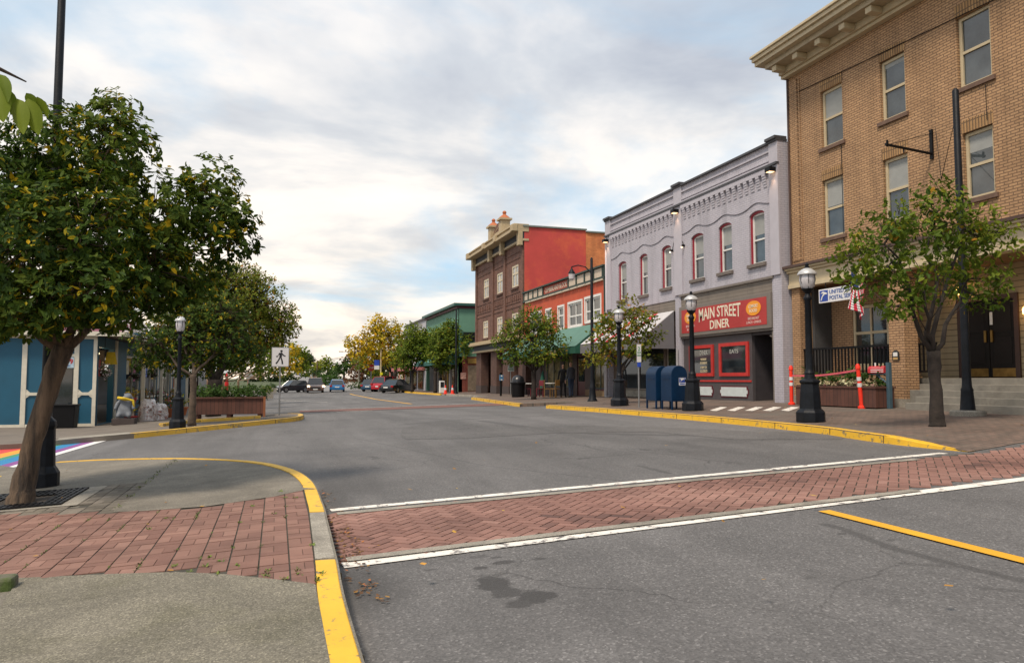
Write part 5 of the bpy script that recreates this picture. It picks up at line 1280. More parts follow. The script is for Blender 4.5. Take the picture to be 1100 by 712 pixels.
# grey back of a round sign, further left pavement
def signpost(name,lab,cat,p,h,r=.03,pm=None,group=None):
    S=thing(name,tuple(p),lab,cat,group); MB().tube([p,p+Vector((0,0,h))],r,8).build('post',pm or galv,S); return S
p=gv(-2.4,72); S=signpost('sign_post','grey round backed sign beside the dark parked car on the left','sign',p,2.35)
MB().tube([p+Vector((0,-.05,2.1)),p+Vector((0,-.07,2.1))],.36,16).build('disc',mat('grey sign back',(.33,.33,.32),.6),S)
# stop sign and blue sign far right
p=gv(11.6,97); S=signpost('stop_sign','red octagonal stop sign at the far right corner','sign',p,2.9,.05); Fq=Fr('-y',97-.06)
pn=MB().prism([Fq(11.6+.46*math.cos(math.pi/8+k*math.pi/4),p.z+2.75+.46*math.sin(math.pi/8+k*math.pi/4),0) for k in range(8)],(0,-.03,0)).build('panel',mat('stop red',(.45,.015,.02),.5),S)
text('STOP',Fq,11.6,p.z+2.75,.032,.62,.24,whitep,pn,bold=.02)
p=gv(12.7,96); S=signpost('street_sign','blue and white sign on a cream post right of the stop sign','sign',p,5.2,.09,mat('cream board',(.62,.5,.3),.6)); Fq=Fr('-y',96-.1)
MB().fb(Fq,11.85,12.5,p.z+3.0,p.z+3.7,0,.03).build('panel',mat('sign blue',(.02,.07,.45),.5),S); MB().fb(Fq,11.85,12.5,p.z+2.5,p.z+2.99,0,.03).build('panel',whitep,S)
MB().tube([Fq(12.75,p.z+1.95,0),Fq(12.75,p.z+1.95,.03)],.2,8).build('yellow_disc',mat('hi vis yellow',(.75,.70,.02),.5),S)
# utility poles and wires on the hill
p=gv(21,195,0); S=thing('utility_pole',tuple(p),'brown wooden utility pole on the hill carrying two wires','utility pole')
MB().tube([p,p+Vector((0,0,7.5))],[.2,.14],8).build('pole',mat('pole wood',(.14,.085,.055),.9),S); MB().box(p.x-1,p.x+1,p.y-.08,p.y+.08,p.z+6.8,p.z+7.0).build('crossarm',mat('pole wood',(.14,.085,.055),.9),S)
for k in (-.8,.8):
    a=p+Vector((k,0,7.02)); pts=[a.lerp(Vector((-8+k,330,g(0,300)+6)),t/10)-Vector((0,0,1.6*math.sin(math.pi*t/10))) for t in range(11)]
    tag(MB().tube(pts,.05,4).build('overhead_wire',black,loc=tuple(a)),'thin sagging wire over the hill road, %s of the two on the utility pole'%('left' if k<0 else 'right'),'wire','wires over the hill road')
p=gv(11,106,0); S=thing('street_light',tuple(p),'pale concrete lamp pole with long arm reaching left over the hill road','street light')
MB().tube([p,p+Vector((0,0,5.0))],[.10,.07],8).build('pole',conc2,S); MB().tube([p+Vector((0,0,4.9)),p+Vector((-1.0,0,5.15)),p+Vector((-2.2,0,5.2))],.035,6).build('arm',galv,S); MB().box(p.x-2.8,p.x-2.2,p.y-.12,p.y+.12,p.z+5.14,p.z+5.26).build('lamp_head',galv,S)
p=gv(10.5,210,0); S=thing('utility_pole',tuple(p),'short brown utility pole left of the hill road under the pine','utility pole'); MB().tube([p,p+Vector((0,0,5.2))],[.18,.14],8).build('pole',mat('pole wood',(.14,.085,.055),.9),S)
# parking sign before the awning
q=gp(686.5,437.5,KH); p=gv(*q); S=signpost('parking_sign','narrow white and green parking sign on a steel post left of the mailboxes','sign',p,1.95,.025); Fq=Fr('-y',p.y-.03)
pn=MB().fb(Fq,p.x-.075,p.x+.075,p.z+1.42,p.z+1.98,0,.006).build('panel',mat('sign white',(.70,.69,.70),.5,.03),S)
text('2',Fq,p.x,p.z+1.84,.007,.07,.12,mat('sign green',(.02,.25,.10),.6),pn); text('HOUR',Fq,p.x,p.z+1.72,.007,.12,.05,mat('sign green',(.02,.25,.10),.6),pn); text('PARKING',Fq,p.x,p.z+1.63,.007,.13,.04,mat('sign green',(.02,.25,.10),.6),pn)
MB().fb(Fq,p.x-.06,p.x+.06,p.z+1.27,p.z+1.41,0,.006).build('panel',mat('sign blue',(.02,.07,.45),.5),S)
# no parking sign by the bin
q=gp(548.5,424.5,KH); p=gv(*q); S=signpost('parking_sign','white parking sign with red mark behind the black bin','sign',p,2.2,.03); Fq=Fr('-y',p.y-.04)
pn=MB().fb(Fq,p.x-.10,p.x+.14,p.z+1.93,p.z+2.25,0,.008).build('panel',mat('sign white',(.70,.69,.70),.5,.03),S)
MB().fb(Fq,p.x-.01,p.x+.05,p.z+2.0,p.z+2.18,.009,.012).build('red_mark',mat('stop red',(.45,.015,.02),.5),pn)
pn=MB().fb(Fq,p.x-.2,p.x+.22,p.z+1.5,p.z+1.91,0,.008).build('panel',mat('sign pale',(.60,.66,.62),.5,.03),S)
text('NO',Fq,p.x+.01,p.z+1.78,.009,.2,.12,mat('sign green',(.02,.25,.10),.6),pn); text('PARKING',Fq,p.x+.01,p.z+1.63,.009,.34,.09,mat('sign green',(.02,.25,.10),.6),pn)
q=gp(538,425.2,KH); p=gv(*q); S=thing('crossing_button_post',tuple(p),'short dark post with a blue and white push button box','post')
MB().tube([p,p+Vector((0,0,1.45))],.07,8).build('post',black,S); b_=MB().box(p.x-.12,p.x+.12,p.y-.15,p.y-.06,p.z+.95,p.z+1.3).build('button_box',mat('sign blue dull',(.05,.16,.30),.5),S)
MB().fb(Fr('-y',p.y-.151),p.x-.05,p.x+.05,p.z+1.2,p.z+1.28,0,.01).fb(Fr('-y',p.y-.151),p.x-.05,p.x+.05,p.z+.97,p.z+1.04,0,.01).build('button',whitep,b_)
# ================================================================== STREET FURNITURE right
usblue=mat('mailbox blue',(.002,.021,.062),.42,.12,6,.12,70,spec=.25,coat=.03)
def mailbox(loc,lab):
    T_=thing('mail_collection_box',loc,lab,'mailbox','blue mail collection boxes')
    W_,D_,H_=.52,.62,1.27; lg=.24
    n=14; prof=[(-W_/2,lg),(W_/2,lg)]+[(W_/2*math.cos(math.pi*k/n),H_-W_/2+W_/2*math.sin(math.pi*k/n)) for k in range(n+1)]
    MB().prism([(x,-D_/2,z) for x,z in prof],(0,D_,0)).build('body',usblue,T_,bevel=.012)
    for sx in (-1,1):
        for sy in (-1,1): MB().box(sx*.235-.022,sx*.235+.022,sy*.285-.022,sy*.285+.022,0,lg+.01).build('leg',usblue,T_)
    pr2=[(x*.93,lg+.05+(z-lg)*.945) for x,z in prof]
    MB().prism([(x,-D_/2-.006,z) for x,z in pr2],(0,.005,0)).build('end_panel',usblue,T_)
    Fm=Fr('-y',-D_/2-.007)
    d=MB().fb(Fm,-.02,.20,.70,.92,0,.003).build('postal_badge',mat('badge white',(.60,.62,.68),.5,.03),T_)
    mb=MB(); mb.prism([Fm(-.01,.78,.0035),Fm(.19,.78,.0035),Fm(.19,.91,.0035),Fm(-.01,.91,.0035)],(0,-.001,0)); mb.build('badge_field',mat('badge blue',(.02,.06,.32),.5,.03),d)
    mb=MB(); mb.prism([Fm(0.0,.895,.0048),Fm(.12,.905,.0048),Fm(.175,.87,.0048),(.12,-D_/2-.0118,.868),Fm(.06,.83,.0048),Fm(.02,.785,.0048),Fm(.055,.86,.0048),Fm(.03,.875,.0048)],(0,-.001,0)); mb.build('eagle_mark',whitep,d)
    MB().fb(Fm,.01,.17,.725,.755,.0035,.0045).build('badge_text_bar',mat('badge blue',(.02,.06,.32),.5,.03),d)
    MB().box(-W_/2-.012,-W_/2+.01,-.2,.2,.88,.91).build('pull_handle',usblue,T_)
    return T_
q=gp(721.6,440.6,KH); mp=gv(q[0]+.26,q[1]+.31)
m1=at_origin(mailbox,tuple(mp),'blue mail collection box with white eagle badge, nearer of the pair')
m2=copy_tree(m1); m2.location=gv(mp.x-.06,mp.y+.82); relabel(m2,'blue mail collection box half hidden behind its twin')
# wooden planter boxes
plank=brickmat('planter planks',(.115,.045,.030),(.085,.034,.024),(.02,.01,.008),.14,3.,.006,.7,.5,'wall',.3)
PR=thing('planter_box',tuple(gv(14.75,16.9)),'long reddish wooden planter box with pale cabbages under the porch railing','planter')
z0=gv(14.7,16.8).z
MB().box(14.5,15.1,15.3,18.35,z0+.02,z0+.52).build('box',plank,PR,bevel=.01); MB().box(14.47,15.13,15.27,18.38,z0+.521,z0+.56).build('rim',mat('planter rim',(.10,.04,.028),.7,.2),PR)
MB().box(14.52,15.08,15.32,18.33,z0+.561,z0+.575).build('soil',soil,PR)
rr=random.Random(9); lf=MB()
foliage(lf,[(Vector((14.85,15.45+.3*k,z0+.72)),(.2,.2,.28 if k%3 else .4)) for k in range(10)],26,.11,7,.08,rr,.3,.1,True,False,.02); lf.build('shrubs',leafmat('hedge'),PR,normals=False,attr=True)
lf=MB(); foliage(lf,[(Vector((14.62,15.5+.27*k,z0+.64)),(.12,.12,.10)) for k in range(10)],60,.08,6,.04,rr,.45,.1,True,False,.0)
lf.build('cabbage_leaves',attrmat('leaf cabbage',[(0,(.16,.05,.07)),(.4,(.35,.30,.16)),(.7,(.50,.50,.30)),(1,(.3,.1,.12))],.7,0,nvar=0),PR,normals=False,attr=True)
PL=thing('planter_box',tuple(gv(-1.5,29.3)),'large raised wooden planter box with a dense green hedge on the left corner','planter')
a_=gp(212,447,KH)
z0=g(-1.5,29)+KH
MB().box(-2.85,-.42,28.55,30.0,z0+.16,z0+.72).build('box',plank,PL,bevel=.01); MB().box(-2.9,-.37,28.50,30.05,z0+.721,z0+.77).build('rim',mat('planter rim',(.10,.04,.028),.7,.2),PL)
for x in (-2.7,-1.6,-.55):
    for y in (28.65,29.85): MB().box(x-.08,x+.08,y-.06,y+.06,z0-.05,z0+.16).build('foot',mat('planter rim',(.10,.04,.028),.7,.2),PL)
MB().box(-.44,-.36,28.46,28.6,z0-.02,z0+.78).build('corner_post',mat('orange wood',(.28,.10,.04),.7),PL)
lf=MB(); foliage(lf,[(Vector((-2.65+.27*k,29.2+(-.25 if k%2 else .3),z0+.93)),(.3,.5,.28)) for k in range(9)],34,.09,7,.07,rr,.35,.2,True,False,.02); lf.build('hedge',leafmat('hedge'),PL,normals=False,attr=True)
# raised yellow kerb beside the planter
kerb('kerb',[gp(175,458,KH),gp(195,455.5,KH),gp(215,453.5,KH),gp(245,451.8,KH),gp(280,449.5,KH)],1,yellowf,.14,.10,KH)
# delineators and tape
orp=mat('fluorescent orange',(.85,.035,.012),.5,.05); wrb=mat('reflective white',(.65,.65,.65),.3,.05)
def delineator(loc,lab):
    T_=thing('delineator_post',loc,lab,'delineator','orange delineator posts by the planter')
    MB().lathe([(.10,0),(.10,.05),(.055,.08),(.05,1.02),(.065,1.03),(.06,1.10),(.03,1.16)],10).build('post',orp,T_,smooth=True)
    MB().lathe([(.0585,.72),(.0585,.82)],10).build('reflective_band',wrb,T_); MB().lathe([(.0585,.56),(.0585,.66)],10).build('reflective_band',wrb,T_); return T_
d1=gp(850.5,434.6,KH); d2=gp(926,438.6,KH)
D1=at_origin(delineator,tuple(gv(*d1)),'orange delineator post at the lavender end of the planter'); 
D2=copy_tree(D1); D2.location=gv(*d2); D2.rotation_euler=(0,R(-5),0); relabel(D2,'leaning orange delineator post at the mailbox end of the planter')
A_=gv(*d1)+Vector((0,0,.86)); B_=gv(*d2)+Vector((-.08,0,1.0)); mb=MB(); pts=[A_.lerp(B_,t/10)-Vector((0,0,.06*math.sin(math.pi*t/10))) for t in range(11)]
for a,b in zip(pts,pts[1:]): mb.prism([a+Vector((0,0,-.025)),b+Vector((0,0,-.025)),b+Vector((0,0,.025)),a+Vector((0,0,.025))],(.003,0,0))
tag(mb.build('barrier_tape',mat('pink tape',(.60,.10,.13),.5),loc=tuple(A_)),'pinkish barrier tape strung between the two orange posts','tape')
# rural mailbox
q=gp(956,438.8,KH); p=gv(*q); S=thing('letter_box',tuple(p),'small stars and stripes painted letter box on a blue grey bracket post','letter box')
bg_=mat('blue grey paint',(.05,.095,.125),.6,.1)
MB().box(p.x-.05,p.x+.05,p.y-.05,p.y+.05,p.z,p.z+1.17).build('post',bg_,S,bevel=.006); MB().tube([p+Vector((0,.03,.62)),p+Vector((0,.42,.87))],.03,4).build('brace',bg_,S); MB().box(p.x-.05,p.x+.05,p.y+.051,p.y+.62,p.z+.86,p.z+.90).build('arm',bg_,S)
n=8; W_=.085
prof=[(-W_,.905),(W_,.905)]+[(W_*math.cos(math.pi*k/n),1.0+W_*math.sin(math.pi*k/n)) for k in range(n+1)]
bd=MB().prism([(p.x+x,p.y+.08,p.z+z) for x,z in prof],(0,.54,0)).build('box_body',mat('letter box red',(.50,.03,.04),.5),S)
for k in range(3): MB().box(p.x-W_-.004-(-.0 if k<2 else -.02),p.x-W_+.01,p.y+.09,p.y+.52,p.z+.925+k*.05,p.z+.945+k*.05).build('white_stripe',whitep,bd)
MB().tube([p+Vector((-.02,.42,1.08)),p+Vector((-.02,.42,1.17))],.02,6).build('knob',whitep,bd)
# postal sign
p=Vector((XT-.12,17.3,3.75)); FU=Fr('-x',XT-.16)
S=tag(MB().fb(FU,16.45,18.12,3.62,4.02,-.04,.03).build('postal_sign',mat('sign white',(.70,.69,.70),.5,.03),loc=tuple(p)),'white postal service sign with blue eagle square hanging in the porch opening','sign')
MB().fb(FU,17.74,18.08,3.66,3.98,.031,.036).build('logo_field',mat('badge blue',(.02,.06,.32),.5,.03),S)
mb=MB(); mb.prism([FU(18.04,3.90,.041),FU(17.93,3.95,.041),FU(17.78,3.90,.041),FU(17.77,3.86,.041),FU(17.86,3.86,.041),FU(17.95,3.80,.041),FU(18.0,3.69,.041),FU(18.04,3.69,.041),FU(17.98,3.82,.041),FU(17.91,3.89,.041)],(.004,0,0)); mb.build('eagle_mark',whitep,S)
tb=mat('sign lettering blue',(.03,.09,.30),.5); text('UNITED STATES',FU,17.10,3.91,.031,1.15,.115,tb,S,bold=.012); text('POSTAL SERVICE',FU,17.10,3.74,.031,1.15,.115,tb,S,bold=.012)
MB().fb(FU,16.7,16.72,4.02,4.2,-.01,.01).fb(FU,17.85,17.87,4.02,4.2,-.01,.01).build('hanger',black,S)
# flag on its pole
S=thing('flag',(XT,15.55,3.2),'small stars and stripes flag drooping from a pole on the brick pier','flag')
a=Vector((XT,15.70,3.3)); b_=Vector((XT-.75,16.25,4.35)); MB().tube([a,b_],.015,6).build('flag_pole',mat('bronze pole',(.05,.035,.02),.5),S)
mb=MB(); mb2=MB(); nu,nv=26,14
def fp(i,j):
    t=i/nu; s=j/nv                 # t: down the hoist (stripes), s: out along the fly, drooping
    top=b_.lerp(a,.05+.34*t)
    fall=s*.95
    return top+Vector((.07*math.sin(t*9+s*3)*s-.05*s,.10*math.sin(t*7+1)*s-.05*t*s,-fall-.02))
for i in range(nu):
    for j in range(nv):
        v=0.0 if (i//2)%2==0 else 1.0
        if i>=14 and False: v=v
        if i<14 and j<5: v=.5
        mb.add([fp(i,j),fp(i+1,j),fp(i+1,j+1),fp(i,j+1)],[(0,1,2,3)],v)
o=mb.build('flag_cloth',attrmat('flag colours',[(0,(.55,.02,.05)),(.24,(.55,.02,.05)),(.26,(.02,.04,.16)),(.74,(.02,.04,.16)),(.76,(.62,.60,.60)),(1,(.62,.60,.60))],.8,0,nvar=0),S,normals=False,attr=True,smooth='all')
m_=o.modifiers.new('th','SOLIDIFY'); m_.thickness=.004
# black bin
def bin_(loc,lab,dome=True):
    T_=thing('litter_bin',loc,lab,'litter bin')
    pm=mat('black plastic',(.006,.006,.007),.5,.2,spec=.2)
    MB().lathe([(.36,0),(.40,.75),(.44,.76),(.44,.82),(.38,.84)],14).build('body',pm,T_,smooth=True)
    MB().lathe([(.38,.84),(.36,.98),(.27,1.14),(.12,1.22),(.02,1.24)],14).build('lid',mat('dome lid',(.012,.013,.016),.3,.2,spec=.5),T_,smooth=True); return T_
at_origin(bin_,tuple(gv(*gp(556.5,426.5,KH))),'black dome lidded litter bin at the foot of the brown building')
# ---- cafe furniture
def chair(loc,lab,m,grp):
    T_=thing('cafe_chair',loc,lab,'chair',grp)
    MB().box(-.22,.22,-.22,.22,.43,.47).build('seat',m,T_,bevel=.01)
    MB().box(-.22,.22,.19,.23,.60,.90).build('backrest',m,T_,bevel=.01)
    for sx in (-1,1):
        for sy in (-1,1): MB().box(sx*.2-.02,sx*.2+.02,sy*.2-.02,sy*.2+.02,0,.43 if sy<0 else .60).build('leg',m,T_)
    return T_
def ctable(loc,lab,m,grp,r=.38):
    T_=thing('cafe_table',loc,lab,'table',grp)
    MB().lathe([(r,.70),(r,.735)],16).build('table_top',m,T_); MB().lathe([(.03,.03),(.03,.70)],8).build('stem',black,T_); MB().lathe([(.24,0),(.22,.03)],12).build('foot',black,T_); return T_
woo=mat('honey wood',(.48,.25,.07),.55,.15); dred=mat('dark red metal',(.16,.02,.03),.4)
c1=at_origin(chair,tuple(gv(*gp(589,427,KH))),'honey coloured wooden cafe chair left of the white table',woo,'cafe chairs before the red building'); c1.rotation_euler=(0,0,R(70))
c2_=copy_tree(c1); c2_.location=gv(*gp(597,427,KH)); c2_.rotation_euler=(0,0,R(200)); relabel(c2_,'honey coloured wooden cafe chair right behind the two people')
t1=at_origin(ctable,tuple(gv(*gp(593,425.8,KH))),'small white topped cafe table between the honey chairs',whitep,'cafe tables before the red building')
t2=copy_tree(t1); t2.location=gv(*gp(571,425,KH)); relabel(t2,'small white topped cafe table behind the street tree')
c3=at_origin(chair,tuple(gv(*gp(565,426,KH))),'dark red metal cafe chair next to the litter bin',dred,'cafe chairs before the red building'); c3.rotation_euler=(0,0,R(90))
c4=copy_tree(c3); c4.location=gv(*gp(578,426.4,KH)); c4.rotation_euler=(0,0,R(-80)); relabel(c4,'dark red metal cafe chair at the foot of the street tree')
cbd=thing('folded_parasol',tuple(gv(*gp(583,425.5,KH))),'dark green folded parasol standing by the cafe window','parasol'); p=wl(cbd); MB().lathe([(.05,.3),(.2,.4),(.12,1.0),(.04,1.4)],8,p).build('cloth',mat('dark green awning cloth',(.012,.085,.055),.85),cbd,smooth=True); MB().tube([p,p+Vector((0,0,1.5))],.02,6).build('pole',black,cbd)
# newspaper box and cones by the green building
p=gv(*gp(474.5,422.5,KH)); S=thing('newspaper_box',tuple(p),'white newspaper box beside the round street tree','newspaper box'); MB().box(p.x-.2,p.x+.2,p.y-.2,p.y+.2,p.z+.05,p.z+1.05).build('box',whitep,S,bevel=.02); MB().fb(Fr('-y',p.y-.2),p.x-.15,p.x+.15,p.z+.5,p.z+.95,0,.01).build('pane',gls,S)
def cone(loc,lab):
    T_=thing('traffic_cone',loc,lab,'traffic cone','orange traffic cones by the green building'); MB().box(-.17,.17,-.17,.17,0,.04).build('base',orp,T_); MB().lathe([(.14,.04),(.03,.72)],12).build('cone',orp,T_,smooth=True); MB().lathe([(.095,.33),(.068,.5)],12).build('band',wrb,T_); return T_
k1=at_origin(cone,tuple(gv(*gp(478.5,423.2,KH))),'orange traffic cone close to the white newspaper box'); k2=copy_tree(k1); k2.location=gv(*gp(486,423.2,KH)); relabel(k2,'orange traffic cone close to the slim black street light')
# tree pit and grate by the leaning tree
pc_=[P(65,543.5),P(94,526),(-3.6,P(94,526)[1]+.15),(-3.6,P(65,543.5)[1])]
x1,y0_,y1_=P(80,535)[0],P(65,543.5)[1],P(94,526)[1]
sheet('tree_pit_border',[(x1+.18,y0_-.13),(x1+.18,y1_+.15),(-4.0,y1_+.15),(-4.0,y0_-.13)],KH+.0155,conc2)
sheet('tree_pit_soil',[(x1,y0_),(x1,y1_),(-3.8,y1_),(-3.8,y0_)],KH+.018,soil)
mb=MB(); cx_,cy_=-2.73,9.78
x=-3.75
while x<x1:
    y=y0_+.03
    while y<y1_-.03:
        if abs(x-cx_)>.26 or abs(y-cy_)>.26: mb.box(x,x+.035,y,y+.11,g(x,y)+KH+.019,g(x,y)+KH+.035)
        y+=.135
    x+=.06
for yy in [y0_+i*(y1_-y0_)/4 for i in range(5)]:
    if abs(yy-cy_)>.2: 
        for i in range(20):
            xa=-3.78+(x1+3.78)*i/20; xb=-3.78+(x1+3.78)*(i+1)/20; mb.box(xa,xb,yy-.015,yy+.015,g(xa,yy)+KH+.019,g(xa,yy)+KH+.038)
tag(mb.build('tree_grate',black,loc=(-2.6,9.8,g(-2.6,9.8)+KH)),'square cast iron grate around the leaning trunk','tree grate')
# mossy stone corner low on the left
q=gp(6,632,KH); z_=g(*q)+KH
S=tag(MB().box(q[0]-.8,q[0]+.06,q[1]-.09,q[1]+.06,z_-.02,z_+.085).build('stone_edging',mat('mossy stone',(.13,.12,.09),.95,.3,6,.8,30,dirt=(.06,.09,.02),dscale=4,dlo=.42,dhi=.6),loc=(q[0],q[1],z_),bevel=.02),'low mossy stone edging at the bottom left','edging')
# ================================================================== LEFT SHOP
YS=29.6
def xs(px_): return atY(px_,430,YS).x
def zs(py_,px_=60): return atY(px_,py_,YS).z
FS=Fr('-y',YS); XS=-6.10; FX=Fr('+x',XS); zg_=-.26
SH=thing('corner_shop',(XS-3,YS+8,zg_),'blue painted corner shop with cream trims and white fascia','building')
blue=mat('shop blue',(.008,.085,.150),.55,.10,1.5,.15,30); crw=mat('cream white trim',(.62,.58,.48),.55,.08)
zt_=zs(360); 
wx0,wx1=xs(55),xs(79)
wz0,wz1=zs(442),zs(383)
finish_wall(wallmesh(FS,-16,XS,zg_-.3,zt_,[(wx0,wx1,zg_+.1,wz1)],.2),'wall',blue,SH)
fw_=window(FS,wx0+.01,wx1-.01,zg_+.11,wz1-.01,SH,mat('dark window frame',(.02,.02,.02),.5),gls,n=-.06,fw=.06,rail=None)
mb=MB()
for a in (25,81,101.5): mb.fb(FS,xs(a)-.075,xs(a)+.075 if a<100 else XS+.03,zg_-.05,zt_-.12,.001,.05)
for a in (47,): mb.fb(FS,xs(a)-.07,xs(a)+.07,zg_-.05,zt_-.12,.001,.05)
mb.fb(FS,xs(25)+.076,xs(47)-.071,zs(423)-.05,zs(423)+.05,.001,.045); mb.fb(FS,xs(81)+.076,xs(101.5)-.076,zs(423)-.05,zs(423)+.05,.001,.045)
mb.fb(FS,wx0-.0,wx1,wz1+.0,wz1+.10,.001,.045)
for a,b in ((xs(25)+.076,xs(47)-.071),(xs(81)+.076,xs(101.5)-.076),(-16,xs(25)-.076)): mb.fb(FS,a,b,zg_-.04,zg_+.10,.001,.04)
mb.fb(FS,-16,XS+.02,zt_-.119,zt_-.02,.001,.055)
mb.build('trim',crw,SH)
# diagonal little corner brackets on the panels
mb=MB()
for (u,s_) in ((xs(81)+.076,1),(xs(101.5)-.076,-1),(xs(25)+.076,1)):
    w_=zs(423)+.05; mb.prism([FS(u,w_,.002),FS(u+s_*.12,w_,.002),FS(u,w_+.12,.002)],(0,-.035,0)); w_-=.10; mb.prism([FS(u,w_,.002),FS(u+s_*.12,w_,.002),FS(u,w_-.10,.002)],(0,-.035,0))
mb.build('trim_bracket',crw,SH)
# fascia and roof
MB().box(-16,XS+1.0,YS-.35,YS-.29,zt_-.02,zt_+.14).box(XS+.94,XS+1.0,YS-.289,62,zt_-.02,zt_+.14).build('fascia',crw,SH)
MB().box(-16,XS+.93,YS-.28,62,zt_+.0,zt_+.06).build('porch_ceiling',mat('dark soffit',(.05,.035,.03),.8),SH)
MB().add([(-16,YS-.28,zt_+.14),(XS+1,YS-.28,zt_+.14),(XS+1,62,zt_+.14),(-16,62,zt_+.14),(-16,YS+3.3,zt_+.9),(XS-2.6,YS+3.3,zt_+.9),(XS-2.6,60,zt_+.9),(-16,60,zt_+.9)],[(0,1,5,4),(1,2,6,5),(2,3,7,6),(3,0,4,7),(4,5,6,7),(0,3,2,1)]).build('roof',mat('maroon roof',(.17,.035,.06),.7,.2,4),SH)
# side: doorway, blue piers, windows, posts
ops=[(30.0,32.6,zg_+.0,2.55),(35.2,38.4,.45,2.4),(39.9,43.6,.45,2.4),(45.2,48.9,.45,2.4),(50.5,54.5,.45,2.4)]
finish_wall(wallmesh(FX,YS+.2,58,zg_-.4,zt_,[(a,b,c if c>0 else zg_,d) for a,b,c,d in ops],.2),'wall',blue,SH)
for (a,b,c,d) in ops[1:]: window(FX,a+.01,b-.01,c+.01,d-.01,SH,crw,gls,n=-.05,fw=.09,rail=None,vert=1)
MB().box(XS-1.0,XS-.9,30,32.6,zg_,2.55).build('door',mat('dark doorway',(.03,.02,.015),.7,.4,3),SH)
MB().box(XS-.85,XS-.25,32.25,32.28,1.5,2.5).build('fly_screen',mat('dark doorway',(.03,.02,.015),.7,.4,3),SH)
for y in (34.0,39.1,44.5,49.8,55): 
    MB().box(XS+.78,XS+.92,y-.07,y+.07,zg_-.1,zt_+.0).build('post',crw,SH,bevel=.01)
mb=MB()
for a,b in ((32.75,33.1),(38.6,38.9),(43.8,44.1),(49.1,49.5)): mb.fb(FX,a,b,zg_,zt_-.02,.001,.05)
mb.build('side_trim',crw,SH)
# roof sign with a scalloped white board
S=thing('roof_sign',(XS+1.0,33,zt_+.3),'white scalloped sign board reading FOODS on the shop roof edge','sign')
FSn=Fr('-y',31.8); c_=atY(134,350,31.8)
pts=[]; n=26
for k in range(n+1):
    a=math.pi*k/n; q=1+.07*abs(math.sin(a*6.5)); pts.append((c_.x+.78*q*math.cos(a),c_.z-.12+.42*q*math.sin(a)))
pts+= [(c_.x-.82,c_.z-.26),(c_.x+.82,c_.z-.26)]
MB().prism([FSn(u,w,0) for u,w in pts],(0,.04,0)).build('board',mat('sign white',(.70,.69,.70),.5,.03),S)
text('FOODS',FSn,c_.x,c_.z-.02,.002,1.1,.27,mat('sign maroon',(.16,.02,.06),.6),S,bold=.02)
MB().box(c_.x-.9,c_.x+.9,31.75,31.85,zt_+.14,c_.z-.265).build('sign_base',blue,S)
# price poster
u0,u1=xs(62),xs(78.5); w0_,w1_=zs(395),zs(383.5)
S=tag(MB().fb(FS,u0,u1,w0_,w1_,.056,.066).build('price_poster',mat('poster pale blue',(.38,.50,.60),.6,.12),loc=((u0+u1)/2,YS,w0_)),'pale poster with a red price of 4.99 in the blue shop window','poster')
text('4.99',FS,(u0+u1)/2+.03,w0_+(w1_-w0_)*.60,.067,(u1-u0)*.74,(w1_-w0_)*.48,mat('stop red',(.45,.015,.02),.5),S,bold=.03)
text('EACH',FS,(u0+u1)/2,w0_+(w1_-w0_)*.2,.067,(u1-u0)*.5,(w1_-w0_)*.18,mat('sign lettering blue',(.03,.09,.30),.5),S)
# box bin before the window
p=gv(atY(70,463,28.6).x,28.6); S=thing('square_bin',tuple(p),'black open topped bin standing before the blue shop window','bin')
MB().add([(p.x-.30,p.y-.28,p.z),(p.x+.30,p.y-.28,p.z),(p.x+.30,p.y+.28,p.z),(p.x-.30,p.y+.28,p.z),(p.x-.34,p.y-.32,p.z+.74),(p.x+.34,p.y-.32,p.z+.74),(p.x+.34,p.y+.32,p.z+.74),(p.x-.34,p.y+.32,p.z+.74)],[(0,3,2,1),(4,5,6,7),(0,1,5,4),(1,2,6,5),(2,3,7,6),(3,0,4,7)]).build('body',mat('black plastic',(.01,.01,.011),.5),S,bevel=.02)
MB().box(p.x-.37,p.x+.37,p.y-.35,p.y+.35,p.z+.741,p.z+.79).build('rim',mat('black plastic',(.01,.01,.011),.5),S,bevel=.01)
# grey seated figure on a black base with yellow scarf
p=gv(-5.1,29.4,KH); 
S=thing('garden_statue',tuple(p),'grey hunched animal statue with a yellow scarf on a dark plinth by the shop door','statue')
st_=mat('statue grey',(.14,.155,.18),.6,.3,5,.4,30)
MB().box(p.x-.36,p.x+.36,p.y-.3,p.y+.3,p.z,p.z+.22).build('plinth',mat('dark plinth',(.03,.03,.032),.8),S,bevel=.01)
def skin(name,verts,edges,m,par,sub=2,root=0):
    """grow one continuous body along a skeleton; verts=[(x,y,z,r)]"""
    me=bpy.data.meshes.new(name); me.from_pydata([v[:3] for v in verts],edges,[]); o=bpy.data.objects.new(name,me); col.objects.link(o)
    sk=o.modifiers.new('s','SKIN'); sk.use_smooth_shade=True
    for i,v in enumerate(verts):
        r=v[3]; me.skin_vertices[0].data[i].radius=(r,r) if not isinstance(r,tuple) else r
        me.skin_vertices[0].data[i].use_root=(i==root)
    sb=o.modifiers.new('u','SUBSURF'); sb.levels=sub; sb.render_levels=sub
    m2=bpy.data.meshes.new_from_object(o.evaluated_get(bpy.context.evaluated_depsgraph_get())); bpy.data.objects.remove(o); bpy.data.meshes.remove(me)
    m2.name=name; o=bpy.data.objects.new(name,m2); col.objects.link(o)
    for q in (m if isinstance(m,(list,tuple)) else [m]): m2.materials.append(q)
    m2.polygons.foreach_set('use_smooth',[True]*len(m2.polygons)); o.parent=par; return o
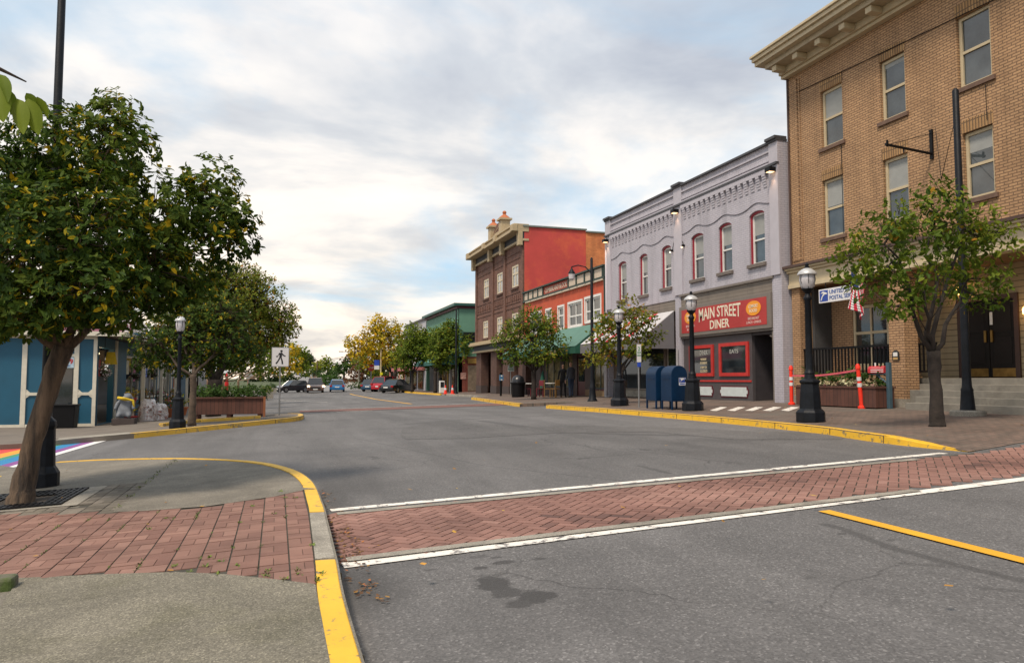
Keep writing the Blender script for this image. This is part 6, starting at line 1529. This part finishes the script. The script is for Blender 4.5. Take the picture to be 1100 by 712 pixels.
skin('figure',[(0,0,.40,.20),(0.02,0,.62,.22),(.06,-.02,.84,.17),(.12,-.08,1.0,.13),(-.15,-.2,.36,.10),(-.18,-.34,.28,.07),(.17,-.2,.36,.10),(.2,-.34,.28,.07),(-.2,-.1,.78,.08),(-.28,-.2,.52,.06),(.27,-.1,.78,.08),(.32,-.22,.52,.06),(.14,-.2,.94,.08)],
     [(0,1),(1,2),(2,3),(0,4),(4,5),(0,6),(6,7),(2,8),(8,9),(2,10),(10,11),(3,12)],st_,S)
sc_=MB().tube([p+Vector((-.2,-.22,.95)),p+Vector((.05,-.3,.90)),p+Vector((.28,-.2,.86)),p+Vector((.34,-.2,.5))],[.05,.06,.05,.03],8).build('scarf',mat('yellow cloth',(.60,.42,.02),.8,.2),S,smooth='all')
# wrapped goods and pots along the shop side
def pot(p,r,h,m,par,name='pot'): return MB().lathe([(r*.7,0),(r,h*.85),(r*1.12,h*.86),(r*1.12,h)],14,p).build(name,m,par,smooth=True)
p=gv(*gp(140,453.5,KH)); S=thing('pot_tower',tuple(p),'stack of red pots and yellow flowers outside the shop','plant stand'); rp_=mat('glazed red pot',(.36,.015,.02),.35,.1)
pot(p,.24,.24,rp_,S); MB().tube([p+Vector((0,0,.2)),p+Vector((0,0,.7))],.12,8).build('stand',mat('sacking',(.40,.34,.27),.9,.3,8),S); pot(p+Vector((0,0,.68)),.2,.24,rp_,S)
def flowers(cl,stops,nm,par,sd,dens=40,leaf=.08):
    rr=random.Random(sd); lf=MB(); foliage(lf,cl,dens,leaf,6,.06,rr,.42,.2,True,False,0.)
    for i in range(len(lf.a)): lf.a[i]=rr.random()
    return lf.build(nm,attrmat('flowers '+nm+str(sd),stops,.7,0,nvar=0,trans=.2),par,normals=False,attr=True)
yst=[(0,(.10,.16,.02)),(.4,(.25,.25,.03)),(.55,(.65,.40,.02)),(1,(.70,.45,.03))]
flowers([(p+Vector((0,0,1.05)),(.22,.22,.18)),(p+Vector((.02,-.02,.52)),(.22,.22,.10))],yst,'foliage',S,61)
wrap=mat('clear plastic wrap',(.62,.58,.57),.18,.4,7,.8,14,spec=.9,dirt=(.30,.10,.07),dscale=5,dlo=.55,dhi=.62)
for k,(a,b,h,lab) in enumerate(((157,452,.82,'large bundle of goods under shiny plastic wrap nearest the red pots'),(170,451,.62,'smaller white plastic wrapped bundle nearest the lamp post'))):
    q=gp(a,b,KH); p=gv(q[0],q[1]+.45); S=thing('wrapped_bundle',tuple(p),lab,'wrapped goods','plastic wrapped bundles')
    rr=random.Random(70+k); mb=MB(); nn=16; mm=9; vs=[];fs=[]
    for i in range(mm+1):
        for j in range(nn):
            th=math.pi*.5*i/mm; a_=2*math.pi*j/nn; r=(.48-.08*k)*math.cos(th*.92)**.55*(1+rr.uniform(-.09,.09)); vs.append(p+Vector((r*math.cos(a_)*.75,r*math.sin(a_),h*math.sin(th)*(1+rr.uniform(-.05,.05)))))
    for i in range(mm):
        for j in range(nn): fs.append((i*nn+j,i*nn+(j+1)%nn,(i+1)*nn+(j+1)%nn,(i+1)*nn+j))
    fs.append(tuple(mm*nn+j for j in range(nn))); mb.add(vs,fs); mb.build('plastic_wrap',wrap,S,smooth='all')
    flowers([(p+Vector((.05,-.35,h*.5)),(.2,.12,h*.35))],[(0,(.05,.10,.02)),(.5,(.30,.12,.10)),(1,(.60,.35,.25))],'goods',S,80+k,30,.07)
# hanging baskets
for k,(px_,py_,y,lab,st) in enumerate(((112,398,30.6,'hanging basket of white flowers beside the shop corner',[(0,(.04,.09,.02)),(.45,(.06,.12,.03)),(.5,(.60,.55,.52)),(1,(.65,.5,.52))]),(146,402,36.5,'hanging basket of pale flowers on the shop porch, second from the corner',[(0,(.04,.09,.02)),(.6,(.06,.12,.03)),(.7,(.50,.45,.42)),(1,(.5,.35,.4))]),(163,401,42,'dark leafy hanging basket on the shop porch farthest from the corner',[(0,(.03,.07,.02)),(.7,(.06,.12,.03)),(1,(.5,.35,.4))]))):
    c=atY(px_,py_,y); S=thing('hanging_basket',tuple(c),lab,'hanging basket','hanging flower baskets along the shop porch')
    MB().lathe([(.08,-.22),(.2,-.05),(.22,0)],10,c).build('basket',mat('basket brown',(.07,.045,.03),.9),S,smooth=True); MB().tube([c,Vector((c.x,c.y,zt_-.0))],.008,4).build('hanger',black,S)
    flowers([(c+Vector((0,0,.08)),(.34,.34,.22)),(c+Vector((.1,-.1,-.15)),(.22,.2,.2))],st,'foliage',S,90+k,34,.07)
# yellow hanging sign in the doorway
c=atY(119,385,30.9); S=tag(MB().prism([Vector((c.x-.22,c.y,c.z-.22)),Vector((c.x+.22,c.y,c.z-.22)),Vector((c.x+.13,c.y,c.z+.24)),Vector((c.x-.13,c.y,c.z+.24))],(0,.04,0)).build('hanging_pennant',mat('yellow cloth',(.60,.42,.02),.8,.2),loc=tuple(c)),'yellow pennant hanging in the dark shop doorway','pennant')
# flower tubs further along
for k,(px_,py_,col_,lab) in enumerate(((184,448,[(0,(.04,.09,.02)),(.6,(.08,.16,.03)),(.7,(.6,.25,.03)),(1,(.6,.1,.2))],'tub of orange and pink flowers behind the left lamp post'),(195,446,[(0,(.10,.16,.02)),(.6,(.35,.35,.04)),(1,(.5,.45,.05))],'tall yellow green potted plant between lamp post and small tree'),(150,445,[(0,(.04,.09,.02)),(.6,(.08,.16,.03)),(.75,(.65,.3,.03)),(1,(.6,.4,.05))],'low tub of orange flowers behind the wrapped bundles'))):
    q=gp(px_,py_,KH); p=gv(*q); S=thing('flower_tub',tuple(p),lab,'planter','flower tubs outside the shop'); pot(p,.25,.38,mat('terracotta',(.42,.13,.05),.8),S); flowers([(p+Vector((0,0,.62)),(.32,.32,.34))],col_,'foliage',S,100+k,30,.09)
# coloured pole banners / small signs beyond the shop
for k,(px_,py_,y,hw_,hh_,cc,lab) in enumerate(((197,402,58,.28,.9,(.30,.02,.10),'dark pink banner on a pole beyond the shop porch'),(184,400,54,.25,.55,(.03,.06,.45),'small blue banner beyond the shop porch'),(218,411,60,.35,.35,(.60,.20,.04),'small orange and blue notice board behind the forked tree'),)):
    c=atY(px_,py_,y); z_=g(c.x,y)+KH; S=thing('banner',(c.x,y,z_),lab,'banner'); MB().tube([(c.x-hw_,y,z_),(c.x-hw_,y,c.z+hh_)],.03,6).build('pole',black,S); MB().box(c.x-hw_+.03,c.x+hw_,y-.02,y+.01,c.z-hh_,c.z+hh_).build('cloth',mat('banner colour %d'%k,cc,.7,.2),S)
# white cafe pavilion with closed red parasols
WB=thing('white_cafe',(-9,68,-.6),'white fronted cafe pavilion behind the red parasols','building')
MB().box(-16,-5.2,64,82,-1,1.9).build('wall',mat('grey cafe wall',(.16,.17,.18),.7,.2,1),WB); 
MB().add([(-16,62.5,1.9),(-4.2,62.5,1.9),(-4.2,83,1.9),(-16,83,1.9),(-14,66,3.6),(-6.4,66,3.6),(-6.4,80,3.6),(-14,80,3.6)],[(0,1,5,4),(1,2,6,5),(2,3,7,6),(3,0,4,7),(4,5,6,7),(0,3,2,1)]).build('roof',mat('white canvas roof',(.62,.62,.60),.6,.05),WB)
for u in (-8.5,-6.9): f=MB().fb(Fr('-y',64),u,u+1.2,-.2,1.6,.0,.05).build('window',whitep,WB); MB().fb(Fr('-y',64),u+.08,u+1.12,-.1,1.5,.051,.06).build('pane',gls,f)
MB().box(-6.2,-5.1,45.0,45.2,-.6,1.9).build('x',mat('grey cafe wall',(.16,.17,.18),.7,.2,1),WB) if False else None
def parasol(loc,lab):
    T_=thing('folded_parasol',loc,lab,'parasol','folded red parasols'); MB().tube([(0,0,0),(0,0,2.35)],.03,6).build('pole',whitep,T_)
    MB().lathe([(.10,.85),(.17,1.0),(.14,1.5),(.07,2.1),(.02,2.3)],8).build('canopy',mat('parasol red',(.60,.015,.015),.7,.1),T_,smooth=True); return T_
for k,(px_,lab) in enumerate(((232.5,'closed red parasol half hidden by the dark tree trunk'),(243.5,'closed red parasol right of the dark tree trunk'))):
    c=atY(px_,410,58)
    if k==0: P0=at_origin(parasol,tuple(gv(c.x,58)),lab)
    else: P1=copy_tree(P0); P1.location=gv(c.x,58); relabel(P1,lab)
c=atY(219,410,52); z_=g(c.x,52)+KH; tag(MB().box(c.x-.32,c.x+.32,51.9,52.1,z_,c.z+1.0).build('white_banner_stand',mat('pale banner',(.45,.45,.45),.7,.15),loc=(c.x,52,z_)),'tall pale banner stand left of the dark tree trunk','banner')
# concrete planters by the road, left
def cplanter(loc,lab,sd):
    T_=thing('concrete_planter',loc,lab,'planter','concrete planters along the left kerb')
    MB().box(-.5,.5,-.5,.5,0,.55).build('tub',conc2,T_,bevel=.03); lf=MB(); foliage(lf,[(Vector((0,0,.75)),(.55,.55,.35))],34,.10,7,.08,random.Random(sd),.35,.2,True,False,.03); lf.build('foliage',leafmat('hedge' if sd%2 else 'lime'),T_,normals=False,attr=True); return T_
q=gv(*gp(287,428,KH)); K1=at_origin(cplanter,tuple(q),'square concrete planter with lime foliage right behind the wooden planter',2)
q=gv(*gp(292,422,KH)); K2=at_origin(cplanter,tuple(q),'square concrete planter with dark green foliage farther along the left kerb',3)
# ================================================================== CARS
tyre=mat('tyre rubber',(.012,.012,.012),.8); rimm=mat('alloy rim',(.35,.35,.36),.3,.1,metal=.7)
cglass=glass('car glass',(.015,.02,.025),.05,1.0,.2); redl=mat('tail lamp red',(.35,.01,.01),.25)
def car(loc,rz,lab,cc,kind='hatch',lit=False,parked=True):
    """side profile lofted across the width, cabin narrower than the body; nose toward +Y of the car"""
    T_=thing('parked_car' if parked else 'moving_car',loc,lab,'car'); T_.rotation_euler=(0,0,rz)
    Ln,Wd,H_={'hatch':(4.1,1.74,1.46),'suv':(4.7,1.86,1.72),'sedan':(4.7,1.80,1.43)}[kind]
    pt=mat('car paint '+'%.2f %.2f %.2f'%cc,cc,.3,.05,2,spec=.6,coat=.6); h=Ln/2; hb=H_*.56; ws=Wd/2
    low=[(-h,.42),(-h+.03,.25),(-h+.5,.20),(h-.5,.20),(h-.04,.28),(h,.48),(h-.06,hb*.80),(h-.35,hb*.92),(h*.42,hb+.02),(-h*.80,hb+.04),(-h+.08,hb-.02),(-h,.62)]
    cab={'hatch':[(h*.44,hb),(h*.10,H_-.04),(-h*.2,H_),(-h*.68,H_-.06),(-h*.93,hb)],'suv':[(h*.42,hb),(h*.16,H_-.04),(-h*.3,H_),(-h*.80,H_-.05),(-h*.96,hb)],'sedan':[(h*.40,hb),(h*.06,H_-.04),(-h*.22,H_),(-h*.46,H_-.08),(-h*.78,hb)]}[kind]
    mb=MB()
    def loft(pr,secs):
        vs=[];k=len(pr)
        for (x,sc,dz) in secs:
            cy=0
            for (y,z) in pr: vs.append((x,y*sc,z+dz))
        fs=[tuple(range(k))[::-1],tuple((len(secs)-1)*k+i for i in range(k))]
        for i in range(len(secs)-1):
            for j in range(k): fs.append((i*k+j,i*k+(j+1)%k,(i+1)*k+(j+1)%k,(i+1)*k+j))
        mb.add(vs,fs)
    loft(low,[(-ws+.0,.93,.03),(-ws+.10,.985,0),(0,1,0),(ws-.10,.985,0),(ws,.93,.03)])
    bd=mb.build('body',pt,T_,smooth=True,bevel=.03)
    mb=MB(); cw=ws-.08; tw=ws-.26
    k=len(cab); vs=[]
    for s_ in (-1,1):
        for (y,z) in cab:
            t=(z-hb)/(H_-hb); vs.append((s_*(cw+(tw-cw)*max(0,t)),y,z))
    mb.add(vs,[tuple(range(k)),tuple(range(2*k-1,k-1,-1))]+[(j,j+k,j+k+1,j+1) for j in range(k-1)]+[(0,k-1,2*k-1,k)])
    mb.build('cabin_glass',cglass,T_,bevel=.02)
    mb=MB()  # roof skin and pillars
    y0=cab[1][0]-.02; y1=cab[3][0] if len(cab)>4 else cab[2][0]; tw2=tw+.012
    mb.add([(-tw2,y0,H_-.045),(tw2,y0,H_-.045),(tw2,cab[2][0],H_-.005),(-tw2,cab[2][0],H_-.005),(-tw2,y1,cab[3][1]-.005),(tw2,y1,cab[3][1]-.005),(-tw2,y0,H_-.015),(tw2,y0,H_-.015),(tw2,cab[2][0],H_+.015),(-tw2,cab[2][0],H_+.015),(-tw2,y1,cab[3][1]+.012),(tw2,y1,cab[3][1]+.012)],[(0,1,2,3),(3,2,5,4),(6,9,8,7),(9,10,11,8),(0,6,7,1),(4,5,11,10),(0,3,9,6),(3,4,10,9),(1,7,8,2),(2,8,11,5)])
    for s_ in (-1,1):
        for (a,b) in (((s_*cw,cab[0][0],hb),(s_*tw,cab[1][0],H_-.03)),((s_*(cw+.005),-.05,hb),(s_*(tw+.01),-.1,H_-.01)),((s_*cw,cab[-1][0]+.05,hb),(s_*tw,cab[3][0],cab[3][1]))): mb.tube([a,b],.035,5)
    mb.build('roof',pt,T_)
    for s_ in (-1,1):
        for yy in (h*.62,-h*.60):
            w_=MB().tube([(s_*(ws-.20),yy,.32),(s_*(ws+.005),yy,.32)],.32,18).build('wheel',tyre,T_,bevel=.02); MB().tube([(s_*(ws+.0),yy,.32),(s_*(ws+.012),yy,.32)],.20,12).build('rim',rimm,w_)
        MB().box(s_*(ws-.10)-.20,s_*(ws-.10)+.06*1,h-.22,h-.03,hb*.70,hb*.86).build('headlight',emis('lit headlamp',(1,.72,.38),9) if lit else mat('clear lamp',(.5,.5,.5),.1,spec=.9),T_,bevel=.02)
        MB().box(s_*(ws-.16)-.14,s_*(ws-.16)+.13,-h-.012,-h+.15,hb*.74,hb*.98).build('tail_light',redl,T_,bevel=.02)
        MB().box(s_*(ws+.02)-.09,s_*(ws+.02)+.09,h*.34,h*.34+.10,hb+.02,hb+.15).build('mirror',pt,T_,bevel=.03)
    MB().box(-.26,.26,-h-.018,-h-.001,.52,.64).box(-.26,.26,h+.001,h+.018,.36,.48).build('number_plate',whitep,T_)
    MB().box(-.55,.55,h-.03,h+.004,hb*.50,hb*.68).build('grille',mat('grille black',(.01,.01,.01),.4),T_)
    return T_
def carat(px_,py_,rz,lab,cc,kind,**k):
    q=gp(px_,py_); T_=at_origin(car,(q[0],q[1],g(*q)),rz,lab,cc,kind,**k); return T_
carat(362,420.6,R(-4),'blue hatchback driving away up the street, seen from behind',(.01,.14,.36),'hatch',parked=False)
carat(338.5,421.6,R(178),'bronze coloured car facing us with both headlamps glowing',(.10,.05,.035),'suv',lit=True,parked=False)
carat(314,421.4,R(118),'dark grey suv parked at an angle on the left, side on',(.025,.025,.032),'hatch')
carat(427,421.8,R(-40),'black sedan parked nose in beside the red car',(.006,.007,.010),'sedan')
carat(416.5,420.2,R(-38),'bright red car parked between black sedan and blue car',(.42,.01,.02),'suv')
carat(402,420.4,R(-30),'dark blue car parked at the left end of the right hand row',(.012,.05,.10),'hatch')
def hcar(px_,y,rz,lab,cc,kind,**k):
    c=atY(px_,400,y); return at_origin(car,(c.x,y,g(c.x,y)),rz,lab,cc,kind,**k)
hcar(336.5,285,R(178),'white car coming over the crest of the hill road',(.5,.5,.5),'suv',lit=False,parked=False)
hcar(320,250,R(178),'pale car with red lamps parked on the crest left of the hill road',(.55,.5,.5),'suv')
# ================================================================== PEOPLE
def person(loc,lab,rz,jacket,trous,hair,hh,lean=0,arms=((.05,.02),(-.05,.02))):
    T_=thing('person',loc,lab,'person'); T_.rotation_euler=(0,0,rz); k=hh/1.75
    V=[(0,0,.95,(.155,.115)),(0,0,1.10,(.145,.10)),(0,.01,1.28,(.165,.11)),(0,.0,1.42,(.15,.09)),(0,0,1.50,.055),(0,-.01,1.56,.06),(0,-.015,1.66,(.082,.10)),(0,-.01,1.735,.055)]
    E_=[(0,1),(1,2),(2,3),(3,4),(4,5),(5,6),(6,7)]
    for s_ in (-1,1):
        i=len(V); st=.07*s_
        V+=[(s_*.10,0,.86,.095),(s_*.105,-.01+st*.3,.48,.062),(s_*.11,.02+st*.6,.10,.045),(s_*.12,-.09+st*.6,.045,.042),(s_*.12,-.16+st*.6,.035,.030)]
        E_+=[(0,i),(i,i+1),(i+1,i+2),(i+2,i+3),(i+3,i+4)]
        j=len(V); ax,ay=arms[0 if s_>0 else 1]
        V+=[(s_*.20,0,1.40,.058),(s_*.235,.01,1.12,.046),(s_*.235+ax,-.06-ay,.88,.034),(s_*.235+ax,-.08-ay,.80,(.020,.036))]
        E_+=[(3,j),(j,j+1),(j+1,j+2),(j+2,j+3)]
        for f,(dy,ln) in enumerate(((-.030,.075),(-.010,.088),(.010,.084),(.029,.066))):
            V+=[(s_*.235+ax,-.08-ay+dy,.765,.0095),(s_*.235+ax-s_*.006,-.085-ay+dy,.765-ln*.55,.0088),(s_*.235+ax-s_*.016,-.088-ay+dy,.765-ln,.0078)]
            n_=len(V); E_+=[(j+3,n_-3),(n_-3,n_-2),(n_-2,n_-1)]
        V+=[(s_*.235+ax-s_*.01,-.125-ay,.80,.011),(s_*.235+ax-s_*.02,-.145-ay,.765,.0095)]; n_=len(V); E_+=[(j+3,n_-2),(n_-2,n_-1)]
    V=[(x*k,y*k,z*k,(r[0]*k,r[1]*k) if isinstance(r,tuple) else r*k) for x,y,z,r in V]
    skm=mat('skin',(.42,.24,.17),.6,.05); shoe=mat('dark shoe',(.03,.025,.02),.6)
    o=skin('body',V,E_,[jacket,trous,skm,shoe],T_)
    for p in o.data.polygons:
        z=p.center.z/k; x=abs(p.center.x)/k
        p.material_index= 3 if z<.085 else (1 if z<.93 and x<.215 else (2 if (z>1.505 or z<.86) else 0))
    # coat over the trunk, hanging to the hips
    c=MB(); c.lathe([(.165*k,.78*k),(.172*k,1.0*k),(.155*k,1.12*k),(.185*k,1.36*k),(.14*k,1.47*k),(.07*k,1.52*k)],16,sx=1.12,sy=.80); c.build('coat',jacket,T_,smooth='all')
    hb=MB(); hb.ell((0,.018*k,1.685*k),(.092*k,.108*k,.092*k),12,8); 
    if hair[1]: hb.ell((0,.05*k,1.58*k),(.085*k,.06*k,.11*k),10,6)
    hb.build('hair',mat('hair '+hair[0],{'dark':(.02,.014,.01),'brown':(.06,.04,.025)}[hair[0]],.7),T_,smooth='all')
    fm=MB()
    for s_ in (-1,1): fm.ell((s_*.032*k,-.098*k,1.665*k),(.012*k,.006*k,.007*k),6,4); 
    fm.build('eyes',mat('eye dark',(.02,.02,.02),.3),T_); MB().prism([(-.012*k,-.10*k,1.625*k),(.012*k,-.10*k,1.625*k),(0,-.10*k,1.66*k)],(0,-.022*k,0)).build('nose',skm,T_); MB().box(-.022*k,.022*k,-.098*k,-.093*k,1.594*k,1.602*k).build('mouth',mat('lips',(.30,.10,.09),.5),T_)
    for s_ in (-1,1): MB().ell((s_*.086*k,0,1.65*k),(.012*k,.02*k,.03*k),6,5).build('ear',skm,T_,smooth='all')
    return T_
blk=mat('black coat',(.012,.012,.014),.85); jn=mat('dark jeans',(.02,.035,.07),.85); gyj=mat('grey jacket',(.055,.06,.075),.85)
q=gp(605,426.8,KH); person(tuple(gv(*q)),'person in a black coat and dark trousers, left of the pair at the cafe',R(150),blk,mat('black trousers',(.015,.014,.016),.85),('dark',1),1.68)
q=gp(613.5,426.8,KH); person(tuple(gv(*q)),'person in a grey jacket and blue jeans, right of the pair at the cafe',R(-160),gyj,jn,('brown',0),1.76)
# diagonal strokes on the pediment panel, curved volute and weathering details of the block
MB().prism([FBk(51.7,BZ+1.66,.101),FBk(51.55,BZ+1.66,.101),FBk(50.15,BZ+2.06,.101),FBk(50.3,BZ+2.06,.101)],(-.03,0,0)).build('pediment_band',crb,BB)
# downpipes, conduits and meter boxes on the facades
MB().tube([FL(32.6,8.2,.06),FL(32.6,gl,.06)],.045,8).build('downpipe',lavp,LV,smooth='all')
MB().fb(FL,25.95,26.12,1.3,1.65,.05,.14).fb(FL,25.98,26.06,1.65,2.6,.05,.08).build('meter_box',mat('grey pier',(.42,.41,.42),.6),LV)
MB().tube([FT(YT1-.08,ZT,.04),FT(YT1-.08,ZS+.7,.04)],.03,6).build('conduit',mat('brown metal flashing',(.075,.04,.03),.5,.2),T)
# notices on lamp pedestal and wall
# more goods along the shop: plant racks with shelves of small pots
def rack(loc,lab,sd,stops):
    T_=thing('plant_rack',loc,lab,'plant rack','racks of plants outside the shop'); wd=mat('rack wood',(.16,.10,.06),.8,.3)
    for z in (.25,.62,.98): MB().box(-.22,.22,-.6,.6,z,z+.03).build('shelf',wd,T_)
    for sx in (-1,1):
        for sy in (-1,1): MB().box(sx*.2-.02,sx*.2+.02,sy*.57-.02,sy*.57+.02,0,1.1).build('leg',wd,T_)
    flowers([(Vector((.05,-.45+.3*k,z+.16)),(.17,.16,.12)) for k in range(4) for z in (.25,.62,.98)],stops,'foliage',T_,sd,60,.07)
    return T_
fl1=[(0,(.04,.10,.02)),(.45,(.09,.17,.03)),(.55,(.65,.22,.03)),(.8,(.65,.42,.04)),(1,(.6,.08,.2))]
fl2=[(0,(.04,.10,.02)),(.5,(.10,.20,.04)),(.6,(.55,.5,.45)),(.8,(.55,.10,.25)),(1,(.6,.45,.5))]
for k,(x,y,lab,st) in enumerate(((XS+.42,36.8,'plant rack with orange and yellow flowers under the first shop side window',fl1),(XS+.42,41.8,'plant rack with pink and white flowers under the second shop side window',fl2),(XS+.42,47.0,'plant rack with orange flowers at the far end of the shop porch',fl1))):
    r_=at_origin(rack,(x,y,g(x,y)+KH),lab,120+k,st)
mb=0
for k,(a,b,c,d,cc) in enumerate(((30.25,30.6,1.5,2.1,(.5,.1,.1)),(35.5,36.1,1.6,2.2,(.55,.5,.35)),(37.2,37.9,1.3,2.1,(.45,.12,.25)),(40.2,40.9,1.5,2.2,(.1,.15,.5)),(42.2,43.0,1.4,2.0,(.55,.35,.08)),(45.6,46.5,1.5,2.2,(.5,.45,.4)))):
    MB().fb(FX,a,b,c,d,-.065,-.055).build('window_poster',mat('shop poster %d'%k,cc,.7,.35,6),SH)
lb=MB().ell((XS-.35,31.2,2.35),(.12,.12,.10)).build('door_lamp',emis('lit shop lamp',(1,.75,.4),5),SH,smooth='all')
pl=bpy.data.lights.new('shop bulb','POINT'); pl.energy=14; pl.color=(1,.75,.45); pl.shadow_soft_size=.1
po=bpy.data.objects.new('shop_bulb',pl); col.objects.link(po); po.location=(XS-.35,31.2,2.15)
